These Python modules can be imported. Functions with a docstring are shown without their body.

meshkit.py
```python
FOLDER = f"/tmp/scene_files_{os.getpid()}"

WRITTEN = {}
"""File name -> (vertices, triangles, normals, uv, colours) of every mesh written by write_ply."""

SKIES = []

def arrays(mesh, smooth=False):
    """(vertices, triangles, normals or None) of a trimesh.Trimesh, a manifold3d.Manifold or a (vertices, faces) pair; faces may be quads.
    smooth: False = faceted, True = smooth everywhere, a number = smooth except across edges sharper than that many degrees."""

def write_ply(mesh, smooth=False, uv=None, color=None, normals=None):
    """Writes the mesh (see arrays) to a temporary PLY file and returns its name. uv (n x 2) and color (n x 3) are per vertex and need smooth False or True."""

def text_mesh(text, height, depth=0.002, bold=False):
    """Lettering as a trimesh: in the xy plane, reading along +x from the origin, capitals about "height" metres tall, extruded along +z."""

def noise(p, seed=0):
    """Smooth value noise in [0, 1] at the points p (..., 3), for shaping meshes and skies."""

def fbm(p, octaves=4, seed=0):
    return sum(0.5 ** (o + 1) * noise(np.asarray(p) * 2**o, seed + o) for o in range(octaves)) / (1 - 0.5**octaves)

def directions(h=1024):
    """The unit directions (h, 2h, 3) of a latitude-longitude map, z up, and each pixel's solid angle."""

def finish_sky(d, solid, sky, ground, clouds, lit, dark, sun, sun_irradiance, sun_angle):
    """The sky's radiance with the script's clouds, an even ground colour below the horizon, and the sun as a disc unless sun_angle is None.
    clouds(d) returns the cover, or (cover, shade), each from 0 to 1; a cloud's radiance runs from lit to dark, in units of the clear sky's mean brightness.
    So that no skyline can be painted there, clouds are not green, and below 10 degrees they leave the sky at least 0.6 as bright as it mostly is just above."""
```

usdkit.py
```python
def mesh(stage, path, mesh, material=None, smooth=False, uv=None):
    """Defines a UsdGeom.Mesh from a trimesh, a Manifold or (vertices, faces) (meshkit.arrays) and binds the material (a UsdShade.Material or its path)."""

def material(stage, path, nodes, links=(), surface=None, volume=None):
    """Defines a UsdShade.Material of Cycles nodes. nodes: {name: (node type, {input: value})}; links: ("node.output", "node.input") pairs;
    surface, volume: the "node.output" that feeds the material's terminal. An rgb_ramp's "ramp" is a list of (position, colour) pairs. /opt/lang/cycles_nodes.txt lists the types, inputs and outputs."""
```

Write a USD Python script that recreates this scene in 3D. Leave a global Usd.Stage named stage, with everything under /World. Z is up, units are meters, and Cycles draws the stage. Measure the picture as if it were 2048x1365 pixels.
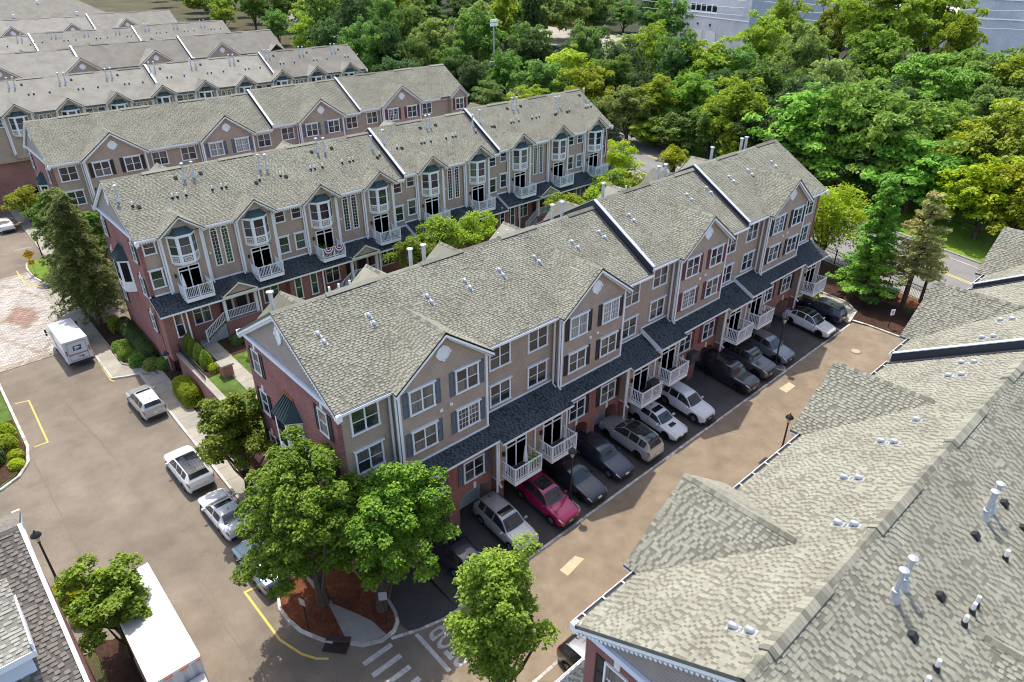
import math, random
import numpy as np
import trimesh, manifold3d, shapely
from shapely.geometry import Polygon, LineString, Point, box as sbox
import usdkit, meshkit
from pxr import Usd, UsdGeom, UsdLux, UsdShade, Sdf, Gf, Vt

stage = Usd.Stage.CreateInMemory()
UsdGeom.SetStageUpAxis(stage, UsdGeom.Tokens.z)
UsdGeom.SetStageMetersPerUnit(stage, 1.0)
W = UsdGeom.Xform.Define(stage, '/World')
stage.SetDefaultPrim(W.GetPrim())

# ------------------------------------------------------------------ camera, sky, sun, exposure
YAW, PITCH = 0.8359489, -0.5210738
EYE = (-12.1574, -26.3354, 32.2726)
cam = UsdGeom.Camera.Define(stage, '/World/camera')
_f = np.array([math.cos(YAW) * math.cos(PITCH), math.sin(YAW) * math.cos(PITCH), math.sin(PITCH)])
_r = np.array([math.sin(YAW), -math.cos(YAW), 0.0]); _u = np.cross(_r, _f)
cam.AddTransformOp().Set(Gf.Matrix4d(*_r, 0, *_u, 0, *(-_f), 0, *EYE, 1))
cam.CreateHorizontalApertureAttr(36.0); cam.CreateVerticalApertureAttr(36.0 * 682 / 1024)
cam.CreateFocalLengthAttr(1370.97 / 2048 * 36.0)
cam.CreateClippingRangeAttr(Gf.Vec2f(0.5, 3000))
cam.CreateExposureAttr(0.80)
SUN = np.array([0.17, 0.42, 1.0]); SUN /= np.linalg.norm(SUN)
ELEV, ROT = math.asin(SUN[2]), math.atan2(SUN[0], SUN[1])
dome = UsdLux.DomeLight.Define(stage, '/World/sky')
dome.GetPrim().SetCustomDataByKey('kind', 'structure')
_m = usdkit.material(stage, '/World/Looks/sky', {
    's': ('sky_texture', {'sky_type': 'single_scattering', 'sun_disc': False, 'sun_elevation': ELEV, 'sun_rotation': ROT, 'aerosol_density': 2.6, 'ozone_density': .6}),
    'b': ('background_shader', {'strength': 0.15})}, [('s.color', 'b.color')], surface='b.background')
UsdShade.MaterialBindingAPI.Apply(dome.GetPrim()).Bind(_m)
sun = UsdLux.DistantLight.Define(stage, '/World/sun')
sun.CreateNormalizeAttr(True); sun.CreateIntensityAttr(0.72); sun.CreateAngleAttr(0.55)
sun.CreateColorAttr(Gf.Vec3f(1.0, 0.95, 0.86))
_z = SUN; _x = np.cross([0, 0, 1.0], _z); _x /= np.linalg.norm(_x); _y = np.cross(_z, _x)
sun.AddTransformOp().Set(Gf.Matrix4d(*_x, 0, *_y, 0, *_z, 0, 0, 0, 100, 1))

# ------------------------------------------------------------------ helpers
KX, KY = 0.018, 0.0105
def G(x, y): return KX * x + KY * y
_cnt = {}
def numbered(parent, name):
    k = (parent, name); n = _cnt.get(k, 0); _cnt[k] = n + 1
    return f'{parent}/{name}' if n == 0 else f'{parent}/{name}_{n:03d}'
def setd(prim, label=None, cat=None, group=None, kind=None):
    for k, v in (('label', label), ('category', cat), ('group', group), ('kind', kind)):
        if v: prim.SetCustomDataByKey(k, v)
def mat4(x=0, y=0, z=0, rz=0.0, s=1.0, pitch=0.0, sz=None, sy=None):
    c, n = math.cos(rz), math.sin(rz)
    R = np.array([[c, -n, 0], [n, c, 0], [0, 0, 1.0]])
    if pitch:
        cp, sp = math.cos(pitch), math.sin(pitch)
        R = R @ np.array([[cp, 0, sp], [0, 1, 0], [-sp, 0, cp]])
    R = R @ np.diag([s, sy or s, sz or s])
    M = np.eye(4); M[:3, :3] = R; M[:3, 3] = (x, y, z); return M
def xform(path, M=None):
    x = UsdGeom.Xform.Define(stage, path)
    if M is not None: x.AddTransformOp().Set(Gf.Matrix4d(*np.asarray(M).T.ravel().tolist()))
    return path
def thing(name, label, cat, M=None, group=None, kind=None):
    p = numbered('/World', name); xform(p, M)
    setd(stage.GetPrimAtPath(p), label, cat, group, kind); return p
def group_part(parent, name, label=None, M=None):
    p = numbered(parent, name); xform(p, M)
    if label: setd(stage.GetPrimAtPath(p), label)
    return p
def copy_of(src, name, label, cat, M, group=None):
    p = numbered('/World', name); x = UsdGeom.Xform.Define(stage, p); pr = x.GetPrim()
    pr.GetReferences().AddInternalReference(src); pr.SetInstanceable(True)
    x.ClearXformOpOrder(); x.AddTransformOp().Set(Gf.Matrix4d(*np.asarray(M).T.ravel().tolist()))
    setd(pr, label, cat, group); return p

_TR = random.Random(77)
class Mb:
    """Collects shapes; arrays() gives vertices and triangles."""
    def __init__(s): s.V, s.F, s.n, s.T = [], [], 0, []
    def add(s, v, f, tone=None):
        v = np.asarray(v, float).reshape(-1, 3); f = np.asarray(f, int)
        if f.shape[1] == 4: f = np.vstack([f[:, [0, 1, 2]], f[:, [0, 2, 3]]])
        s.V.append(v); s.F.append(f + s.n); s.n += len(v)
        s.T.append(np.full(len(v), _TR.random()) if tone is None else np.asarray(tone, float)); return s
    def tm(s, m): return s.add(m.vertices, m.faces)
    def mf(s, m):
        q = m.to_mesh(); return s.add(q.vert_properties[:, :3], q.tri_verts)
    def quad(s, a, b, c, d): return s.add([a, b, c, d], [[0, 1, 2, 3]])
    def box(s, x0, x1, y0, y1, z0, z1):
        v = [(x, y, z) for z in (z0, z1) for y in (y0, y1) for x in (x0, x1)]
        return s.add(v, [[0, 2, 3, 1], [4, 5, 7, 6], [0, 1, 5, 4], [2, 6, 7, 3], [0, 4, 6, 2], [1, 3, 7, 5]])
    def obox(s, c, ax, ay, az):
        c, ax, ay, az = (np.asarray(q, float) for q in (c, ax, ay, az))
        v = [c + i * ax + j * ay + k * az for k in (-1, 1) for j in (-1, 1) for i in (-1, 1)]
        f = [[0, 2, 3, 1], [4, 5, 7, 6], [0, 1, 5, 4], [2, 6, 7, 3], [0, 4, 6, 2], [1, 3, 7, 5]]
        if np.dot(np.cross(ax, ay), az) < 0: f = [q[::-1] for q in f]
        return s.add(v, f)
    def beam(s, p, q, w, h, up=(0, 0, 1)):
        p, q = np.asarray(p, float), np.asarray(q, float); d = q - p
        sd = np.cross(d, up); n = np.linalg.norm(sd)
        sd = np.array([1.0, 0, 0]) if n < 1e-9 else sd / n
        u = np.cross(sd, d); u /= np.linalg.norm(u)
        return s.obox((p + q) / 2, d / 2, sd * w / 2, u * h / 2)
    def tube(s, pts, r, n=6, cap=True):
        pts = np.asarray(pts, float); r = np.broadcast_to(r, (len(pts),))
        t = np.gradient(pts, axis=0); t /= np.linalg.norm(t, axis=1, keepdims=True)
        ref = np.array([0, 0, 1.0]) if abs(t[0][2]) < 0.9 else np.array([1.0, 0, 0])
        V = []
        for i in range(len(pts)):
            a = np.cross(t[i], ref); a /= np.linalg.norm(a) + 1e-12; b = np.cross(t[i], a)
            for k in range(n):
                w = 2 * math.pi * k / n; V.append(pts[i] + r[i] * (math.cos(w) * a + math.sin(w) * b))
        F = []
        for i in range(len(pts) - 1):
            for k in range(n):
                k2 = (k + 1) % n; F.append([i * n + k, (i + 1) * n + k, (i + 1) * n + k2, i * n + k2])
        s.add(V, F)
        if cap:
            for i, rev in ((0, False), (len(pts) - 1, True)):
                f = [[0, k, k + 1] for k in range(1, n - 1)]
                s.add(V[i * n:i * n + n], [q[::-1] for q in f] if rev else f)
        return s
    def lathe(s, prof, n=12, c=(0, 0, 0)):
        prof = np.asarray(prof, float); V = []
        for rr, z in prof:
            for k in range(n):
                w = 2 * math.pi * k / n; V.append((c[0] + rr * math.cos(w), c[1] + rr * math.sin(w), c[2] + z))
        F = [[i * n + k, i * n + (k + 1) % n, (i + 1) * n + (k + 1) % n, (i + 1) * n + k] for i in range(len(prof) - 1) for k in range(n)]
        return s.add(V, F)
    def poly(s, pts2, z0, z1, zf=None):
        """extruded plan polygon; zf(x, y) is added to z."""
        g = pts2 if isinstance(pts2, Polygon) else Polygon(pts2)
        if g.is_empty: return s
        for q in getattr(g, 'geoms', [g]):
            m = trimesh.creation.extrude_polygon(q, 1.0, engine='earcut')
            v = np.array(m.vertices); v[:, 2] = np.where(v[:, 2] > 0.5, z1, z0)
            if zf is not None: v[:, 2] += zf(v[:, 0], v[:, 1])
            s.add(v, m.faces)
        return s
    def prism(s, pts, e):
        """planar polygon (3d points) extruded by vector e."""
        pts = np.asarray(pts, float); e = np.asarray(e, float)
        nrm = np.zeros(3)
        for i in range(len(pts)): nrm += np.cross(pts[i], pts[(i + 1) % len(pts)])
        nrm /= np.linalg.norm(nrm); u = pts[1] - pts[0]; u /= np.linalg.norm(u); w = np.cross(nrm, u)
        p2 = np.stack([(pts - pts[0]) @ u, (pts - pts[0]) @ w], 1)
        pv, pf = trimesh.creation.triangulate_polygon(Polygon(p2), engine='earcut')
        A = pts[0] + pv[:, :1] * u + pv[:, 1:2] * w; n = len(A)
        V = np.vstack([A, A + e]); F = [*(np.asarray(pf)[:, ::-1] if np.dot(nrm, e) > 0 else np.asarray(pf))]
        F2 = np.asarray(pf) + n; F += [*(F2 if np.dot(nrm, e) > 0 else F2[:, ::-1])]
        s.add(V, np.array(F))
        m = len(pts); S = np.vstack([pts, pts + e]); Q = []
        for i in range(m):
            j = (i + 1) % m; Q.append([i, j, m + j, m + i] if np.dot(nrm, e) > 0 else [j, i, m + i, m + j])
        return s.add(S, Q)
    def arrays(s): return (np.vstack(s.V), np.vstack(s.F)) if s.V else (np.zeros((0, 3)), np.zeros((0, 3), int))

LOOK = {}
TONED = set()
def M_(name): return LOOK[name]
def part(parent, name, mb, mat, smooth=False, tf=None, label=None, kind=None):
    v, f = mb.arrays() if isinstance(mb, Mb) else meshkit.arrays(mb)[:2]
    if not len(f): return None
    if tf is not None: v, f = tf(v, f)
    p = numbered(parent, name)
    um = usdkit.mesh(stage, p, (v, f), LOOK[mat] if isinstance(mat, str) else mat, smooth=smooth)
    if mat in TONED and isinstance(mb, Mb) and not smooth:
        UsdGeom.PrimvarsAPI(um).CreatePrimvar('tone', Sdf.ValueTypeNames.FloatArray, 'vertex').Set(Vt.FloatArray.FromNumpy(np.concatenate(mb.T).astype(np.float32)))
    if label or kind: setd(stage.GetPrimAtPath(p), label, None, None, kind)
    return p
def struct(name, mb, mat, label, smooth=False, kind='structure', cat=None):
    p = part('/World', name, mb, mat, smooth)
    setd(stage.GetPrimAtPath(p), label, cat or name.replace('_', ' '), None, kind); return p
def single(name, mb, mat, label, cat, smooth=False, group=None):
    p = part('/World', name, mb, mat, smooth); setd(stage.GetPrimAtPath(p), label, cat, group); return p

# ------------------------------------------------------------------ materials
def mk(name, nodes, links, surface='p.BSDF'):
    LOOK[name] = usdkit.material(stage, '/World/Looks/' + name, nodes, links, surface=surface); return LOOK[name]
def plain(name, col, rough=0.6, metal=0.0, spec=0.5, coat=0.0, var=0.0, scale=3.0, emis=0):
    n = {'p': ('principled_bsdf', {'base_color': col, 'roughness': rough, 'metallic': metal, 'specular_ior_level': spec, 'coat_weight': coat})}
    l = []
    if var:
        a = [c * (1 - var) for c in col]; b = [min(1, c * (1 + var)) for c in col]
        n['g'] = ('geometry', {}); n['n'] = ('noise_texture', {'scale': scale, 'detail': 5.0, 'roughness': 0.65})
        n['r'] = ('rgb_ramp', {'ramp': [(0.3, a), (0.7, b)]})
        l = [('g.position', 'n.vector'), ('n.fac', 'r.fac'), ('r.color', 'p.base_color')]
    return mk(name, n, l)
def noisy(name, stops, scale, rough=0.85, fine=None, bump=0.0, big=None, spec=0.3, isl=0.0):
    """noise coloured ground: stops is a ramp; fine = (scale, amount) grain; big = (scale, dark, light) patches; isl = amount per loose piece."""
    n = {'g': ('geometry', {}), 'n': ('noise_texture', {'scale': scale, 'detail': 6.0, 'roughness': 0.65}),
         'r': ('rgb_ramp', {'ramp': stops}), 'p': ('principled_bsdf', {'roughness': rough, 'specular_ior_level': spec})}
    l = [('g.position', 'n.vector'), ('n.fac', 'r.fac')]; cur = 'r.color'
    def mul(tag, src, lo, hi):
        nonlocal cur
        n[tag + 'r'] = ('rgb_ramp', {'ramp': [(0.3, (lo,) * 3), (0.7, (hi,) * 3)]})
        n[tag + 'm'] = ('mix', {'mix_type': 'multiply', 'fac': 1.0})
        l.extend([(src, tag + 'r.fac'), (cur, tag + 'm.color1'), (tag + 'r.color', tag + 'm.color2')]); cur = tag + 'm.color'
    if fine:
        n['f'] = ('noise_texture', {'scale': fine[0], 'detail': 2.0}); l.append(('g.position', 'f.vector')); mul('f', 'f.fac', 1 - fine[1], 1 + fine[1])
    if big:
        n['b'] = ('noise_texture', {'scale': big[0], 'detail': 4.0, 'roughness': 0.6}); l.append(('g.position', 'b.vector')); mul('b', 'b.fac', big[1], big[2])
    if isl:
        TONED.add(name); n['at'] = ('attribute', {'attribute': 'tone'}); n['ir'] = ('rgb_ramp', {'ramp': [(0, (1 - isl,) * 3), (1, (1 + isl,) * 3)]}); n['im'] = ('mix', {'mix_type': 'multiply', 'fac': 1.0})
        l.extend([('at.fac', 'ir.fac'), (cur, 'im.color1'), ('ir.color', 'im.color2')]); cur = 'im.color'
    l.append((cur, 'p.base_color'))
    if bump:
        n['k'] = ('bump', {'strength': bump, 'distance': 0.02}); l += [(('f' if fine else 'n') + '.fac', 'k.height'), ('k.normal', 'p.normal')]
    return mk(name, n, l)

noisy('asphalt', [(0.25, (.150, .122, .092)), (0.75, (.235, .196, .152))], 0.5, 0.9, (28, .30), 0.4, (0.13, .80, 1.14))
noisy('lane_paving', [(0.25, (.185, .142, .098)), (0.75, (.275, .218, .155))], 0.8, 0.9, (24, .24), 0.4, (0.2, .9, 1.06))
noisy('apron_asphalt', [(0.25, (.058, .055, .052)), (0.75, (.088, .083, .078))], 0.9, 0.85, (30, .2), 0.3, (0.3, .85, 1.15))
noisy('far_asphalt', [(0.25, (.17, .165, .16)), (0.75, (.23, .22, .21))], 0.5, 0.9, (20, .12), 0.0)
noisy('concrete', [(0.3, (.29, .265, .22)), (0.7, (.38, .35, .29))], 1.3, 0.9, (30, .1), 0.2, (0.35, .85, 1.08), isl=.08)
noisy('old_concrete', [(0.3, (.27, .255, .23)), (0.7, (.36, .34, .31))], 1.3, 0.9, (30, .12), 0.2, (0.5, .8, 1.1), isl=.08)
noisy('grass', [(0.3, (.045, .085, .012)), (0.7, (.11, .17, .025))], 1.6, 0.9, (40, .35), 0.8, (0.2, .7, 1.2))
noisy('bright_grass', [(0.3, (.10, .19, .012)), (0.7, (.19, .28, .025))], 1.6, 0.9, (40, .3), 0.8, (0.25, .75, 1.15))
noisy('mulch', [(0.3, (.028, .015, .010)), (0.7, (.075, .034, .020))], 5, 0.95, (45, .45), 1.0, (0.5, .7, 1.3))
noisy('red_mulch', [(0.3, (.11, .035, .016)), (0.7, (.24, .085, .04))], 5, 0.95, (45, .45), 1.0, (0.5, .6, 1.3))
noisy('soil', [(0.3, (.05, .045, .02)), (0.7, (.10, .085, .035))], 0.6, 0.95, (14, .3), 0.6, (0.08, .6, 1.2))
noisy('forest_floor', [(0.3, (.018, .022, .010)), (0.7, (.045, .05, .018))], 0.6, 0.95, (10, .4), 0.6)
noisy('block_stone', [(0.3, (.42, .40, .36)), (0.7, (.58, .55, .50))], 6, 0.9, (40, .15), 0.2, isl=.3)
noisy('dark_block', [(0.3, (.17, .165, .16)), (0.7, (.27, .26, .25))], 6, 0.9, (40, .15), 0.2, isl=.3)
noisy('paver', [(0.3, (.36, .325, .29)), (0.7, (.50, .455, .41))], 3, 0.9, (40, .15), 0.2, (0.3, .85, 1.1), isl=.16)
noisy('paver_band', [(0.3, (.30, .25, .20)), (0.7, (.40, .33, .26))], 3, 0.9, (40, .15), 0.2, (0.3, .85, 1.1), isl=.2)
noisy('paver_red', [(0.3, (.24, .155, .12)), (0.7, (.33, .22, .175))], 3, 0.9, (40, .15), 0.2, (0.3, .85, 1.1), isl=.2)
noisy('joint', [(0.3, (.16, .145, .13)), (0.7, (.22, .20, .175))], 3, 0.95, (40, .2), 0.2)
noisy('bark', [(0.3, (.05, .037, .026)), (0.7, (.12, .09, .065))], 7, 0.95, (40, .3), 0.8)
noisy('retaining_stone', [(0.3, (.16, .15, .14)), (0.7, (.26, .25, .23))], 7, 0.95, (40, .3), 0.8)
noisy('weather_wall', [(0.3, (.40, .40, .41)), (0.7, (.56, .56, .57))], 0.12, 0.9, (2, .08), 0.1)
noisy('rust_brick', [(0.3, (.26, .085, .05)), (0.7, (.42, .15, .09))], 1.0, 0.9, (10, .2), 0.2)

def shingle(name, light, dark, isl=.30, streak=0.12):
    TONED.add(name)
    n = {'g': ('geometry', {}), 'at': ('attribute', {'attribute': 'tone'}), 'ir': ('rgb_ramp', {'ramp': [(0, dark), (.3, dark), (.42, [(a + b) / 2 for a, b in zip(light, dark)]), (.62, light), (1, [c * 1.12 for c in light])]}),
         'n': ('noise_texture', {'scale': 0.55, 'detail': 5.0, 'roughness': 0.7}), 'nr': ('rgb_ramp', {'ramp': [(.32, (.80, .78, .78)), (.6, (1.05,) * 3)]}),
         'f': ('noise_texture', {'scale': 60.0, 'detail': 2.0}), 'fr': ('rgb_ramp', {'ramp': [(.3, (1 - streak,) * 3), (.7, (1 + streak,) * 3)]}),
         'm1': ('mix', {'mix_type': 'multiply', 'fac': 1.0}), 'm2': ('mix', {'mix_type': 'multiply', 'fac': 1.0}),
         'p': ('principled_bsdf', {'roughness': .92, 'specular_ior_level': .2})}
    l = [('at.fac', 'ir.fac'), ('g.position', 'n.vector'), ('n.fac', 'nr.fac'), ('g.position', 'f.vector'), ('f.fac', 'fr.fac'),
         ('ir.color', 'm1.color1'), ('nr.color', 'm1.color2'), ('m1.color', 'm2.color1'), ('fr.color', 'm2.color2'), ('m2.color', 'p.base_color')]
    mk(name, n, l)
shingle('shingle', (.275, .268, .212), (.175, .170, .135))
shingle('shingle_far', (.27, .255, .22), (.21, .198, .17))
shingle('shingle_blue', (.088, .100, .106), (.040, .047, .052))
shingle('shingle_grey', (.29, .285, .245), (.20, .195, .165))
shingle('shingle_brown', (.19, .172, .148), (.125, .11, .096))
plain('roof_deck', (.13, .125, .10), .95, var=.2)
plain('flashing_dark', (.02, .022, .03), .6)
plain('flashing_light', (.52, .55, .60), .4)

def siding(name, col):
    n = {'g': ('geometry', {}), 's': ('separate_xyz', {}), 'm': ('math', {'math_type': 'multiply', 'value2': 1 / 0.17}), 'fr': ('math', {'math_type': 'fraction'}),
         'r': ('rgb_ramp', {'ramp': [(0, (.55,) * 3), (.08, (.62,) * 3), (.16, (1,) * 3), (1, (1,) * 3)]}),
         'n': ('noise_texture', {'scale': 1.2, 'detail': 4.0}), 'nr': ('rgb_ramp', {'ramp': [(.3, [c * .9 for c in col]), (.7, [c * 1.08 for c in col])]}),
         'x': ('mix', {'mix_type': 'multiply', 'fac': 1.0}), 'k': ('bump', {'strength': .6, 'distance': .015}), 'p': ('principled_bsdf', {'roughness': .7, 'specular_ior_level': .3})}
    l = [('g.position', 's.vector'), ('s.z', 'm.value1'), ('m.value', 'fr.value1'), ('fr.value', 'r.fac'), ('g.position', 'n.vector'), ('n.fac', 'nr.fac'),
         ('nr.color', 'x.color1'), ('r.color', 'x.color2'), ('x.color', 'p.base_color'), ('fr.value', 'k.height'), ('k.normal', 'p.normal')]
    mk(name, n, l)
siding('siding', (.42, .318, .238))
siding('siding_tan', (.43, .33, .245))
siding('gable_siding', (.33, .275, .245))
def brick(name, axis, c1, c2, mortar):
    n = {'g': ('geometry', {}), 's': ('separate_xyz', {}), 'c': ('combine_xyz', {}),
         'b': ('brick_texture', {'color1': c1, 'color2': c2, 'mortar': mortar, 'scale': 1.0, 'brick_width': .24, 'row_height': .08, 'mortar_size': .009, 'bias': -.1}),
         'n': ('noise_texture', {'scale': .5, 'detail': 5.0}), 'nr': ('rgb_ramp', {'ramp': [(.3, (.8,) * 3), (.7, (1.12,) * 3)]}), 'x': ('mix', {'mix_type': 'multiply', 'fac': 1.0}),
         'k': ('bump', {'strength': .5, 'distance': .01, 'invert': True}), 'p': ('principled_bsdf', {'roughness': .88, 'specular_ior_level': .25})}
    l = [('g.position', 's.vector'), (f's.{axis}', 'c.x'), ('s.z', 'c.y'), ('c.vector', 'b.vector'), ('g.position', 'n.vector'), ('n.fac', 'nr.fac'),
         ('b.color', 'x.color1'), ('nr.color', 'x.color2'), ('x.color', 'p.base_color'), ('b.fac', 'k.height'), ('k.normal', 'p.normal')]
    mk(name, n, l)
brick('brick_front', 'x', (.30, .085, .06), (.20, .05, .042), (.42, .34, .29))
brick('brick_end', 'y', (.285, .085, .07), (.175, .05, .052), (.34, .26, .23))
plain('white_trim', (.78, .78, .77), .5, var=.04)
plain('band_trim', (.62, .66, .72), .5)
plain('cream_trim', (.72, .68, .58), .6)
plain('glass_dark', (.012, .016, .018), .04, spec=.8)
plain('glass_mid', (.05, .055, .055), .05, spec=.8)
plain('glass_green', (.022, .05, .022), .06, spec=.8)
def curtain(name, a, b):
    n = {'g': ('geometry', {}), 'v': ('mapping', {'scale': (9, 9, .4)}), 'n': ('noise_texture', {'scale': 1.0, 'detail': 2.0}), 'r': ('rgb_ramp', {'ramp': [(.35, a), (.65, b)]}),
         'p': ('principled_bsdf', {'roughness': .08, 'specular_ior_level': .7})}
    mk(name, n, [('g.position', 'v.vector'), ('v.vector', 'n.vector'), ('n.fac', 'r.fac'), ('r.color', 'p.base_color')])
curtain('glass_curtain', (.05, .05, .045), (.14, .135, .12))
curtain('glass_lace', (.13, .14, .13), (.34, .35, .33))
plain('shutter_slate', (.10, .12, .145), .6, var=.15, scale=8)
plain('shutter_black', (.012, .012, .014), .5)
plain('shutter_wine', (.13, .022, .035), .55)
plain('green_copper', (.06, .115, .12), .45, metal=.2, var=.25, scale=4)
plain('dark_green_metal', (.018, .04, .036), .35, metal=.1)
plain('raw_copper', (.55, .17, .06), .35, metal=.7, var=.4, scale=6)
plain('brown_soffit', (.055, .035, .028), .7)
plain('deck_grey', (.06, .065, .075), .7)
plain('garage_white', (.62, .62, .60), .55, var=.05)
plain('door_dark', (.02, .022, .025), .4)
plain('door_wine', (.12, .015, .02), .4)
plain('galvanised', (.46, .48, .50), .45, metal=.5, var=.12, scale=14)
plain('pipe_white', (.75, .74, .70), .5)
plain('vent_black', (.012, .012, .013), .6)
plain('iron', (.012, .012, .013), .45)
plain('lamp_glass', (.55, .55, .50), .15)
plain('grey_pole', (.36, .36, .35), .5)
plain('wood_pole', (.16, .12, .09), .9, var=.3, scale=8)
plain('line_white', (.46, .45, .43), .8, var=.35, scale=6)
plain('line_yellow', (.62, .46, .10), .8, var=.22, scale=9)
plain('crack', (.15, .125, .10), .95)
plain('sign_yellow', (.75, .42, .02), .45)
plain('sign_orange', (.8, .28, .02), .45)
plain('sign_white', (.8, .8, .78), .45)
plain('sign_grey', (.42, .43, .44), .35, metal=.5)
plain('ink', (.015, .015, .015), .6)
plain('tyre', (.018, .018, .018), .8)
plain('rim_alloy', (.42, .43, .44), .3, metal=.8)
plain('rim_dark', (.035, .036, .038), .3, metal=.6)
plain('car_glass', (.016, .022, .024), .03, spec=.9)
plain('trim_black', (.014, .014, .015), .5)
plain('chrome', (.7, .7, .7), .15, metal=1)
plain('lens', (.6, .62, .63), .1, spec=.8)
plain('tail_red', (.38, .008, .012), .15, spec=.7)
plain('plate', (.70, .62, .36), .5)
plain('seat_tan', (.30, .22, .14), .8)
plain('orange', (.8, .16, .03), .5)
plain('stripe_red', (.45, .10, .16), .5)
plain('logo_blue', (.02, .05, .20), .5)
plain('flag_red', (.36, .012, .03), .7)
plain('flag_blue', (.02, .03, .10), .7)
plain('flag_white', (.75, .74, .72), .7)
plain('bin_black', (.02, .02, .022), .5)
plain('flower_yellow', (.65, .45, .02), .8)
plain('flower_white', (.7, .7, .62), .8)
plain('rust_grate', (.06, .03, .025), .8)
def paint(name, col, metal=.0, rough=.28, coat=1.0):
    mk(name, {'p': ('principled_bsdf', {'base_color': col, 'metallic': metal, 'roughness': rough, 'coat_weight': coat, 'coat_roughness': .04, 'specular_ior_level': .5})}, [])
paint('paint_silver', (.42, .41, .39), .35)
paint('paint_gunmetal', (.19, .20, .21), .35)
paint('paint_white', (.66, .67, .67))
paint('paint_black', (.010, .011, .014))
paint('paint_navy', (.018, .022, .04), .2)
paint('paint_magenta', (.36, .006, .075), .25, .25)
paint('paint_grey', (.075, .078, .082), .3)
paint('paint_steelblue', (.13, .18, .23), .35)
paint('paint_brown', (.022, .015, .012), .2)
paint('paint_van', (.60, .605, .60), 0, .4, .3)
def leaf(name, a, b, trans=.35):
    TONED.add(name)
    n = {'g': ('geometry', {}), 'at': ('attribute', {'attribute': 'tone'}), 'o': ('object_info', {}), 'r': ('rgb_ramp', {'ramp': [(0, a), (1, b)]}),
         'n': ('noise_texture', {'scale': .35, 'detail': 3.0}), 'nr': ('rgb_ramp', {'ramp': [(.3, (.72, .78, .7)), (.7, (1.22, 1.15, 1.1))]}), 'x': ('mix', {'mix_type': 'multiply', 'fac': 1.0}),
         'oh': ('map_range', {'to_min': .485, 'to_max': .515}), 'ov': ('map_range', {'to_min': .75, 'to_max': 1.25}), 'h': ('hsv', {}),
         'd': ('principled_bsdf', {'roughness': .55, 'specular_ior_level': .35}), 't': ('translucent_bsdf', {}), 'm': ('mix_closure', {'fac': trans})}
    l = [('at.fac', 'r.fac'), ('g.position', 'n.vector'), ('n.fac', 'nr.fac'), ('r.color', 'x.color1'), ('nr.color', 'x.color2'),
         ('o.random', 'oh.value'), ('o.random', 'ov.value'), ('oh.result', 'h.hue'), ('ov.result', 'h.value'), ('x.color', 'h.color'),
         ('h.color', 'd.base_color'), ('h.color', 't.color'), ('d.BSDF', 'm.closure1'), ('t.BSDF', 'm.closure2')]
    mk(name, n, l, 'm.closure')
leaf('leaf_maple', (0.099, 0.191, 0.024), (0.310, 0.442, 0.046), .42)
leaf('leaf_bright', (0.264, 0.370, 0.013), (0.528, 0.594, 0.033), .42)
leaf('leaf_mid', (0.152, 0.257, 0.032), (0.356, 0.475, 0.059), .42)
leaf('leaf_dark', (0.045, 0.106, 0.029), (0.145, 0.244, 0.063), .38)
leaf('leaf_forest', (0.086, 0.178, 0.034), (0.264, 0.416, 0.073), .42)
leaf('leaf_lime', (0.218, 0.323, 0.024), (0.449, 0.554, 0.053), .42)
leaf('leaf_pale', (0.172, 0.244, 0.053), (0.396, 0.482, 0.132), .42)
leaf('leaf_spruce', (0.086, 0.119, 0.032), (0.277, 0.304, 0.073), .3)
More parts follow.
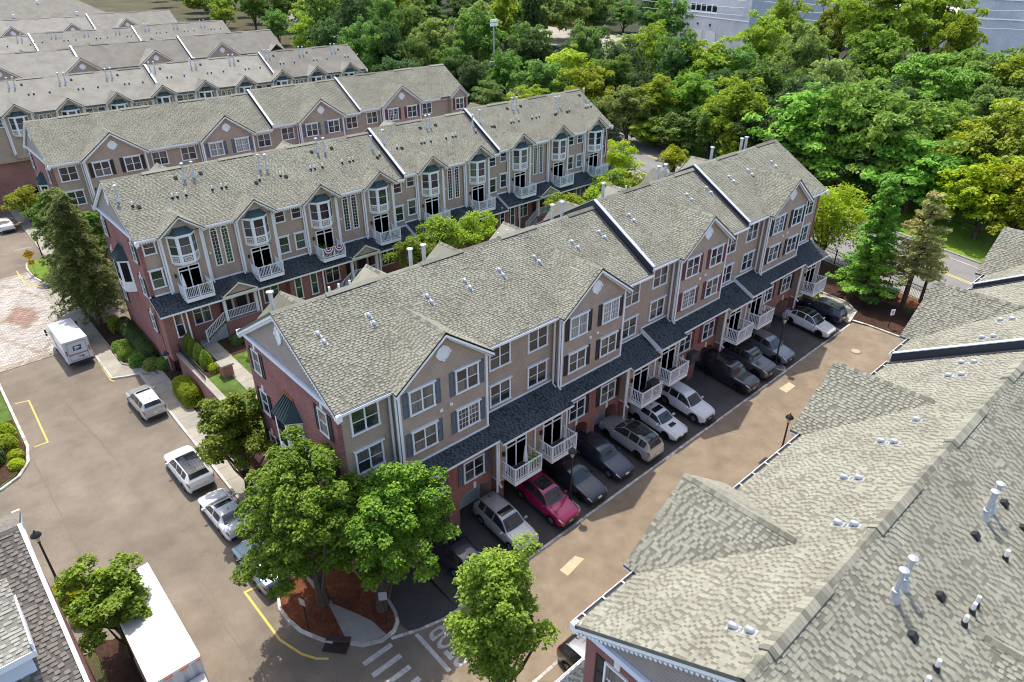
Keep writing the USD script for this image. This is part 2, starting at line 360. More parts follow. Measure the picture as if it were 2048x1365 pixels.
leaf('leaf_pine', (0.145, 0.297, 0.032), (0.330, 0.528, 0.073), .38)
leaf('leaf_yellow', (0.370, 0.396, 0.119), (0.620, 0.620, 0.251), .38)
leaf('leaf_gold', (.20, .24, .02), (.40, .44, .05), .38)
leaf('leaf_plum', (0.040, 0.016, 0.026), (0.092, 0.040, 0.053))
# ------------------------------------------------------------------ ground, roads, pavements
def sheet(pts, off, sub=None):
    mb = Mb(); g = pts if isinstance(pts, Polygon) else Polygon(pts)
    for q in getattr(g, 'geoms', [g]):
        v, f = trimesh.creation.triangulate_polygon(q, engine='earcut')
        v = np.asarray(v); mb.add(np.c_[v, G(v[:, 0], v[:, 1]) + off], f)
    return mb
def slab(pts, h, low=-.15):
    return Mb().poly(pts, low, h, G)
def rect(x0, x1, y0, y1): return [(x0, y0), (x1, y0), (x1, y1), (x0, y1)]
def strip(pts, w):
    return LineString(pts).buffer(w / 2, cap_style=2, join_style=2)
def arc(cx, cy, r, a0, a1, n=10):
    return [(cx + r * math.cos(math.radians(a0 + (a1 - a0) * i / n)), cy + r * math.sin(math.radians(a0 + (a1 - a0) * i / n))) for i in range(n + 1)]

struct('ground', sheet(rect(-500, 900, -400, 900), -.05), 'soil', 'rough earth and grass ground under the whole estate')
struct('street', sheet(rect(-11.8, 0.2, -60, 40.75), 0), 'asphalt', 'wide worn tan asphalt street running past the end walls of the houses')
struct('street', sheet(rect(-11.8, -2.5, 62.5, 260), 0), 'asphalt', 'asphalt street beyond the cobbled hump')
struct('side_street', sheet([(-90, 6), (-11.8, 6), (-11.8, 27.5), (-12.3, 25.2), (-13.2, 24), (-14.5, 23.4), (-90, 23.4)], .004), 'asphalt', 'tan asphalt side street leaving the street on the left')
struct('garage_lane', sheet([(.1, -4.3), (.6, -4.7), (2, -5.05), (3, -5.1), (53, -5.1), (51.7, -6.3), (51.7, -11.15), (0.1, -11.15)], .004), 'lane_paving', 'sunlit tan paved lane between two rows of garages')
def apr(x, y): return .085 * np.clip(y + 5.05, 0, 4.55)
def apron(name, x0, x1, y0, y1, n, zf, mat, label):
    mb = Mb(); ys = np.linspace(y0, y1, n); V = [(x, y, G(x, y) + .006 + zf(x, y)) for y in ys for x in (x0, x1)]
    mb.add(V, [[2 * i, 2 * i + 1, 2 * i + 3, 2 * i + 2] for i in range(n - 1)]); struct(name, mb, mat, label)
apron('parking_apron', 3.0, 51.0, -5.1, 1.6, 24, apr, 'apron_asphalt', 'dark asphalt parking apron in front of the middle row of garages')
struct('parking_apron', sheet([(.1, -4.3), (.6, -4.75), (2, -5.08), (3, -5.1), (3, 1.6), (.1, 1.6), (.45, -1), (.3, -2.24), (.16, -2.97), (-.02, -3.5)], .008), 'apron_asphalt', 'dark asphalt corner beside the round planted island')
def aprc(x, y): return .085 * np.clip(-11.15 - y, 0, 4.5)
apron('parking_apron', 0.1, 51.0, -11.15, -18, 24, aprc, 'lane_paving', 'tan parking apron in front of the right hand row of garages')
struct('garage_lane', sheet(rect(-2.6, 60, 41, 59.5), .004), 'asphalt', 'garage lane behind the second row')
struct('garage_lane', sheet(rect(-2.6, 60, 97, 120), .004), 'far_asphalt', 'garage lane behind the fourth row')
struct('garage_lane', sheet(rect(-2.6, 60, 159, 181), .004), 'far_asphalt', 'garage lane behind the sixth row')

# far road on the right, slanting away
def rx(x, y): return x + .25 * (y + 3.5)
def rline(x, y0, y1, w, off, mb=None):
    return sheet([(rx(x - w / 2, y0), y0), (rx(x + w / 2, y0), y0), (rx(x + w / 2, y1), y1), (rx(x - w / 2, y1), y1)], off)
struct('road', rline(70.2, -120, 300, 12.2, 0.004), 'far_asphalt', 'grey asphalt road behind the black fence with a double yellow line')
struct('road_marking', rline(70.28, -120, 300, .14, .010), 'line_yellow', 'double yellow centre line, nearer line')
struct('road_marking', rline(70.60, -120, 300, .14, .010), 'line_yellow', 'double yellow centre line, farther line')
struct('road_marking', rline(75.0, -120, 300, .14, .010), 'line_white', 'white edge line on the road beyond the fence')
mb = Mb()
for y in np.arange(-40, 120, 2.4):
    mb.poly([(rx(76.3, y + .03), y + .03), (rx(76.6, y + .03), y + .03), (rx(76.6, y + 2.37), y + 2.37), (rx(76.3, y + 2.37), y + 2.37)], -.1, .14, G)
struct('road_kerb', mb, 'concrete', 'pale kerb along the far side of the road')
struct('road_verge', rline(84, -120, 120, 15.2, .03), 'bright_grass', 'sunny green verge between the road kerb and the wood')
struct('forest_floor', sheet([(rx(91.6, -150), -150), (420, -150), (420, 330), (rx(91.6, 330), 330)], .02), 'forest_floor', 'dark leaf litter under the wood')
struct('pavement_far', rline(62.6, -60, 200, 2.6, .02), 'old_concrete', 'pavement along the near side of the road')

# speed hump of granite blocks with bands and a red diamond
struct('hump_base', sheet(rect(-11.8, -4.4, 40.75, 62.5), -.01), 'joint', 'sandy joints of the cobbled speed hump')
hump = group_part('/World', 'cobbled_hump'); setd(stage.GetPrimAtPath(hump), 'pale granite block speed hump with a red diamond across the street', 'speed hump', None, 'structure')
rng = np.random.default_rng(5)
DC = np.array((-8.1, 51.0)); A_, B_ = Mb(), Mb(); R_ = Mb()
def dia(x, y): return abs(x - DC[0]) / 3.55 + abs(y - DC[1]) / 9.0
for j, y in enumerate(np.arange(40.8, 62.4, .30)):
    for i, x in enumerate(np.arange(-11.7 + (j % 2) * .22, -4.7, .44)):
        d = abs(x - DC[0]) / 1.55 + abs(y - DC[1]) / 2.7; e = dia(x, y)
        band = (1.0 < e < 1.12) or y < 41.5 or y > 61.8 or x > -5.2 or x < -11.35
        tgt = R_ if d < 1 else (B_ if band or 1 <= d < 1.25 else A_)
        h = .02 + rng.uniform(0, .022); j1, j2 = rng.uniform(-.012, .012, 2)
        tgt.poly(rect(x + j1, x + .415 + j1, y + j2, y + .275 + j2), -.01, h, G)
part(hump, 'granite_block', A_, 'paver', kind='stuff'); part(hump, 'band_block', B_, 'paver_band', kind='stuff'); part(hump, 'red_block', R_, 'paver_red', kind='stuff')
mb = Mb().poly(strip([(-6.03, 63.8), (-6.03, 59.6), (-5.4, 58.3), (-4.9, 57.0)], .12), .05, .056, G)
struct('road_marking', mb, 'line_yellow', 'yellow line along the right edge of the cobbled hump')

# painted lines
def paintline(pts, w, mat, label, off=.012):
    struct('road_marking', sheet(strip(pts, w), off), mat, label)
paintline([(-11.45, 34.62), (-10.5, 34.35), (-10.62, 27.3), (-11.5, 27.32)], .12, 'line_yellow', 'yellow box line beside the left kerb')
paintline([(-4.57, 4.0), (-5.42, 4.16), (-5.33, -.12), (-4.87, -1.67), (-4.43, -2.44), (-3.95, -2.9)], .13, 'line_yellow', 'curved yellow line round the planted island')
paintline([(-4.6, 37), (-4.65, 33.0), (-4.5, 32.6)], .10, 'line_yellow', 'yellow line beside the mail truck')
paintline([(-4.25, 11.2), (-2.75, 11.05)], .09, 'line_white', 'short white bay line behind the white saloon')
paintline([(-5.0, 70.9), (-3.2, 70.7)], .10, 'line_white', 'short white bay line behind the far white saloon')
paintline([(-4.3, 17.0), (-2.75, 16.9)], .09, 'line_white', 'short white bay line behind the pale SUV')
for k, y in enumerate((-4.42, -5.28, -6.14, -7.0)):
    struct('road_marking', sheet(rect(-2.76, -1.03, y - .15, y + .15), .012), 'line_white', f'{["first", "second", "third", "fourth"][k]} white crossing bar from the island')
struct('road_marking', sheet(rect(.2, .43, -7.75, -4.78), .012), 'line_white', 'long white stop line across the lane mouth')
tmb = meshkit.text_mesh('STOP', 1.0, .004, True); v = np.array(tmb.vertices); tw = v[:, 0].max()
X = .75 + (1.0 - v[:, 1]) * 1.5; Y = -8.0 + v[:, 0] / tw * 2.8
mb = Mb().add(np.c_[X, Y, G(X, Y) + .010 + v[:, 2]], np.array(tmb.faces)); struct('road_marking', mb, 'line_white', 'white STOP lettering on the lane')
rng = random.Random(3)
def cracks(pts, w, label, jit=.1):
    P = []
    for a, b in zip(pts[:-1], pts[1:]):
        n = max(2, int(math.dist(a, b) / .8))
        for i in range(n): P.append((a[0] + (b[0] - a[0]) * i / n + rng.gauss(0, jit), a[1] + (b[1] - a[1]) * i / n))
    P.append(pts[-1]); struct('pavement_crack', sheet(strip(P, w), .009), 'crack', label)
cracks([(-11.93, 26.5), (-11.8, 19), (-11.72, 12)], .06, 'dark seam where the side street meets the street', .03)
cracks([(-9.0, 40), (-7.6, 24), (-7.2, 5), (-7.0, -12)], .03, 'long seam crack along the middle of the street', .05)
cracks([(-8.6, 34), (-7.3, 20), (-6.9, 3), (-6.6, -12)], .022, 'second long crack beside the middle seam', .05)
cracks([(-6.0, 30), (-5.7, 14), (-5.6, 2), (-5.9, -8)], .018, 'wandering crack near the parked cars', .06)
cracks([(-9.9, 30), (-9.4, 18), (-9.2, 8)], .016, 'faint crack on the left half of the street', .06)
cracks([(-4.2, -5), (-3.6, -9), (-3.0, -14)], .05, 'crack beyond the storm drain', .06)
cracks([(27.5, -5.6), (28.6, -7.6), (29.3, -9.4), (30.5, -11)], .03, 'thin crack across the lane', .06)

# kerbs and sidewalks, each slab a piece
def panels(parent, x0, x1, y0, y1, step, h=.13, mat='concrete'):
    n = max(1, round((y1 - y0) / step)); d = (y1 - y0) / n
    for i in range(n): part(parent, 'slab', Mb().poly(rect(x0, x1, y0 + i * d + .012, y0 + (i + 1) * d - .012), -.1, h, G), mat)
sw = group_part('/World', 'sidewalk'); setd(stage.GetPrimAtPath(sw), 'pale concrete sidewalk beside the parked cars', 'sidewalk', None, 'structure')
panels(sw, -2.45, -1.0, 3.0, 31.0, 1.55)
for p in ([(-4.45, 33.1), (-3.25, 34.7), (-3.25, 40), (-4.45, 40)], [(-4.45, 33.1), (-3.3, 32.55), (-1.5, 31.02), (-1.5, 31.9), (-3.25, 34.7)], [(-3.3, 32.55), (-2.45, 32.3), (-2.45, 31.02), (-1.5, 31.02)]):
    part(sw, 'slab', slab(p, .13), 'concrete')
panels(sw, -4.45, -3.1, 40.02, 56, 1.6); panels(sw, -2.7, -1.2, 58, 120, 1.8)
for i in range(9): part(sw, 'slab', Mb().poly(rect(-5.0 + i * .0, -4.47, 41 + i * 1.6, 42.57 + i * 1.6), -.1, .07, G), 'concrete')
kb = group_part('/World', 'kerb'); setd(stage.GetPrimAtPath(kb), 'granite kerb stones along the right side of the street', 'kerb', None, 'structure')
def kerb(parent, pts, w=.16, h=.14, step=1.2, mat='block_stone', name='kerb_stone'):
    L = LineString(pts); n = max(1, round(L.length / step))
    for i in range(n):
        a, b = L.length * i / n + .008, L.length * (i + 1) / n - .008
        seg = shapely.ops.substring(L, a, b); part(parent, name, slab(seg.buffer(w / 2, cap_style=2), h), mat)
import shapely.ops
kerb(kb, [(-2.53, 32.2), (-2.53, 4.6), (-3.2, 3.4), (-4.1, 2.6), (-4.44, 1.7), (-4.44, .75), (-4.24, -.45), (-3.61, -1.8), (-3.3, -2.2)])
kerb(kb, [(-2.53, 32.3), (-3.35, 32.5), (-4.53, 33.1), (-4.53, 40)])
kerb(kb, [(-2.62, -2.9), (-2.2, -3.46), (-1.31, -3.9), (-.5, -3.86), (-.02, -3.5), (.2, -2.97), (.33, -2.24), (.42, -.9), (.2, .0)], w=.18)
kl = group_part('/World', 'kerb'); setd(stage.GetPrimAtPath(kl), 'cobble kerb curving round the left planting bed', 'kerb', None, 'structure')
kerb(kl, [(-11.85, 62), (-11.85, 27.6), (-12.2, 25.6), (-13.0, 24.3), (-14.2, 23.6), (-22, 23.4)], w=.2, step=.5)
kr = group_part('/World', 'kerb'); setd(stage.GetPrimAtPath(kr), 'stone kerb round the mulch bed at the far end of the lane', 'kerb', None, 'structure')
kerb(kr, [(51.55, -5.0), (51.75, -6.4), (51.7, -11.2), (51.9, -15)], w=.2, step=.5)
kerb(kr, [(51.0, -4.9), (53.6, -4.4), (54.9, -2.8), (55.2, .5)], w=.22, step=.5)

def blocks(name, pts, w, l, mat, label, h=.03, lift=0):
    L = LineString(pts); mb = Mb(); r = random.Random(len(pts)); s = 0
    while s < L.length - l:
        ll = l * r.uniform(.8, 1.25); seg = shapely.ops.substring(L, s + .012, s + ll - .012)
        mb.poly(seg.buffer(w / 2 * r.uniform(.85, 1.1), cap_style=2), -.02, h * r.uniform(.5, 1.1), G); s += ll
    p = part('/World', name, mb, mat); setd(stage.GetPrimAtPath(p), label, 'stone edging', None, 'stuff')
blocks('block_edging', [(-.85, -4.1), (.66, -4.7), (1.97, -5.03), (3.06, -5.1), (51, -5.1)], .17, .30, 'block_stone', 'pale stone block line between the dark apron and the sunny lane')
blocks('block_edging', [(.2, -11.1), (51, -11.1)], .17, .34, 'block_stone', 'broken white stone line in front of the right hand row')

# planted island with a pebbled walk
isl = [(-3.05, 3.4), (-4.0, 2.5), (-4.35, 1.7), (-4.35, .75), (-4.15, -.45), (-3.54, -1.75), (-2.7, -2.7), (-2.2, -3.37), (-1.31, -3.8), (-.53, -3.76), (-.1, -3.45), (.1, -2.95), (.22, -2.24), (.3, -.9), (.1, .05), (-.5, 3.4)]
struct('planting_bed', slab(isl, .10), 'red_mulch', 'mulched island under the big maple at the street corner')
struct('pebble_walk', slab([(-2.3, -.1), (-2.72, -2.72), (-2.15, -3.38), (-1.31, -3.75), (-.94, -3.75), (-1.06, -2.55), (-1.38, -1.68), (-2.07, -.09), (-1.7, 3.0), (-2.4, 3.0)], .125), 'old_concrete', 'grey pebbled walk running out to the crossing')
struct('planting_bed', slab(rect(-.98, .4, 3.0, 22.5), .05), 'mulch', 'mulch strip along the foot of the brick end wall')
struct('planting_bed', slab([(-3.05, 35), (-1.35, 32.2), (-.9, 31), (-.2, 31), (-.2, 44), (-3.05, 44)], .10), 'mulch', 'dark mulch bed beside the second brick end wall')
struct('planting_bed', slab([(-.98, 23.5), (.1, 23.5), (.1, 30.9), (-.98, 30.9)], .09), 'mulch', 'mulch bed under the clipped golden bush')
kq = group_part('/World', 'bed_edging'); setd(stage.GetPrimAtPath(kq), 'stone edging round the beds beside the sidewalk', 'edging', None, 'structure')
kerb(kq, [(-3.15, 40), (-3.15, 34.9), (-1.45, 32.15), (-1.0, 30.95), (-1.0, 25.1), (.0, 23.5)], .12, .17, .9, 'old_concrete', 'edging_stone')
struct('lawn', slab([(-4.3, 65.6), (-4.9, 64), (-4.8, 61), (-4.2, 57.9), (-1.3, 57.4), (-1.3, 66.5)], .13), 'bright_grass', 'small bright lawn at the corner by the speed sign')
kerb(kb, [(-4.0, 66.2), (-4.75, 65.2), (-5.0, 63.8), (-4.98, 60.7), (-4.3, 57.7), (-3.6, 57.0)])
struct('lawn', slab([(-12, 60), (-12, 28.5), (-12.4, 26), (-13.2, 24.6), (-14.4, 23.8), (-40, 23.6), (-40, 60)], .06), 'grass', 'lawn along the left kerb')
struct('planting_bed', slab([(-12.05, 32.2), (-12.05, 27.8), (-12.45, 25.9), (-13.2, 24.7), (-14.4, 24.0), (-26, 23.8), (-26, 32.2)], .09), 'mulch', 'mulch bed on the left street corner')
struct('lawn', slab(rect(-12.95, -11.55, -30, 5.5), .06), 'grass', 'narrow grass strip beside the box truck')
struct('planting_bed', slab([(-12.9, 6.6), (-12.9, -1), (-11.6, -1), (-11.6, 5.6)], .09), 'mulch', 'mulch patch under the lower left tree')
kx = group_part('/World', 'kerb'); setd(stage.GetPrimAtPath(kx), 'block kerb beside the box truck', 'kerb', None, 'structure')
kerb(kx, [(-11.45, 6), (-11.45, -14)], .16, .12, .4)
struct('planting_bed', slab([(51.8, -15), (51.65, -6.4), (51.3, -4.9), (53.5, -4.5), (54.8, -2.8), (55.1, 4), (62.2, 4), (58.8, -15)], .08), 'mulch', 'dark mulch bed under the pines by the black fence')
struct('planting_bed', sheet([(57, -9.5), (60.3, -9.3), (61.0, -5.6), (57.8, -5.2)], .095), 'red_mulch', 'patch of fresh red mulch in the sun by the fence')
struct('garden_path', slab([(51.6, -4.6), (51.3, -4.9), (53.5, -4.4), (54.7, -2.8), (55.0, 1), (54.0, 1), (53.6, -2.4), (52.8, -3.7)], .115), 'old_concrete', 'curved stone path at the far end of the middle row')

# raised garden courts between the rows
def court(label, x0, x1, y0, y1, z0, slope=.012):
    mb = Mb(); n = 4; xs = np.linspace(x0, x1, n)
    mb.poly(rect(x0, x1, y0, y1), -6, 0, lambda x, y: z0 + slope * x); struct('garden_court', mb, 'grass', label)
court('raised garden court between the middle row and the second row', .36, 55.5, 11.0, 29.6, 2.74)
court('raised garden court behind the third row', -.3, 55, 69, 87, 3.0)
court('raised garden court behind the fifth row', -2, 55, 130, 148.5, 3.3)
def crt(x, y): return 2.74 + .012 * x
wk = group_part('/World', 'court_walk'); setd(stage.GetPrimAtPath(wk), 'concrete walk crossing the raised garden court', 'walk', None, 'structure')
for i in range(9):
    y = 28.75 - i * 1.9
    part(wk, 'slab', Mb().poly(rect(2.1, 3.28, y - 1.88, y), -.1, .05, crt), 'concrete')
part(wk, 'slab', Mb().poly(rect(1.8, 3.5, 28.78, 29.6), -.1, .16, crt), 'old_concrete')
panels_y = Mb()
for i in range(24): part(wk, 'slab', Mb().poly(rect(3.32 + i * 2.1, 5.38 + i * 2.1, 19.5, 20.9), -.1, .05, crt), 'concrete')
struct('planting_bed', Mb().poly(rect(.45, 2.05, 23.6, 28.9), -.1, .035, crt), 'mulch', 'mulch bed with the row of clipped cones')
struct('planting_bed', Mb().poly(rect(3.4, 20, 25.6, 28.8), -.1, .035, crt), 'mulch', 'mulch bed in front of the first porch')
struct('lawn', Mb().poly(rect(3.34, 9, 16, 19.4), -.1, .03, crt), 'bright_grass', 'sunlit court lawn behind the brick end wall')
# utility covers, manhole, drains
def cover(label, pts, mat='cream_trim'):
    t = thing('utility_cover', label, 'utility cover', None, None, None)
    part(t, 'plate', sheet(pts, .016), mat)
    g = Mb(); c = np.mean(pts, 0); e1 = (np.array(pts[1]) - pts[0]); e2 = np.array(pts[3]) - pts[0]
    for k in np.linspace(.12, .88, 7):
        for a, b in ((.08, .44), (.56, .92)):
            p, q = np.array(pts[0]) + e1 * a + e2 * k, np.array(pts[0]) + e1 * b + e2 * k
            g.add(*sheet(strip([p, q], .022), .021).arrays())
    part(t, 'groove', g, 'paver_band')
noisy('cover_concrete', [(.3, (.50, .40, .24)), (.7, (.62, .51, .33))], 3, .9, (40, .1))
cover('tan concrete utility cover in the lane near the magenta SUV', [(9.2, -7.62), (10.85, -7.4), (10.6, -6.86), (9.15, -7.0)], 'cover_concrete')
cover('tan concrete utility cover under the shadow of the second lane lamp', [(35.85, -6.8), (37.3, -6.8), (37.4, -6.15), (35.95, -6.1)], 'cover_concrete')
t = thing('manhole_cover', 'round iron manhole cover near the far end of the lane', 'manhole', mat4(46.4, -7.7, G(46.4, -7.7) + .012))
part(t, 'lid', Mb().lathe([(0.001, .01), (.38, .01), (.38, 0)], 20), 'paver_band'); part(t, 'ring', Mb().lathe([(.40, 0), (.40, .014), (.52, .014), (.52, 0)], 20), 'paver_red')
def drain(label, x, y, rz, w, l, nb):
    t = thing('drain_grate', label, 'drain', mat4(x, y, G(x, y) + .012, rz))
    part(t, 'pit', Mb().quad((-w, -l, .002), (w, -l, .002), (w, l, .002), (-w, l, .002)), 'ink')
    b = Mb()
    for k in range(nb):
        xx = -w + 2 * w * (k + .5) / nb; part(t, 'bar', Mb().box(xx - .022, xx + .022, -l, l, .003, .02), 'rust_grate')
    part(t, 'frame', Mb().box(-w - .05, w + .05, -l - .05, -l, 0, .022).box(-w - .05, w + .05, l, l + .05, 0, .022).box(-w - .05, -w, -l, l, 0, .022).box(w, w + .05, -l, l, 0, .022), 'rust_grate')
drain('dark drain grate in the shade beside the white SUV', 27.9, -4.6, 0, .55, .42, 7)
drain('small drain grate at the edge of the right hand roof gutter', 26.9, -10.2, 0, .45, .3, 6)
drain('rusty storm drain by the kerb of the planted island', -3.3, -2.55, math.radians(-50), .62, .32, 10)
part(group_part('/World', 'drain_inlet'), 'inlet', Mb().obox((-3.0, -2.3, .02), np.array((.62, -.62, 0)) * .75, np.array((.1, .1, 0)), (0, 0, .09)), 'rust_grate')
setd(stage.GetPrimAtPath('/World/drain_inlet'), 'rusty kerb inlet behind the storm drain grate', 'drain inlet')
for k, (x, y) in enumerate(((13.35, -3.6), (38.85, -4.0), (25.6, -3.3))):
    L = (2.6, .9, 2.6)[k]
    t = thing('lamp_island', ['cobbled strip between the magenta SUV and the dark saloon', 'small cobbled island at the foot of the second lane lamp', 'cobbled strip beside the white sports saloon'][k], 'cobble strip')
    pl = Polygon(arc(x, y - .55, .45, 180, 360, 8) + [(x + .45, y - .55 + L), (x - .45, y - .55 + L)])
    zz = lambda X, Y: G(X, Y) + apr(X, Y)
    part(t, 'border', Mb().poly(pl.difference(pl.buffer(-.09)), -.05, .06, zz), 'block_stone')
    mb = Mb()
    for i, yy in enumerate(np.arange(y - 1.0, y + L, .14)):
        for xx in np.arange(x - .45 + (i % 2) * .1, x + .45, .2):
            c = sbox(xx + .01, yy + .01, xx + .18, yy + .125).intersection(pl.buffer(-.1))
            if not c.is_empty and c.area > .004: mb.poly(c, -.02, .05, zz)
    part(t, 'cobble', mb, 'dark_block', kind='stuff')
# ------------------------------------------------------------------ row houses
SL, GSL, EZ, RD = 3.476 / 5.86, .735, 12.2, 5.86
D2 = 2 * RD
SQ = math.sqrt(1 + SL * SL)
def shingles(mb, O, u, v, poly, expo=.14, tab=.20, seed=0, raise_=(.012, .034), wid=None):
    """separate shingle tabs over a 2d polygon on the plane O + a u + b v (v runs up the slope)."""
    O, u, v = (np.asarray(q, float) for q in (O, u, v)); n = np.cross(u, v); n /= np.linalg.norm(n)
    if n[2] < 0: n = -n
    r = np.random.default_rng(seed); a0, b0, a1, b1 = poly.bounds; Vs = []; Ts = []
    for b in np.arange(b0, b1, expo):
        be = min(b + expo, b1); bm = (b + be) / 2
        cut = poly.intersection(LineString([(a0 - 1, bm), (a1 + 1, bm)]))
        for g in getattr(cut, 'geoms', [cut]):
            if g.is_empty or g.length < .03: continue
            xs = [c[0] for c in g.coords]; s, e = min(xs), max(xs); p = s
            k = int((e - s) / tab * 1.5) + 4; ph = r.integers(0, 2); od = (np.arange(k) + ph) % 2; ws = tab * np.where(od == 1, r.uniform(.62, 1.15, k), r.uniform(.32, .85, k)); cu = s + np.concatenate([[0], np.cumsum(ws)]); cu = np.unique(np.clip(cu, s, e))
            hs = np.where((od[:len(cu) - 1] == 1) ^ (r.random(len(cu) - 1) < .07), raise_[1], raise_[0]) * r.uniform(.85, 1.1, len(cu) - 1)
            A, B = cu[:-1], cu[1:]; h = hs
            P = lambda a, bb, hh: O + a[:, None] * u + np.full_like(a, bb)[:, None] * v + np.broadcast_to(hh, a.shape)[:, None] * n
            Ts.append(np.clip(np.where(hs > .026, r.uniform(.5, 1, len(hs)), r.uniform(0, .45, len(hs))), 0, 1))
            Vs.append(np.stack([P(A, b, h), P(B, b, h), P(B, be, .004), P(A, be, .004), P(A, b, 0), P(B, b, 0)], 1))
    if not Vs: return mb
    V = np.concatenate(Vs); m = len(V); i = np.arange(m)[:, None] * 6
    up = np.dot(np.cross(u, v), n) > 0
    F = np.array([[0, 1, 2], [0, 2, 3], [4, 5, 1], [4, 1, 0], [4, 0, 3], [5, 2, 1]])
    if not up: F = F[:, ::-1]
    mb.add(V.reshape(-1, 3), (i[:, None, :] + F[None]).reshape(-1, 3), np.repeat(np.concatenate(Ts), 6)); return mb

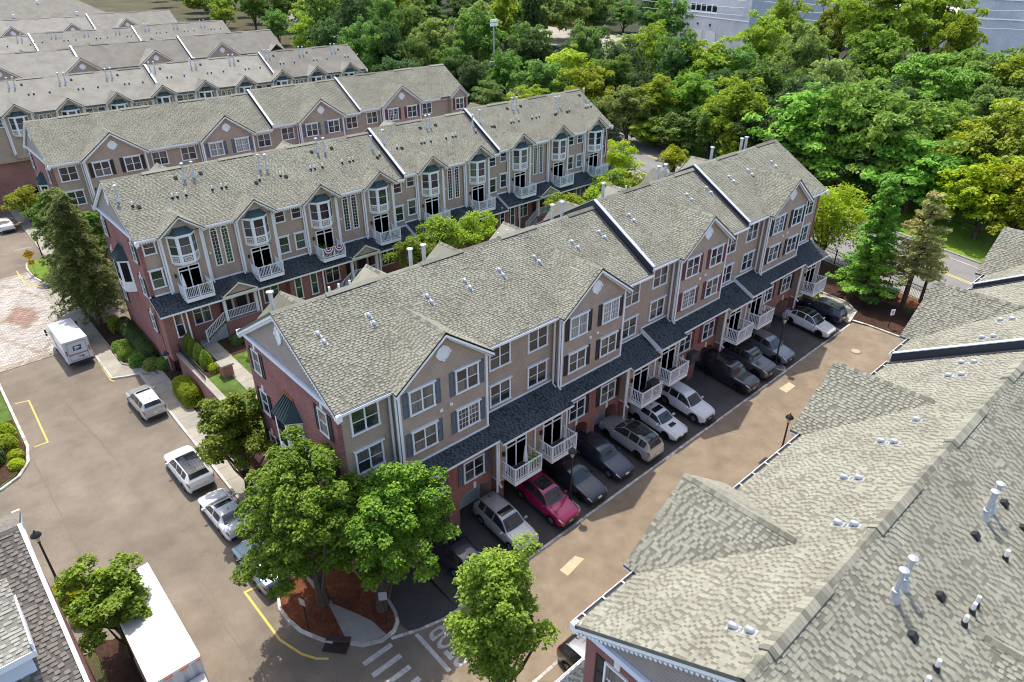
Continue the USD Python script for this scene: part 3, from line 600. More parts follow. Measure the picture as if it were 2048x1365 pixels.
PR = random.Random(11)
class Row:
    def __init__(s, name, label, L, M, parties=(), dz=(0,), mirror=False, group=None):
        s.L, s.par, s.dz, s.mir = L, list(parties), list(dz), mirror
        s.p = thing(name, label, 'row houses', M, group)
        s.seed = 0
    def seg(s, x):
        k = sum(x > q for q in s.par); return s.dz[k]
    def tf(s, rear=False):
        def f(v, F):
            v = np.array(v, float); fl = False
            if rear: v[:, 1] = D2 - v[:, 1]; fl = not fl
            if s.mir: v[:, 1] = -v[:, 1]; fl = not fl
            return v, (F[:, ::-1] if fl else F)
        return f
    def emit(s, name, mb, mat, rear=False, parent=None, **k):
        return part(parent or s.p, name, mb, mat, tf=s.tf(rear), **k)
    # -------- windows: P(a, d, z) maps (along, outwards, up) to local
    def window(s, P, a0, a1, z0, z1, rear=False, lights=2, head=True, grid=False, glass=None, trim=.11, rails=True, label=None):
        w = group_part(s.p, 'window', label)
        f = Mb()
        def bx(a, b, d0, d1, c, e):
            pts = np.array([P(q, d, z) for z in (c, e) for d in (d0, d1) for q in (a, b)])
            fl = np.dot(np.cross(pts[1] - pts[0], pts[2] - pts[0]), pts[4] - pts[0]) < 0
            F = np.array([[0, 2, 3, 1], [4, 5, 7, 6], [0, 1, 5, 4], [2, 6, 7, 3], [0, 4, 6, 2], [1, 3, 7, 5]])
            f.add(pts, F[:, ::-1] if fl else F)
        bx(a0, a0 + trim, .004, .075, z0 + trim, z1 - trim); bx(a1 - trim, a1, .004, .075, z0 + trim, z1 - trim)
        bx(a0 - .03, a1 + .03, .004, .10, z0, z0 + trim); bx(a0, a1, .004, .08, z1 - trim, z1)
        if head: bx(a0 - .08, a1 + .08, .004, .16, z1 + .002, z1 + .09)
        ia, ib = a0 + trim, a1 - trim; zc = (z0 + z1) / 2
        for k in range(1, lights):
            x = ia + (ib - ia) * k / lights; bx(x - .045, x + .045, .004, .065, z0 + trim, z1 - trim)
        if rails:
            for k in range(lights):
                x0, x1 = ia + (ib - ia) * k / lights, ia + (ib - ia) * (k + 1) / lights
                bx(x0 + .046, x1 - .046, .004, .05, zc - .022, zc + .022)
        if grid:
            for k in range(lights):
                x0, x1 = ia + (ib - ia) * k / lights, ia + (ib - ia) * (k + 1) / lights
                for t in (1 / 3, 2 / 3):
                    x = x0 + (x1 - x0) * t; bx(x - .012, x + .012, .004, .04, z0 + trim, zc - .023); bx(x - .012, x + .012, .004, .04, zc + .023, z1 - trim)
                for z in (z0 * .72 + z1 * .28, z0 * .28 + z1 * .72): bx(x0 + .046, x1 - .046, .004, .038, z - .011, z + .011)
        s.emit('frame', f, 'white_trim', rear, w)
        for k in range(lights):
            x0, x1 = ia + (ib - ia) * k / lights, ia + (ib - ia) * (k + 1) / lights
            for (c, e) in ((z0 + trim, zc), (zc, z1 - trim)):
                g = glass or PR.choice(['glass_dark'] * 5 + ['glass_mid'] * 2 + ['glass_curtain'] * 2)
                q = Mb(); pts = [P(x0, .022, c), P(x1, .022, c), P(x1, .022, e), P(x0, .022, e)]
                nn = np.cross(np.subtract(pts[1], pts[0]), np.subtract(pts[2], pts[0])); od = np.subtract(P(x0, 1, c), P(x0, 0, c))
                q.quad(*(pts if np.dot(nn, od) > 0 else pts[::-1])); s.emit('pane', q, g, rear, w)
        return w
    def shutter(s, P, a0, a1, z0, z1, mat, rear=False):
        f = Mb()
        def bx(a, b, d0, d1, c, e):
            pts = np.array([P(q, d, z) for z in (c, e) for d in (d0, d1) for q in (a, b)])
            fl = np.dot(np.cross(pts[1] - pts[0], pts[2] - pts[0]), pts[4] - pts[0]) < 0
            F = np.array([[0, 2, 3, 1], [4, 5, 7, 6], [0, 1, 5, 4], [2, 6, 7, 3], [0, 4, 6, 2], [1, 3, 7, 5]])
            f.add(pts, F[:, ::-1] if fl else F)
        bx(a0, a1, .004, .035, z0, z1); zc = (z0 + z1) / 2
        for c, e in ((z0, z0 + .06), (zc - .03, zc + .03), (z1 - .06, z1)): bx(a0, a1, .036, .052, c, e)
        bx(a0, a0 + .05, .036, .052, z0 + .06, z1 - .06); bx(a1 - .05, a1, .036, .052, z0 + .06, z1 - .06)
        s.emit('shutter', f, mat, rear)
    def front(s, y): return lambda a, d, z: (a, y - d, z)
    def end(s, x=0.0): return lambda a, d, z: (x - d, a, z)
    # -------- roof
    def roof(s, gables, dormers_rear=(), tabs=True, rear_tabs=False, hw=3.37, hp=2.478, gy=-.62, mat='shingle', ridge='vent', front_small=(), over=.18, rear_hw=1.85, rear_hp=1.39, rear_gy=-.49, skip_tail=False):
        bounds = [-over] + s.par + [s.L + over]
        r = group_part(s.p, 'roof'); s.roofp = r
        tab_f, tab_r, deck, flash, dark, caps = Mb(), Mb(), Mb(), Mb(), Mb(), []
        vm = RD * SQ
        for k in range(len(bounds) - 1):
            x0, x1, dz = bounds[k], bounds[k + 1], s.dz[k]
            for side in (0, 1):
                fy = (lambda y: y) if side == 0 else (lambda y: D2 - y)
                O = np.array([0, fy(0), EZ + dz]); vv = np.array([0, 1.0 if side == 0 else -1.0, SL]) / SQ
                a, b = np.array([x0, fy(0), EZ + dz]), np.array([x1, fy(0), EZ + dz])
                c, d = np.array([x1, RD, EZ + dz + RD * SL]), np.array([x0, RD, EZ + dz + RD * SL])
                deck.prism([a, b, c, d], (0, 0, -.16))
                pol = sbox(x0, 0, x1, vm); gs = [(g, hw, hp) for g in gables] + [(g, w_, h_) for g, w_, h_ in front_small] if side == 0 else [(g, rear_hw, rear_hp) for g in dormers_rear]
                for g, w_, h_ in gs:
                    yb = h_ / SL; pol = pol.difference(Polygon([(g - w_, -.1), (g + w_, -.1), (g, yb * SQ)]))
                if tabs if side == 0 else rear_tabs:
                    s.seed += 1; shingles(tab_f if side == 0 else tab_r, O + np.array([0, 0, .004]), (1, 0, 0), vv, pol, seed=s.seed)
                else:
                    for q in getattr(pol, 'geoms', [pol]):
                        tv, tfc = trimesh.creation.triangulate_polygon(q, engine='earcut'); tv = np.asarray(tv)
                        P = O + tv[:, :1] * np.array([1.0, 0, 0]) + tv[:, 1:2] * vv + np.array([0, 0, .012])
                        (tab_f if side == 0 else tab_r).add(P, tfc if side == 0 else np.asarray(tfc)[:, ::-1])
            if k:  # step at a party wall: flashing
                dark, flash = Mb(), Mb()
                zl, zh = EZ + s.dz[k - 1], EZ + dz; x = x0
                for side in (0, 1):
                    fy = (lambda y: y) if side == 0 else (lambda y: D2 - y)
                    dark.prism([(x - .012, fy(-.02), zl + .02), (x - .012, fy(-.02), zh + .07), (x - .012, RD, zh + RD * SL + .07), (x - .012, RD, zl + RD * SL + .02)], (-.02, 0, 0))
                    flash.prism([(x - .06, fy(-.05), zh + .05), (x + .22, fy(-.05), zh + .05), (x + .22, RD, zh + .05 + RD * SL), (x - .06, RD, zh + .05 + RD * SL)], (0, 0, .05))
                    dark.prism([(x - .38, fy(-.02), zl + .045), (x - .035, fy(-.02), zl + .045), (x - .035, RD, zl + .045 + RD * SL), (x - .38, RD, zl + .045 + RD * SL)], (0, 0, .012))
                    s.emit('step_flashing', dark, 'flashing_dark', False, r); s.emit('party_wall_cap', flash, 'flashing_light', False, r); dark, flash = Mb(), Mb()
            # ridge caps
            zr = EZ + dz + RD * SL
            if ridge == 'caps':
                n = int((x1 - x0) / .2)
                for i in range(n):
                    xa = x0 + i * .2; raised = (int((xa + 1.8 + 4) / 3.4) % 2) == 0
                    h = .10 if raised else .035; w = .26 if raised else .17
                    m = Mb(); Q = [(xa, RD - w, zr - w * SL + .02), (xa, RD - w, zr - w * SL + h), (xa, RD, zr + h + .012), (xa, RD + w, zr - w * SL + h), (xa, RD + w, zr - w * SL + .02)]
                    m.prism(Q, (.192, 0, 0)); caps.append((m, raised))
            else:
                for i, xa in enumerate(np.arange(x0, x1 - .3, 3.2)):
                    xb = min(xa + 3.2, x1); raised = i % 2 == 1
                    h = .09 if raised else .03; w = .24 if raised else .16
                    m = Mb().prism([(xa, RD - w, zr - w * SL + .02), (xa, RD - w, zr - w * SL + h), (xa, RD, zr + h + .01), (xa, RD + w, zr - w * SL + h), (xa, RD + w, zr - w * SL + .02)], (xb - xa - .02, 0, 0)); caps.append((m, raised))
                    if raised: vd = Mb().box(xa, xb, RD - w - .012, RD - w - .001, zr - w * SL + .01, zr - w * SL + h - .02); s.emit('vent_slot', vd, 'flashing_dark', False, r)
        # cross gables
        def gable_roof(g, w_, h_, gy_, dz, rear, tabmb, dotabs, msk):
            yb = h_ / SL
            for sg in (-1, 1):
                pk, pb = np.array([g, gy_, EZ + dz + h_]), np.array([g, yb, EZ + dz + h_])
                eb, ef = np.array([g + sg * w_, 0, EZ + dz]), np.array([g + sg * w_, gy_, EZ + dz])
                deck_g.prism([ef, pk, pb, eb], (0, 0, -.11))
                sl_ = math.hypot(w_, h_); v2 = np.array([-sg * w_, 0, h_]) / sl_; O = ef + np.array([0, 0, .004]); uu = np.array([0, 1.0, 0])
                pol = Polygon([(0, 0), (yb - gy_, sl_), (0, sl_), ]) if False else Polygon([(0, 0), (-gy_, 0), (yb - gy_, sl_), (0, sl_)])
                if dotabs: s.seed += 1; shingles(tabmb, O, uu, v2, pol, seed=s.seed)
                else: tabmb.prism([ef + (0, 0, .01), pk + (0, 0, .01), pb + (0, 0, .01), eb + (0, 0, .01)], (0, 0, .01))
            m = Mb(); n = int((yb - gy_) / .2)
            for i in range(n):
                ya = gy_ + i * .2
                m.prism([(g - .15, ya, EZ + dz + h_ - .15 * h_ / w_ + .02), (g - .15, ya, EZ + dz + h_ - .15 * h_ / w_ + .045), (g, ya, EZ + dz + h_ + .055), (g + .15, ya, EZ + dz + h_ - .15 * h_ / w_ + .045), (g + .15, ya, EZ + dz + h_ - .15 * h_ / w_ + .02)], (0, .185, 0))
            s.emit('gable_ridge', m, mat, rear, r)
        for rear, gl in ((False, [(g, hw, hp, gy) for g in gables] + [(g, a, b, -.5) for g, a, b in front_small]), (True, [(g, rear_hw, rear_hp, rear_gy) for g in dormers_rear])):
            for g, w_, h_, gy_ in gl:
                deck_g = Mb(); tm_ = Mb(); gable_roof(g, w_, h_, gy_, s.seg(g), rear, tm_, tabs if not rear else rear_tabs, None)
                s.emit('gable_deck', deck_g, 'roof_deck', rear, r); s.emit('gable_shingles', tm_, mat, rear, r, kind='stuff')
        s.emit('roof_deck', deck, 'roof_deck', False, r); s.emit('shingle', tab_f, mat, False, r, kind='stuff')
        if rear_tabs or tab_r.V: s.emit('shingle', tab_r, mat, False, r, kind='stuff')
        for m, raised in caps: s.emit('ridge_vent' if raised and ridge != 'caps' else 'ridge_cap', m, mat, False, r)
    def gutters(s, gables, hw, rear=False, straps=False, also=()):
        """gutters on the front eave between the gables."""
        cuts = sorted([(g - hw + .02, g + hw - .02) for g in gables] + [(a, a) for a in s.par]); x = -.12; runs = []
        for a, b in cuts:
            if a - x > .3: runs.append((x, a))
            x = b
        if s.L + .12 - x > .3: runs.append((x, s.L + .12))
        for a, b in runs:
            z = EZ + s.seg((a + b) / 2)
            m = Mb().box(a, b, -.20, -.175, z - .13, z + .005).box(a, b, -.175, -.02, z - .13, z - .10)
            for e in (a, b - .02): m.box(e, e + .02, -.175, -.02, z - .10, z + .005)
            for xx in np.arange(a + .5, b - .1, 1.05) if straps else (): m.box(xx - .03, xx + .03, -.174, -.005, z - .012, z + .002)
            gp = s.emit('gutter', m, 'white_trim', rear)
            s.emit('gutter_bed', Mb().box(a + .021, b - .021, -.174, -.021, z - .099, z - .07), 'vent_black', rear, None)
            s.emit('fascia', Mb().box(a, b, -.018, .012, z - .30, z - .02), 'white_trim', rear)
    def dentil_run(s, mb, p, q, step=.16, size=.07, drop=.0):
        p, q = np.asarray(p, float), np.asarray(q, float); d = q - p; L = np.linalg.norm(d); d /= L
        for t in np.arange(step / 2, L, step):
            c = p + d * t; mb.box(c[0] - size / 2, c[0] + size / 2, c[1] - .04, c[1] + .04, c[2] - size, c[2] + size * .4)
    def gable_trim(s, g, hw, hp, yf, dz, rear=False, dent=True, board=.26):
        """white rake boards of a cross gable whose roof edge stands at yf."""
        m, t = Mb(), Mb()
        for sg in (-1, 1):
            a = np.array([g, yf, EZ + dz + hp - .02]); b = np.array([g + sg * hw, yf, EZ + dz - .02])
            m.prism([a, b, b - (0, 0, board), a - (0, 0, board)], (0, .05, 0))
            m.prism([a + (0, .05, -.08), b + (0, .05, -.08), b + (0, .05, -.14), a + (0, .05, -.14)], (0, -yf - .30 if yf < -.35 else .1, 0))
            if dent: s.dentil_run(t, a + np.array([sg * .25, .14, -board - .20]), b + np.array([-sg * .1, .14, -board - .02]))
        s.emit('rake_board', m, 'white_trim', rear)
        if dent: s.emit('dentil', t, 'white_trim', rear, kind='stuff')
    def oval(s, P, a, z, ra, rz, rear=False):
        def ell(k, d): return [P(a + k * ra * math.cos(w), d, z + k * rz * math.sin(w)) for w in np.linspace(0, 2 * math.pi, 25)[:-1]]
        n = np.subtract(P(a, 1, z), P(a, 0, z))
        o = s.emit('gable_vent', Mb().prism(ell(.80, .004), n * .03), 'white_trim', rear)
        ring = Mb(); A_, B_ = ell(1, .004), ell(.80, .004)
        for i in range(24):
            j = (i + 1) % 24; ring.prism([A_[i], A_[j], B_[j], B_[i]], n * .06)
        s.emit('ring', ring, 'white_trim', rear, o)
        key = Mb()
        for w in (0, 90, 180, 270):
            c, q = math.cos(math.radians(w)), math.sin(math.radians(w))
            p0 = np.array(P(a + c * ra * .95, 0, z + q * rz * .95)); key.obox(p0 + n * .045, (np.array(P(a + .08, 0, z)) - P(a, 0, z)), n * .045, (0, 0, .08))
        s.emit('keystone', key, 'white_trim', rear, o)
    # -------- end wall facing -x (or +x)
    def end_wall(s, x=0.0, sgn=-1, dz=0.0, detail=True, z0=-1.0):
        zt = EZ + dz; x1 = x - sgn * .28; a, b = sorted((x, x1))
        s.emit('brick_end_wall', Mb().box(a, b, .40, D2 - .40, z0, zt - .12), 'brick_end')
        s.emit('gable_wall', Mb().prism([(x - sgn * .03, .15, zt - .1), (x - sgn * .03, D2 - .15, zt - .1), (x - sgn * .03, RD, zt + RD * SL - .17)], (-sgn * .22, 0, 0)), 'gable_siding')
        s.emit('belt_trim', Mb().box(*sorted((x + sgn * .12, x - sgn * .02)), .12, D2 - .12, zt - .16, zt + .10), 'band_trim')
        m, t = Mb(), Mb()
        for fy in (lambda y: y, lambda y: D2 - y):
            A, B = np.array([x + sgn * .17, fy(-.15), zt - .09 - .02]), np.array([x + sgn * .17, RD, zt + RD * SL - .02])
            m.prism([A, B, B - (0, 0, .30), A - (0, 0, .30)], (-sgn * .06, 0, 0))
            m.prism([A + (-sgn * .06, 0, -.18), B + (-sgn * .06, 0, -.18), B + (-sgn * .06, 0, -.40), A + (-sgn * .06, 0, -.40)], (-sgn * .09, 0, 0))
            p, q = A + (-sgn * .07, 0, -.42), B + (-sgn * .07, 0, -.42); d = q - p; L = np.linalg.norm(d); d /= L
            for k in np.arange(.1, L, .2): c = p + d * k; t.box(c[0] - .05, c[0] + .05, c[1] - .05, c[1] + .05, c[2] - .06, c[2] + .05)
        m.box(*sorted((x + sgn * .18, x - sgn * .1)), D2 - .15, D2 + .22, zt - .40, zt - .05)
        m.box(*sorted((x + sgn * .18, x - sgn * .1)), -.22, .15, zt - .40, zt - .05)
        s.emit('rake_cornice', m, 'white_trim'); s.emit('dentil', t, 'white_trim', kind='stuff')
        P = (lambda A_, d, z: (x + sgn * d, A_, z))
        s.oval(lambda A_, d, z: (x - sgn * .03 + sgn * d, A_, z), RD, zt + 2.02, .36, .52)
        if not detail: return
        def w(a0, a1, c, e, sh='shutter_black'):
            s.window(P, a0, a1, c + dz, e + dz, lights=1, head=False, trim=.07)
            if sh: s.shutter(P, a0 - .40, a0 - .03, c + dz, e + dz, sh); s.shutter(P, a1 + .03, a1 + .40, c + dz, e + dz, sh)
            k = Mb(); m_ = (a0 + a1) / 2; k.box(*sorted((x + sgn * .05, x + sgn * .001)), m_ - .12, m_ + .12, e + dz + .08, e + dz + .42); s.emit('keystone', k, 'cream_trim')
        for y0 in (1.3, 9.4): w(y0, y0 + 1.0, 9.9, 11.5); w(y0, y0 + 1.0, 6.9, 8.6); w(y0, y0 + 1.0, 3.6, 5.3)
        # bay with a metal roof
        c = RD + .15; bt, bb = 9.0 + dz, 6.2 + dz
        pl = lambda hw_, d_: [(x, c - hw_ - .55), (x + sgn * d_, c - hw_), (x + sgn * d_, c + hw_), (x, c + hw_ + .55)]
        bay = Mb().poly(pl(.72, .75), bb + .25, bt); base = Mb().poly(pl(.70, .70), bb, bb + .249); top = Mb().poly(pl(.80, .83), bt + .001, bt + .10)
        bp = s.emit('bay', bay, 'white_trim'); s.emit('bay_base', base, 'white_trim', parent=bp); s.emit('bay_cornice', top, 'white_trim', parent=bp)
        rf = Mb(); Q = pl(.84, .88); apex = [(x, c - .55, bt + 1.15), (x, c + .55, bt + 1.15)]
        q3 = [(*p_, bt + .11) for p_ in Q]
        for f_ in ([q3[0], q3[1], apex[0]], [q3[1], q3[2], apex[1], apex[0]], [q3[2], q3[3], apex[1]]):
            rf.prism(f_ if sgn < 0 else f_[::-1], (sgn * .01, 0, .03))
        s.emit('bay_roof', rf, 'dark_green_metal', parent=bp)
        for t_ in np.linspace(.08, .92, 6):
            p = np.array(q3[1]) * (1 - t_) + np.array(q3[2]) * t_; q = np.array(apex[0]) * (1 - t_) + np.array(apex[1]) * t_
            s.emit('roof_seam', Mb().beam(p + (0, 0, .045), q + (sgn * .03, 0, .045), .03, .04), 'dark_green_metal', parent=bp)
        s.emit('ridge_flashing', Mb().prism([(x + sgn * .02, c - .62, bt + 1.02), (x + sgn * .02, c + .62, bt + 1.02), (x + sgn * .02, c + .62, bt + 1.36), (x + sgn * .02, c - .62, bt + 1.36)], (sgn * .03, 0, 0)), 'raw_copper' if dz == 0 and s.p.endswith('row_house') else 'green_copper', parent=bp)
        for (ya, yb_, d0, d1) in ((c - .62, c + .62, .75, .75),):
            f_, gl = Mb(), Mb()
            for z0_, z1_ in ((bb + .95, bb + 1.75), (bb + 1.80, bt - .1)):
                gl.quad(*[(x + sgn * .757, yy, zz) for yy, zz in ((ya + .1, z0_), (yb_ - .1, z0_), (yb_ - .1, z1_), (ya + .1, z1_))][::(1 if sgn > 0 else -1)])
            s.emit('pane', gl, 'glass_dark', parent=bp)
            s.emit('panel', Mb().box(*sorted((x + sgn * .752, x + sgn * .765)), ya + .22, yb_ - .22, bb + .35, bb + .80), 'siding_tan', parent=bp)
        for e0, e1 in ((1, 0), (2, 3)):
            A, B = np.array(pl(.72, .75)[e0]), np.array(pl(.72, .75)[e1]); nrm = np.array([B[1] - A[1], A[0] - B[0]]); nrm /= np.linalg.norm(nrm)
            if nrm[0] * sgn < 0: nrm = -nrm
            q = [(*(A + (B - A) * t_ + nrm * .006), z_) for t_, z_ in ((.18, bb + .95), (.82, bb + .95), (.82, bt - .1), (.18, bt - .1))]
            s.emit('pane', Mb().quad(*q).quad(*q[::-1]), 'glass_dark', parent=bp)
    def pipe(s, x, y, kind, rear=False):
        z = EZ + s.seg(x) + y * SL; m = Mb()
        if kind == 'flue':
            m.lathe([(.22, -.12), (.17, .06), (.10, .30), (.075, .33), (.13, .335), (.13, .37), (.075, .38), (.075, 1.18), (.15, 1.19), (.15, 1.25), (.001, 1.30)], 12, (x, y, z)); s.emit('flue', m, 'galvanised', rear, smooth=40)
        elif kind == 'tall':
            m.lathe([(.12, -.3), (.12, 1.2), (.20, 1.22), (.20, 1.30), (.001, 1.36)], 12, (x, y, z)); s.emit('flue', m, 'galvanised', rear, smooth=40)
        elif kind == 'pipe':
            p_ = s.emit('vent_pipe', Mb().lathe([(.065, .15), (.065, .42), (.04, .42), (.001, .40)], 10, (x, y, z)), 'pipe_white', rear)
            s.emit('boot', Mb().lathe([(.15, -.1), (.12, .05), (.075, .16)], 10, (x, y, z)), 'vent_black', rear, p_)
        elif kind == 'hood':
            m.prism([(x - .13, y - .16, z - .16 * SL), (x - .13, y + .16, z + .16 * SL), (x - .13, y - .02, z + .20), (x - .13, y - .16, z + .14 - .1)], (.26, 0, 0)); s.emit('roof_hood', m, 'vent_black', rear)
        else:
            h = s.emit('dome_vent', Mb().tube([(x, y - .16, z - .02), (x, y - .13, z + .08), (x, y + .02, z + .10), (x, y + .10, z + .05)], [.08, .11, .105, .03], 10), 'galvanised', rear, smooth=50)
            s.emit('base_plate', Mb().prism([(x - .15, y - .26, z + .016 - .26 * SL), (x + .15, y - .26, z + .016 - .26 * SL), (x + .15, y + .16, z + .016 + .16 * SL), (x - .15, y + .16, z + .016 + .16 * SL)], (0, 0, .012)), 'galvanised', rear, h)
    def downspout(s, x, y, z0, z1, rear=False):
        s.emit('downspout', Mb().beam((x, y, z0), (x, y, z1), .11, .09, (0, 1, 0)).beam((x, y, z0 + .05), (x, y - .28, z0 - .12), .11, .09), 'white_trim', rear)
    def balcony(s, x0, x1, yw, yf, z, rear=False, label=None):
        b = group_part(s.p, 'balcony', label)
        s.emit('floor', Mb().box(x0, x1, yf, yw, z - .05, z), 'deck_grey', rear, b)
        s.emit('apron_board', Mb().box(x0 - .03, x1 + .03, yf - .03, yf - .001, z - .30, z + .02).box(x0 - .03, x0 - .001, yf, yw, z - .30, z + .02).box(x1 + .001, x1 + .03, yf, yw, z - .30, z + .02).box(x0, x1, yf, yw, z - .28, z - .22), 'white_trim', rear, b)
        for (a, c) in (((x0, yf), (x1, yf)), ((x0, yf), (x0, yw)), ((x1, yf), (x1, yw))):
            A, B = np.array([*a, 0.]), np.array([*c, 0.]); L = np.linalg.norm(B - A)
            s.emit('rail', Mb().beam(A + (0, 0, z + .98), B + (0, 0, z + .98), .07, .06), 'white_trim', rear, b)
            s.emit('rail', Mb().beam(A + (0, 0, z + .12), B + (0, 0, z + .12), .05, .05), 'white_trim', rear, b)
            n = max(3, int(L / .135))
            for i in range(1, n):
                p = A + (B - A) * i / n; s.emit('baluster', Mb().box(p[0] - .017, p[0] + .017, p[1] - .017, p[1] + .017, z + .14, z + .95), 'white_trim', rear, b)
        for px, py in ((x0, yf), (x1, yf), ((x0 + x1) / 2, yf), (x0, yw + .06), (x1, yw + .06)):
            s.emit('post', Mb().box(px - .045, px + .045, py - .045, py + .045, z, z + 1.06), 'white_trim', rear, b)
        return b
    def slider(s, P, a0, a1, z0, z1, rear=False, transom=True):
        d = group_part(s.p, 'sliding_door'); f = Mb()
        def bx(a, b, d0, d1, c, e):
            pts = np.array([P(q, dd, z) for z in (c, e) for dd in (d0, d1) for q in (a, b)]); fl = np.dot(np.cross(pts[1] - pts[0], pts[2] - pts[0]), pts[4] - pts[0]) < 0
            F = np.array([[0, 2, 3, 1], [4, 5, 7, 6], [0, 1, 5, 4], [2, 6, 7, 3], [0, 4, 6, 2], [1, 3, 7, 5]]); f.add(pts, F[:, ::-1] if fl else F)
        zt = z1 - .42 if transom else z1
        bx(a0, a0 + .1, .004, .09, z0, z1); bx(a1 - .1, a1, .004, .09, z0, z1); bx(a0 + .1, a1 - .1, .004, .09, z1 - .1, z1); m = (a0 + a1) / 2
        bx(m - .05, m + .05, .004, .07, z0, zt)
        if transom: bx(a0 + .1, a1 - .1, .004, .08, zt, zt + .09); bx(m - .05, m + .05, .004, .07, zt + .09, z1 - .1)
        s.emit('frame', f, 'white_trim', rear, d)
        for (a, b, c, e) in ((a0 + .1, m, z0, zt), (m, a1 - .1, z0, zt)) + (((a0 + .1, a1 - .1, zt + .05, z1 - .08),) if transom else ()):
            pts = [P(a, .02, c), P(b, .02, c), P(b, .02, e), P(a, .02, e)]; s.emit('pane', Mb().quad(*pts).quad(*pts[::-1]), PR.choice(['glass_dark', 'glass_dark', 'glass_mid', 'glass_curtain']), rear, d)
    # -------- garage face
    def garage_face(s, gx, level, colours, rear=False, ends=(True, True), eave_dent=True):
        W2 = 3.1
        for i, g in enumerate(gx):
            dz = s.seg(g); P = s.front(-.22)
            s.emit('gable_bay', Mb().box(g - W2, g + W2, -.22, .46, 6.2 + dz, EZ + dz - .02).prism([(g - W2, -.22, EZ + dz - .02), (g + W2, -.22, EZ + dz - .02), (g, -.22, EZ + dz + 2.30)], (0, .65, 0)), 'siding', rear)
            s.gable_trim(g, 3.37, 2.478, -.62, dz, rear, dent=level > 0)
            s.oval(P, g, 13.27 + dz, .46, .44, rear)
            s.emit('corner_board', Mb().box(g - W2 - .02, g - W2 + .14, -.245, -.221, 6.6 + dz, EZ + dz - .1), 'white_trim', rear)
            s.emit('corner_board', Mb().box(g + W2 - .14, g + W2 + .02, -.245, -.221, 6.6 + dz, EZ + dz - .1), 'white_trim', rear)
            if level < 1: continue
            s.downspout(g - W2 - .10, -.14, 6.9 + dz, EZ + dz - .1, rear); s.downspout(g - W2 - .24, .2, 7.0 + dz, EZ + dz - .1, rear)
            for sx in (-1, 1):
                c = g + sx * 1.57
                for z0, z1 in ((10.2, 11.8), (7.58, 9.12)):
                    s.window(P, c - .85, c + .85, z0 + dz, z1 + dz, rear, grid=(i + sx + int(z0)) % 4 == 0, glass='glass_lace' if (i == 1 and z0 > 10) else None)
                    if colours[i]:
                        s.shutter(P, c - 1.25, c - .90, z0 + .02 + dz, z1 + dz, colours[i], rear); s.shutter(P, c + .90, c + 1.25, z0 + .02 + dz, z1 + dz, colours[i], rear)
            if level > 1:
                for q in (-.35, .35): s.emit('wall_vent', Mb().box(g + q - .10, g + q + .10, -.30, -.221, 9.62 + dz + q * .15, 9.8 + dz + q * .15), 'white_trim', rear)
        edges = [(0.0, gx[0] - W2, ends[0])] + [(gx[k] + W2, gx[k + 1] - W2, True) for k in range(len(gx) - 1)] + [(gx[-1] + W2, s.L, ends[1])]
        for x0, x1, ok in edges:
            cut = [x0] + [q for q in s.par if x0 < q < x1] + [x1]
            if level > 0:
                for c in ([x0 + 1.52, x1 - 1.52] if x1 - x0 > 4.5 else [(x0 + x1) / 2]):
                    if x1 - x0 < 1.6: continue
                    dz = s.seg(c); hwid = .87 if x1 - x0 > 2.6 else .6
                    for z0, z1 in ((10.13, 11.72), (7.47, 9.08)): s.window(s.front(.45), c - hwid, c + hwid, z0 + dz, z1 + dz, rear, head=z0 < 9)
            # dentils under the eave
            if level > 0 and eave_dent:
                t = Mb()
                for a, b in zip(cut[:-1], cut[1:]): s.dentil_run(t, (a, .05, EZ + s.seg((a + b) / 2) - .34), (b, .05, EZ + s.seg((a + b) / 2) - .34), .2, .08)
                s.emit('dentil', t, 'white_trim', rear, kind='stuff')
        if level < 2: return edges
        # lower storeys
        for i, g in enumerate(gx):
            dz = s.seg(g); gz = KX * g + .30
            wall = manifold3d.Manifold.cube([6.1, 1.3, 6.52 + dz - gz + 1]).translate([g - 3.05, -.50, gz - 1])
            for c in (-1.62, 1.62):
                hw, spring = 1.22, gz + 1.95
                pts = [(-hw, -2), (hw, -2), (hw, spring - gz)] + [(hw * math.cos(w), spring - gz + .62 * math.sin(w)) for w in np.linspace(.2, math.pi - .2, 9)] + [(-hw, spring - gz)]
                cs = manifold3d.CrossSection([pts]); k = cs.extrude(3).rotate([90, 0, 0]).translate([g + c, 1.4, gz]); wall = wall - k
            s.emit('brick_wall', Mb().mf(wall), 'brick_front', rear)
            pp = lambda y: 6.82 + .49 * (y + .22)
            for c in (-1.62, 1.62):
                hw = 1.22; x = g + c
                ring = Mb()
                ws = np.linspace(.2, math.pi - .2, 13); O_, I_ = [(x + (hw + .0) * math.cos(w), gz + 1.95 + .62 * math.sin(w)) for w in ws], [(x + (hw - .01) * math.cos(w), gz + 1.62) for w in ws]
                ring.prism([(a, .25, b) for a, b in O_] + [(x - hw + .02, .25, gz + 1.90), (x + hw - .02, .25, gz + 1.90)], (0, .06, 0))
                dgr = group_part(s.p, 'garage_door')
                s.emit('arch_panel', ring, 'garage_white', rear, dgr)
                for j in range(4): s.emit('panel', Mb().box(x - hw, x + hw, .60, .66, gz + .05 + j * .52, gz + .05 + j * .52 + .50), 'garage_white', rear, dgr)
                s.emit('jamb', Mb().box(x - hw, x - hw + .1, .52, .60, gz, gz + 2.1).box(x + hw - .1, x + hw, .52, .60, gz, gz + 2.1), 'white_trim', rear, dgr)
                kz = gz + 1.95 + .62; s.emit('keystone', Mb().box(x - .10, x + .10, -.56, -.501, kz - .05, kz + .42), 'cream_trim', rear)
                s.window(s.front(-.50), x - .82, x + .82, 3.7 + dz, 5.3 + dz, rear, head=False)
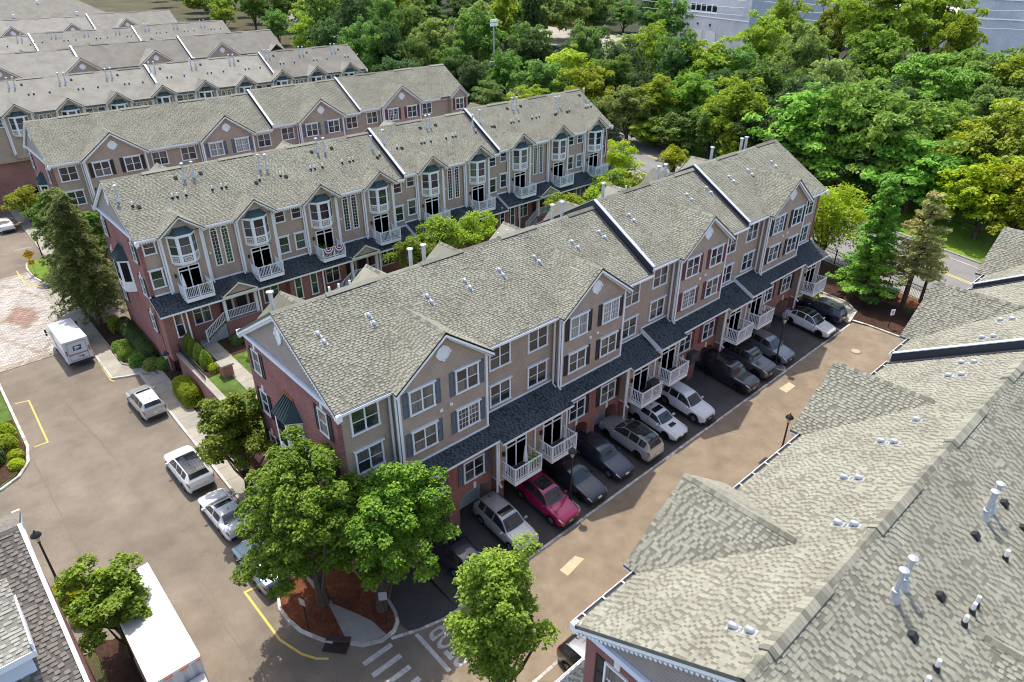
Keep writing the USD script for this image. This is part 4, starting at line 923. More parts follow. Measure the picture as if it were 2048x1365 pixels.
                if colours[i]: s.shutter(s.front(-.5), x - 1.22, x - .86, 3.72 + dz, 5.3 + dz, colours[i], rear); s.shutter(s.front(-.5), x + .86, x + 1.22, 3.72 + dz, 5.3 + dz, colours[i], rear)
            s.pent(g - W2 - .02, g + W2 + .02, -.22, -1.24, dz, rear)
            s.downspout(g + 3.12, -1.12, gz + 2.3, 6.2 + dz, rear); s.downspout(g + 2.98, -1.12, gz + .3, 6.2 + dz, rear)
        for x0, x1, ok in edges:
            if not ok: continue
            cut = [x0] + [q for q in s.par if x0 < q < x1] + [x1]
            a, b = x0 + .05, x1 - .05
            if x0 == 0: a = .02
            if x1 == s.L: b = s.L - .02
            for c0, c1 in zip(cut[:-1], cut[1:]):
                dz = s.seg((c0 + c1) / 2); q0, q1 = max(c0, a), min(c1, b)
                s.emit('balcony_wall', Mb().box(q0, q1, -1.05, .8, 2.72 + KX * x0, 6.15 + dz), 'siding', rear)
                s.pent(c0 - (.0 if c0 > 0 else .2), c1 + (.0 if c1 < s.L else .25), .45, -1.54, dz, rear, left=c0 in s.par)
            s.emit('soffit', Mb().box(a, b, -1.06, .8, 2.62 + KX * x0, 2.715 + KX * x0), 'white_trim', rear)
            for px in (a, b - .42):
                s.emit('brick_pier', Mb().box(px, px + .42, -1.04, -.3, KX * px - .5, 2.62 + KX * x0), 'brick_front', rear)
            s.emit('corner_board', Mb().box(a - .02, a + .12, -1.08, -1.051, 2.7 + KX * x0, 6.1 + s.seg(a)), 'white_trim', rear)
            s.emit('corner_board', Mb().box(b - .12, b + .02, -1.08, -1.051, 2.7 + KX * x0, 6.1 + s.seg(b)), 'white_trim', rear)
            cs = [(a + b) / 2 - 1.62, (a + b) / 2 + 1.62] if b - a > 4.5 else [(a + b) / 2]
            for c in cs:
                dz = s.seg(c); s.slider(s.front(-1.05), c - .9, c + .9, 3.42 + dz, 5.6 + dz, rear); s.balcony(c - 1.12, c + 1.12, -1.05, -2.25, 3.36 + dz, rear)
                s.emit('wall_lamp', Mb().box(c - 1.13, c - 1.0, -1.2, -1.051, 4.75 + dz, 5.05 + dz), 'iron', rear)
                dgr = group_part(s.p, 'garage_door'); gz = KX * c + .34
                for j in range(4): s.emit('panel', Mb().box(c - 1.2, c + 1.2, .70, .76, gz + j * .55, gz + j * .55 + .53), 'garage_white', rear, dgr)
            if len(cs) == 2: s.downspout((a + b) / 2, -1.12, 3.2 + KX * a, 6.1 + s.seg((a + b) / 2), rear)
        return edges
    def pent(s, x0, x1, yt, yf, dz, rear, left=False):
        pz = lambda y: 6.82 + .49 * (y + .22) + dz
        r = group_part(s.p, 'pent_roof'); q = math.sqrt(1 + .49 ** 2)
        s.emit('deck', Mb().prism([(x0, yf, pz(yf)), (x1, yf, pz(yf)), (x1, yt, pz(yt)), (x0, yt, pz(yt))], (0, 0, -.10)), 'white_trim', rear, r)
        s.seed += 1; m = shingles(Mb(), (0, yf - .03, pz(yf - .03) + .005), (1, 0, 0), np.array([0, 1, .49]) / q, sbox(x0, 0, x1, (yt - yf + .02) * q), seed=s.seed)
        s.emit('shingle', m, 'shingle_blue', rear, r, kind='stuff')
        s.emit('flashing', Mb().box(x0, x1, yt - .05, yt - .003, pz(yt) - .02, pz(yt) + .13), 'white_trim', rear, r)
        s.emit('fascia', Mb().box(x0, x1, yf - .06, yf - .031, pz(yf) - .15, pz(yf) + .0), 'white_trim', rear, r)
        if left: s.emit('step_board', Mb().prism([(x0 - .03, yf - .05, pz(yf) + .05), (x0 - .03, yt, pz(yt) + .07), (x0 - .03, yt, pz(yt) - .35), (x0 - .03, yf - .05, pz(yf) - .35)], (.03, 0, 0)), 'white_trim', rear, r)
    # -------- garden face
    def garden_face(s, cx, level, first='square', rear=False, last=True):
        for j, c in enumerate(cx):
            dz = s.seg(c); Z = EZ + dz
            s.emit('dormer_bay', Mb().box(c - 1.58, c + 1.58, .20, .46, 6.6 + dz, Z - .05).prism([(c - 1.62, -.10, Z - .05), (c + 1.62, -.10, Z - .05), (c, -.10, Z + 1.16)], (0, .5, 0)), 'siding', rear)
            s.gable_trim(c, 1.85, 1.39, -.49, dz, rear, dent=level > 0, board=.2)
            if level < 1: continue
            s.emit('soffit', Mb().prism([(c - 1.5, -.11, Z - .06), (c + 1.5, -.11, Z - .06), (c + 1.5, .2, Z - .06), (c - 1.5, .2, Z - .06)], (0, 0, -.05)), 'brown_soffit', rear)
            y0, yf = .20, -.52; bz, tz = 9.62 + dz, 11.92 + dz
            pl = [(c - 1.15, y0), (c - .55, yf), (c + .55, yf), (c + 1.15, y0)]
            bay = s.emit('bay', Mb().poly(pl, bz + .02, tz), 'white_trim', rear)
            s.emit('bay_base', Mb().poly([(c - 1.02, y0), (c - .5, yf + .1), (c + .5, yf + .1), (c + 1.02, y0)], bz - .16, bz + .019), 'white_trim', rear, bay)
            s.emit('bay_cornice', Mb().poly([(c - 1.24, y0), (c - .6, yf - .08), (c + .6, yf - .08), (c + 1.24, y0)], tz + .001, tz + .12), 'white_trim', rear, bay)
            E_ = [(c - 1.22, y0, tz + .12), (c - .6, yf - .07, tz + .12), (c + .6, yf - .07, tz + .12), (c + 1.22, y0, tz + .12)]; ap = [(c - .5, y0, tz + .92), (c + .5, y0, tz + .92)]
            rf = Mb()
            for f_ in ([E_[0], E_[1], ap[0]], [E_[1], E_[2], ap[1], ap[0]], [E_[2], E_[3], ap[1]]): rf.prism(f_, (0, -.005, .025))
            rp = s.emit('bay_roof', rf, 'green_copper', rear, bay)
            for t_ in np.linspace(.03, .97, 7):
                p = np.array(E_[1]) * (1 - t_) + np.array(E_[2]) * t_; q = np.array(ap[0]) * (1 - t_) + np.array(ap[1]) * t_
                s.emit('roof_seam', Mb().beam(p + (0, 0, .04), q + (0, -.02, .04), .025, .04), 'dark_green_metal', rear, bay)
            s.emit('back_board', Mb().prism([(c - 1.35, .196, tz + .1), (c + 1.35, .196, tz + .1), (c + .55, .196, tz + 1.0), (c - .55, .196, tz + 1.0)], (0, .003, 0)), 'brown_soffit', rear, bay)
            for A, B in ((pl[0], pl[1]), (pl[1], pl[2]), (pl[2], pl[3])):
                A, B = np.array(A), np.array(B); d = B - A; L = np.linalg.norm(d); nr = np.array([d[1], -d[0]]) / L
                def quad(t0, t1, z0, z1, off): return [(*(A + d * t_ + nr * off), z_) for t_, z_ in ((t0, z0), (t1, z0), (t1, z1), (t0, z1))]
                mid = (A is not None) and abs(d[1]) < 1e-6
                t0, t1 = (.14, .86) if mid else (.17, .83)
                zc = (bz + .80 + tz - .1) / 2
                for z0, z1 in ((bz + .78, zc - .02), (zc + .02, tz - .12)):
                    s.emit('pane', Mb().quad(*quad(t0, t1, z0, z1, .008)), PR.choice(['glass_dark', 'glass_mid', 'glass_curtain', 'glass_dark']), rear, bay)
                q = quad(t0 + .02, t1 - .02, bz + .16, bz + .62, .006)
                s.emit('panel', Mb().quad(*q), 'brown_soffit', rear, bay); s.emit('panel', Mb().quad(*quad(t0 + .08, t1 - .08, bz + .22, bz + .56, .012)), 'white_trim', rear, bay)
                s.emit('panel', Mb().quad(*quad(t0 + .13, t1 - .13, bz + .27, bz + .51, .018)), 'siding_tan', rear, bay)
            for sx in (-1, 1):
                s.emit('corner_board', Mb().box(c + sx * 1.58 - .09, c + sx * 1.58 + .09, .175, .199, 7.2 + dz, Z - .1), 'white_trim', rear)
            s.downspout(c + 1.75, .28, 7.25 + dz, Z - .5, rear); s.downspout(c - 1.75, .28, 7.25 + dz, Z - .5, rear)
            if level < 2: continue
            s.slider(s.front(.20), c - .88, c + .88, 6.98 + dz, 9.2 + dz, rear)
            s.emit('wall_lamp', Mb().box(c - 1.2, c - 1.07, .05, .19, 8.4 + dz, 8.7 + dz), 'iron', rear)
            s.balcony(c - 1.12, c + 1.12, .2, -1.35, 6.92 + dz, rear)
        segs = [(0, cx[0] - 1.6)] + [(cx[k] + 1.6, cx[k + 1] - 1.6) for k in range(len(cx) - 1)] + [(cx[-1] + 1.6, s.L)]
        kinds = []
        for k, (x0, x1) in enumerate(segs):
            kind = 'square' if (k % 2 == 0) == (first == 'square') else 'arch'; kinds.append(kind); P = s.front(.45)
            if level < 1: continue
            if kind == 'square':
                for c in ([x0 + .72, x1 - .72] if x1 - x0 > 2.4 else [(x0 + x1) / 2]):
                    dz = s.seg(c); s.window(P, c - .5, c + .5, 10.72 + dz, 12.0 + dz - .1, rear, lights=1, head=False, trim=.1)
                    if level > 1: s.window(P, c - .53, c + .53, 7.78 + dz, 9.42 + dz, rear, lights=1, trim=.12)
            else:
                m = (x0 + x1) / 2
                for c in ((m - .46, m + .46) if x1 - x0 > 2.4 else (m,)):
                    dz = s.seg(c); w = group_part(s.p, 'arched_window'); zb, zt = 8.32 + dz, 11.78 + dz; hw = .33
                    ar = lambda r_, y_: [(c - r_, y_, zb + (hw - r_)), (c + r_, y_, zb + (hw - r_))] + [(c + r_ * math.cos(q), y_, zt - hw + r_ * math.sin(q)) for q in np.linspace(0, math.pi, 11)]
                    O_, I_ = ar(hw, .40), ar(hw - .10, .40); fr = Mb()
                    for i in range(len(O_)): i2 = (i + 1) % len(O_); fr.prism([O_[i], O_[i2], I_[i2], I_[i]], (0, .049, 0))
                    fr.box(c - hw + .1, c + hw - .1, .41, .448, zt - hw - .03, zt - hw + .03)
                    s.emit('frame', fr, 'white_trim', rear, w); s.emit('pane', Mb().prism(ar(hw - .09, .43), (0, .018, 0)), PR.choice(['glass_dark', 'glass_green', 'glass_dark']), rear, w)
                    g_ = Mb(); g_.box(c - .012, c + .012, .418, .429, zb + .1, zt - hw - .03)
                    for z in np.arange(zb + .38, zt - hw - .1, .30): g_.box(c - hw + .1, c + hw - .1, .42, .4285, z - .01, z + .01)
                    s.emit('glazing_bars', g_, 'cream_trim', rear, w)
                if level > 1: s.emit('wall_vent', Mb().box(x0 + .35, x0 + .5, .36, .449, 9.55 + s.seg(m), 9.72 + s.seg(m)), 'white_trim', rear)
            if level > 0:
                t = Mb(); cut = [x0] + [q for q in s.par if x0 < q < x1] + [x1]
                for a, b in zip(cut[:-1], cut[1:]): s.dentil_run(t, (a, .08, EZ + s.seg((a + b) / 2) - .34), (b, .08, EZ + s.seg((a + b) / 2) - .34), .2, .08)
                s.emit('dentil', t, 'white_trim', rear, kind='stuff')
        if level < 2: return
        # ground floor: pent roof, brick bays, porches
        ex = [0] + s.par + [s.L]
        for a, b in zip(ex[:-1], ex[1:]):
            dz = s.seg((a + b) / 2); s.pent(a - (.2 if a == 0 else 0), b + (.2 if b == s.L else 0), .45, -1.54, dz, rear, left=a in s.par)
        for k, (x0, x1) in enumerate(segs):
            m = (x0 + x1) / 2; dz = s.seg(m); fl = 3.95 + dz; gz = 2.6 + .012 * m
            if kinds[k] == 'square':
                a, b = max(.0, x0 - .05), min(s.L, x1 + .05)
                s.emit('brick_wall', Mb().box(a, b, -1.12, .6, gz - .8, 6.22 + s.seg(a + .1)), 'brick_front', rear)
                for c in ([a + .78, b - .78] if b - a > 2.4 else [(a + b) / 2 + (.3 if a == 0 else 0)]):
                    s.window(s.front(-1.12), c - .36, c + .36, 3.75 + dz, 6.08 + dz, rear, lights=1, head=False, trim=.09, glass='glass_green' if k in (2, 4) else None)
                    s.emit('keystone', Mb().box(c - .09, c + .09, -1.17, -1.121, 6.02 + dz, 6.24 + dz), 'cream_trim', rear)
            else:
                a, b = x0 + .1, min(s.L, x1 - .1)
                s.emit('brick_wall', Mb().box(a, b, .42, .7, gz - .8, 6.9 + dz), 'brick_front', rear)
                po = group_part(s.p, 'porch')
                s.emit('porch_base', Mb().box(m - 1.55, m + 1.55, -1.30, .42, gz - .8, fl - .08), 'brick_front', rear, po)
                s.emit('porch_floor', Mb().box(m - 1.6, m + 1.6, -1.36, .42, fl - .08, fl), 'old_concrete', rear, po)
                for px in (m - 1.38, m + 1.38): s.emit('column', Mb().box(px - .12, px + .12, -1.28, -1.04, fl, 6.2 + dz), 'white_trim', rear, po)
                for px in (m - .75, m + .62): s.emit('door', Mb().box(px - .42, px + .42, .34, .42, fl, fl + 2.1), 'door_wine' if k >= 5 else 'door_dark', rear, po); s.emit('sidelight', Mb().box(px + .5, px + .68, .35, .42, fl, fl + 2.1), 'white_trim', rear, po)
                r0, r1 = m - 1.24, m + 1.24
                for z in (fl + .12, fl + .85): s.emit('rail', Mb().box(r0, r1, -1.22, -1.16, z, z + .06), 'white_trim', rear, po)
                for xx in np.arange(r0 + .12, r1, .14): s.emit('baluster', Mb().box(xx - .016, xx + .016, -1.205, -1.173, fl + .16, fl + .86), 'white_trim', rear, po)
                # side steps with sloping rails on the left
                for i in range(6):
                    s.emit('step', Mb().box(m - 1.62 - (i + 1) * .3, m - 1.62 - i * .3, -1.30, -.1, gz - .5, fl - .2 - i * .2), 'old_concrete', rear, po)
                for yy in (-1.28,):
                    A, B = np.array([m - 1.6, yy, fl + .9]), np.array([m - 3.4, yy, fl - .3])
                    s.emit('stair_rail', Mb().beam(A, B, .06, .06).beam(A - (0, 0, .72), B - (0, 0, .72), .05, .05), 'white_trim', rear, po)
                    for t_ in np.linspace(.05, 1, 13): p = A + (B - A) * t_; s.emit('baluster', Mb().box(p[0] - .016, p[0] + .016, yy - .016, yy + .016, p[2] - .72, p[2]), 'white_trim', rear, po)
                    s.emit('newel', Mb().box(B[0] - .05, B[0] + .05, yy - .05, yy + .05, gz - .3, B[2] + .08), 'white_trim', rear, po)
                # porch gable
                pg = 1.55; zb = 6.42 + dz; yy0, yy1 = -1.72, .1; h_ = .92; gm = Mb(); tm_ = Mb()
                for sg in (-1, 1):
                    f0, f1, b1, b0 = np.array([m + sg * pg, yy0, zb]), np.array([m, yy0, zb + h_]), np.array([m, yy1, zb + h_]), np.array([m + sg * pg, yy0 + .2, zb])
                    gm.prism([f0, f1, b1, b0 + (0, .3, 0)], (0, 0, -.08))
                    s.seed += 1; sl_ = math.hypot(pg, h_); shingles(tm_, f0 + (0, 0, .004), (0, 1, 0), np.array([-sg * pg, 0, h_]) / sl_, Polygon([(0, 0), (.5, 0), (yy1 - yy0, sl_), (0, sl_)]), seed=s.seed)
                s.emit('porch_gable', gm, 'white_trim', rear, po); s.emit('porch_shingles', tm_, 'shingle_blue', rear, po, kind='stuff')
                s.emit('pediment', Mb().prism([(m - pg + .2, yy0 + .12, zb), (m + pg - .2, yy0 + .12, zb), (m, yy0 + .12, zb + h_ - .12)], (0, .08, 0)), 'siding_tan', rear, po)
                rk = Mb()
                for sg in (-1, 1):
                    A, B = np.array([m, yy0 - .01, zb + h_]), np.array([m + sg * pg, yy0 - .01, zb]); rk.prism([A, B, B - (0, 0, .14), A - (0, 0, .14)], (0, .04, 0))
                rk.box(m - pg, m + pg, yy0, yy0 + .06, zb - .22, zb - .05); s.emit('porch_trim', rk, 'cream_trim', rear, po)
        for j, c in enumerate(cx):
            dz = s.seg(c); s.emit('brick_wall', Mb().box(c - 1.52, c + 1.52, -.35, .6, 1.6, 6.7 + dz), 'brick_front', rear)
            s.window(s.front(-.35), c - .75, c + .75, 4.0 + dz, 6.15 + dz, rear, lights=2, head=False, trim=.09, glass='glass_green' if j in (0, 1, 2) and False else None)
            s.downspout(c - 1.5, -1.45, 2.8 + dz, 6.2 + dz, rear)
    def body(s, z0=-1.2, garage_front=True, ends=True):
        for k, (a, b) in enumerate(zip([0] + s.par, s.par + [s.L])):
            dz = s.dz[k]
            s.emit('wall', Mb().box(a + (.2 if a == 0 else 0), b - (.2 if b == s.L else 0), .45, D2 - .45, 6.2 + dz, EZ + dz - .05).prism([(a + .2, .45, EZ + dz - .05), (a + .2, D2 - .45, EZ + dz - .05), (a + .2, RD, EZ + dz - .05 + (RD - .45) * SL)], (b - a - .4, 0, 0)), 'siding')
            s.emit('lower_wall', Mb().box(a + .2, b - .2, .8, D2 - .8, z0, 6.2 + dz), 'brick_front')

gxs = [6.4 + 12.44 * i for i in range(4)]
# middle row, garage side to the viewer
A = Row('row_house', 'long middle row of tan and brick houses behind the parked cars in the lane', 50.6, mat4(0, 0, 0), (25.04, 37.48), (0, .48, .75))
A.body(); rd = [3.1 + 6.22 * i for i in range(8)]
A.roof(gxs, rd); A.gutters(gxs, 3.37); A.garage_face(gxs, 3, ['shutter_slate', 'shutter_black', 'shutter_wine', 'shutter_black'], eave_dent=False)
A.garden_face(rd, 0, rear=True); A.end_wall(0, -1); A.end_wall(50.6, 1, .75, detail=False)
for x, y in [(1.4, 4), (1.45, 3.5), (4.5, 4), (4.5, 3.5), (8.4, 3.9), (8.4, 3.5), (11.3, 4), (11.3, 3.5), (14, 3.9), (14, 3.5), (17.1, 3.9), (17.2, 3.5), (20.8, 4), (20.9, 3.5), (23.6, 4), (23.7, 3.5), (26.9, 4), (26.9, 3.5), (34.1, 4), (34.1, 3.5), (36.8, 4), (36.8, 3.5), (40.1, 4), (40.1, 3.5), (43, 4), (43, 3.5), (47, 4), (47, 3.5)]: A.pipe(x, y, 'dome')
for x in (.5, 9.6, 10.6, 22, 23, 27.5, 34.4, 35.3, 42, 46.8, 47.6): A.pipe(x, 4.6, 'tall', True)
for x in (3.6, 4.2, 4.9, 16.2, 17, 28.6, 29.4): A.pipe(x, 5.3, 'pipe', True)
# second row, garden side to the viewer
B = Row('row_house', 'second row with bay windows, balconies and arched windows facing the raised court', 55.9, mat4(-.3, 30.22, .32), (24.9, 37.35), (0, .34, .61))
B.body(z0=-.5); cx = [3.3 + 6.22 * j for j in range(9)]
B.roof([], [6.1 + 12.44 * i for i in range(4)], rear_hw=3.37, rear_hp=2.478, rear_gy=-.62, front_small=[(c, 1.85, 1.39) for c in cx]); B.gutters(cx, 1.85)
B.garden_face(cx, 3); B.garage_face([6.1 + 12.44 * i for i in range(4)], 0, [None] * 4, rear=True); B.end_wall(0, -1); B.end_wall(55.9, 1, .61, detail=False)
for x, y in [(.4, 3.8), (6, 4.7), (6.8, 4.7), (12.4, 4.2), (13, 4.1), (18.5, 4.8), (19.2, 4.7), (24.0, 4), (25.4, 4), (31.3, 4.8), (31.8, 4.8), (36.9, 3.9), (38, 4), (43.6, 4.8), (44.3, 4.8), (49.9, 3.9), (50.5, 3.9), (55.4, 4.4)]: B.pipe(x, y, 'flue')
for x in (1.1, 4.2, 4.6, 5.3, 7.5, 8.3, 8.7, 11.7, 13.7, 16.7, 17.1, 17.9, 20, 20.8, 21.2, 24.2, 26.3, 29.3, 29.7, 30.5, 32.5, 33.4, 33.8, 36.6, 38.9, 41.8, 42.2, 43, 45.1, 45.8, 46.3, 49.2, 51.4, 54.3, 54.7, 55.3): B.pipe(x, 3.0, 'pipe')
for x, y in [(1.5, 2.8), (11.3, 2.8), (14.1, 2.8), (5.3, 4.8), (7.4, 4.8), (17.9, 4.8), (20, 4.8), (30.5, 4.8), (32.5, 4.8), (42.9, 4.9), (45, 4.9), (55.1, 4.9), (26.8, 2.9), (23.8, 2.8), (39.2, 2.9), (48.8, 2.9), (50.9, 2.9)]: B.pipe(x, y, 'hood')
# third row, garage side
Dr = Row('row_house', 'third row with four big gables and a small end gable, round vents and shutters', 55.4, mat4(-.45, 57.98, .575), (24.5, 36.95), (0, .34, .55))
Dr.body(z0=-.5); dg = [6.27 + 12.44 * i for i in range(4)]
Dr.roof(dg, [], front_small=[(53.7, 1.7, 1.3)]); Dr.gutters(dg + [53.7], 3.37); Dr.garage_face(dg, 1, ['shutter_black', 'shutter_slate', 'shutter_slate', 'shutter_wine'])
Dr.end_wall(0, -1); Dr.end_wall(55.4, 1, .55, detail=False)
Dr.emit('small_gable', Mb().box(52.2, 55.3, -.22, .46, 6.2, EZ + .5).prism([(52.2, -.22, EZ + .5), (55.3, -.22, EZ + .5), (53.75, -.22, EZ + 1.65)], (0, .6, 0)), 'siding'); Dr.gable_trim(53.75, 1.75, 1.3, -.5, .55)
Dr.window(Dr.front(-.22), 52.95, 54.55, 10.75, 12.35); Dr.shutter(Dr.front(-.22), 52.55, 52.9, 10.75, 12.35, 'shutter_wine'); Dr.shutter(Dr.front(-.22), 54.6, 54.95, 10.75, 12.35, 'shutter_wine')
# fourth row, garden side
F4 = Row('row_house', 'fourth row whose bay dormers and vent pipes show above the third roof', 60.6, mat4(-5.6, 86.25, 1.04), (26.1, 44.0), (0, .3, .54))
F4.body(z0=-.5); fx = [7.5 + 6.22 * j - 6.22 for j in range(10)]
F4.roof([], [], tabs=False, mat='shingle_far', front_small=[(c, 1.85, 1.39) for c in fx]); F4.garden_face(fx, 1, first='arch'); F4.end_wall(0, -1, detail=False); F4.end_wall(60.6, 1, .54, detail=False)
for i in range(10):
    x = 2.2 + i * 6.05; F4.pipe(x, 4.6, 'flue'); F4.pipe(x + .7, 4.6, 'flue')
    for q in (1.7, 2.3, 4.2): F4.pipe(x + q, 3.0, 'pipe')
    F4.pipe(x + 1.5, 4.8, 'hood')
# fifth, sixth, seventh rows
G5 = Row('row_house', 'fifth row, garage gables with round white vents', 62.0, mat4(-6.4, 118.94, .94), (24.4, 43.1), (0, .35, .7))
G5.body(z0=-.5); gg = [11.75 + 12.44 * i for i in range(4)]; G5.roof(gg, [], tabs=False, mat='shingle_far', front_small=[(60.2, 1.7, 1.3)]); G5.garage_face(gg, 0, [None] * 4); G5.end_wall(0, -1, detail=False); G5.end_wall(62, 1, .7, detail=False)
H6 = Row('row_house', 'sixth row, plain roof dotted with white vent pipes', 64, mat4(-6.4, 149.0, .9), (23.5, 43.5), (0, .3, .55))
H6.body(z0=-.5); hx = [8.0 + 12.44 * i for i in range(5)]; H6.roof([], [], tabs=False, mat='shingle_far', front_small=[(c, 1.85, 1.39) for c in hx]); H6.garden_face(hx, 0); H6.end_wall(0, -1, detail=False); H6.end_wall(64, 1, .55, detail=False)
for i in range(10):
    x = 2.5 + i * 6.2; H6.pipe(x, 4.5, 'flue'); H6.pipe(x + .8, 4.5, 'flue')
    for q in (1.8, 2.6, 4.0): H6.pipe(x + q, 3.2, 'pipe')
I7 = Row('row_house', 'seventh and farthest parallel row with three small looking gables', 62, mat4(-6.4, 179.26, 1.4), (21.0, 42.0), (0, .4, .8))
I7.body(z0=-.5); ig = [12.05 + 12.44 * i for i in range(4)]; I7.roof(ig, [], tabs=False, mat='shingle_far'); I7.garage_face(ig, 0, [None] * 4); I7.end_wall(0, -1, detail=False); I7.end_wall(62, 1, .8, detail=False)
# right hand row, mirrored: its garage side faces the lane
Cg = [6.5 + 12.44 * i for i in range(4)]
Cc = Row('row_house', 'near right hand row, seen from above its shingled ridge, brick end wall at the bottom', 50.9, mat4(0.05, -16.25, -.1), (25.5, 38.2), (0, .48, .75), mirror=True)
Cc.body(); Cc.roof(Cg, [8.3 + 6.22 * i for i in range(6)], rear_tabs=True, ridge='caps'); Cc.gutters(Cg, 3.37, straps=True); Cc.garage_face(Cg, 1, [None] * 4); Cc.end_wall(0, -1)
for x, y in [(1.6, 4.6), (1.6, 5.1), (7.9, 4.75), (7.9, 5.25), (11.3, 3.55), (11.3, 4.05), (14.7, 3.55), (14.6, 4.05), (16.9, 4.05), (22.3, 3.55), (22.3, 4.05), (24.1, 3.55), (24, 4.05), (26.6, 3.55), (26.6, 4), (29.5, 3.55), (29.4, 4.05)]: Cc.pipe(x, y, 'dome')
for x, y in [(6.3, 4.45), (7.0, 4.45), (12.8, 3.8), (13.4, 3.8)]: Cc.pipe(x, y, 'flue', True)
for x in (4.9, 5.7, 8.0, 8.7, 9.1, 12.0, 15.2, 15.8): Cc.pipe(x, 2.7, 'pipe', True)
for x, y in [(8, 3.55), (5.8, 3.55), (11.6, 3.7), (14.3, 3.55), (14.1, 2.7)]: Cc.pipe(x, y, 'hood', True)
E0 = gxs[0] - 3.1
Cc.emit('balcony_wall', Mb().box(.02, 3.35, -1.05, .8, 2.6, 6.1), 'siding'); Cc.pent(-.2, 3.42, .45, -1.54, 0, False)
Cc.emit('gutter', Mb().box(-.2, 3.42, -1.72, -1.70, 6.02, 6.16).box(-.2, 3.42, -1.70, -1.58, 6.02, 6.05), 'white_trim')
for g in Cg: Cc.pent(g - 3.12, g + 3.12, -.22, -1.24, Cc.seg(g), False); Cc.emit('brick_wall', Mb().box(g - 3.05, g + 3.05, -.5, .8, -.5, 6.2), 'brick_front')
for k in range(3): Cc.pent(Cg[k] + 3.12, Cg[k + 1] - 3.12, .45, -1.54, Cc.seg(Cg[k] + 3.2), False)
# lower left row across the street: its end wall stands on the street corner
Er = Row('row_house', 'lower left row across the street, brown shingles and a white rake edge', 40, mat4(-53.3, -8.56, -.25), (), (0,))
Er.body(); Er.roof([], [], tabs=True, rear_tabs=True, mat='shingle_brown'); Er.end_wall(40, 1, 0, detail=False); Er.emit('white_rake', Mb().prism([(40.19, -.1, EZ - .02), (40.19, RD, EZ + RD * SL + .02), (40.19, RD, EZ + RD * SL - .28), (40.19, -.1, EZ - .32)], (.07, 0, 0)).prism([(40.14, -.1, EZ + .05), (40.26, -.1, EZ + .05), (40.26, RD, EZ + RD * SL + .05), (40.14, RD, EZ + RD * SL + .05)], (0, 0, .03)), 'white_trim')
sd = Mb(); sh_ = Mb()
y0_, y1_ = 1.6, 4.55; zt_, zb_ = EZ + y1_ * SL + .02, EZ + y1_ * SL - .62
sd.prism([(32, y0_, zb_), (39.35, y0_, zb_), (39.35, y1_, zt_), (32, y1_, zt_)], (0, 0, -.14)); q_ = math.hypot(y1_ - y0_, zt_ - zb_)
shingles(sh_, (0, y0_, zb_ + .006), (1, 0, 0), np.array([0, y1_ - y0_, zt_ - zb_]) / q_, sbox(32, 0, 39.35, q_), seed=91)
sd.box(32, 39.2, y0_ + .2, y0_ + .35, zb_ - 1.2, zb_ - .1)
Er.emit('shed_dormer', sd, 'band_trim'); Er.emit('dormer_shingles', sh_, 'shingle_grey', kind='stuff'); Er.emit('dormer_trim', Mb().box(32, 39.4, y0_ - .05, y0_ - .01, zb_ - .22, zb_ + .02).box(39.35, 39.40, y0_, y1_ - .3, zb_ - .2, zb_ + .3), 'white_trim')
Er.pipe(39.0, 4.9, 'pipe')
# ------------------------------------------------------------------ trees, hedges, plants
def leaves(P, Nn, size, rng, aspect=.62, fold=.18):
    """one folded leaf (two triangles) at each point."""
    n = len(P); Nn = Nn / (np.linalg.norm(Nn, axis=1, keepdims=True) + 1e-9)
    t = np.cross(Nn, rng.normal(size=(n, 3))); t /= np.linalg.norm(t, axis=1, keepdims=True) + 1e-9
    b = np.cross(Nn, t); L = size * rng.uniform(.65, 1.35, (n, 1)); w = L * aspect
    V = np.stack([P - t * L / 2, P + b * w / 2 + Nn * L * fold, P + t * L / 2, P - b * w / 2 + Nn * L * fold], 1).reshape(-1, 3)
    i = np.arange(n)[:, None] * 4; F = np.concatenate([i + [0, 1, 2], i + [0, 2, 3]], 0)
    m = Mb(); m.add(V, F, np.repeat(rng.uniform(0, 1, n), 4)); return m
def merge(a, b):
    for v, f, t in zip(b.V, b.F, b.T): a.V.append(v); a.F.append(f - (f.min() if 0 else 0) + a.n - 0); a.n += len(v); a.T.append(t)
    return a
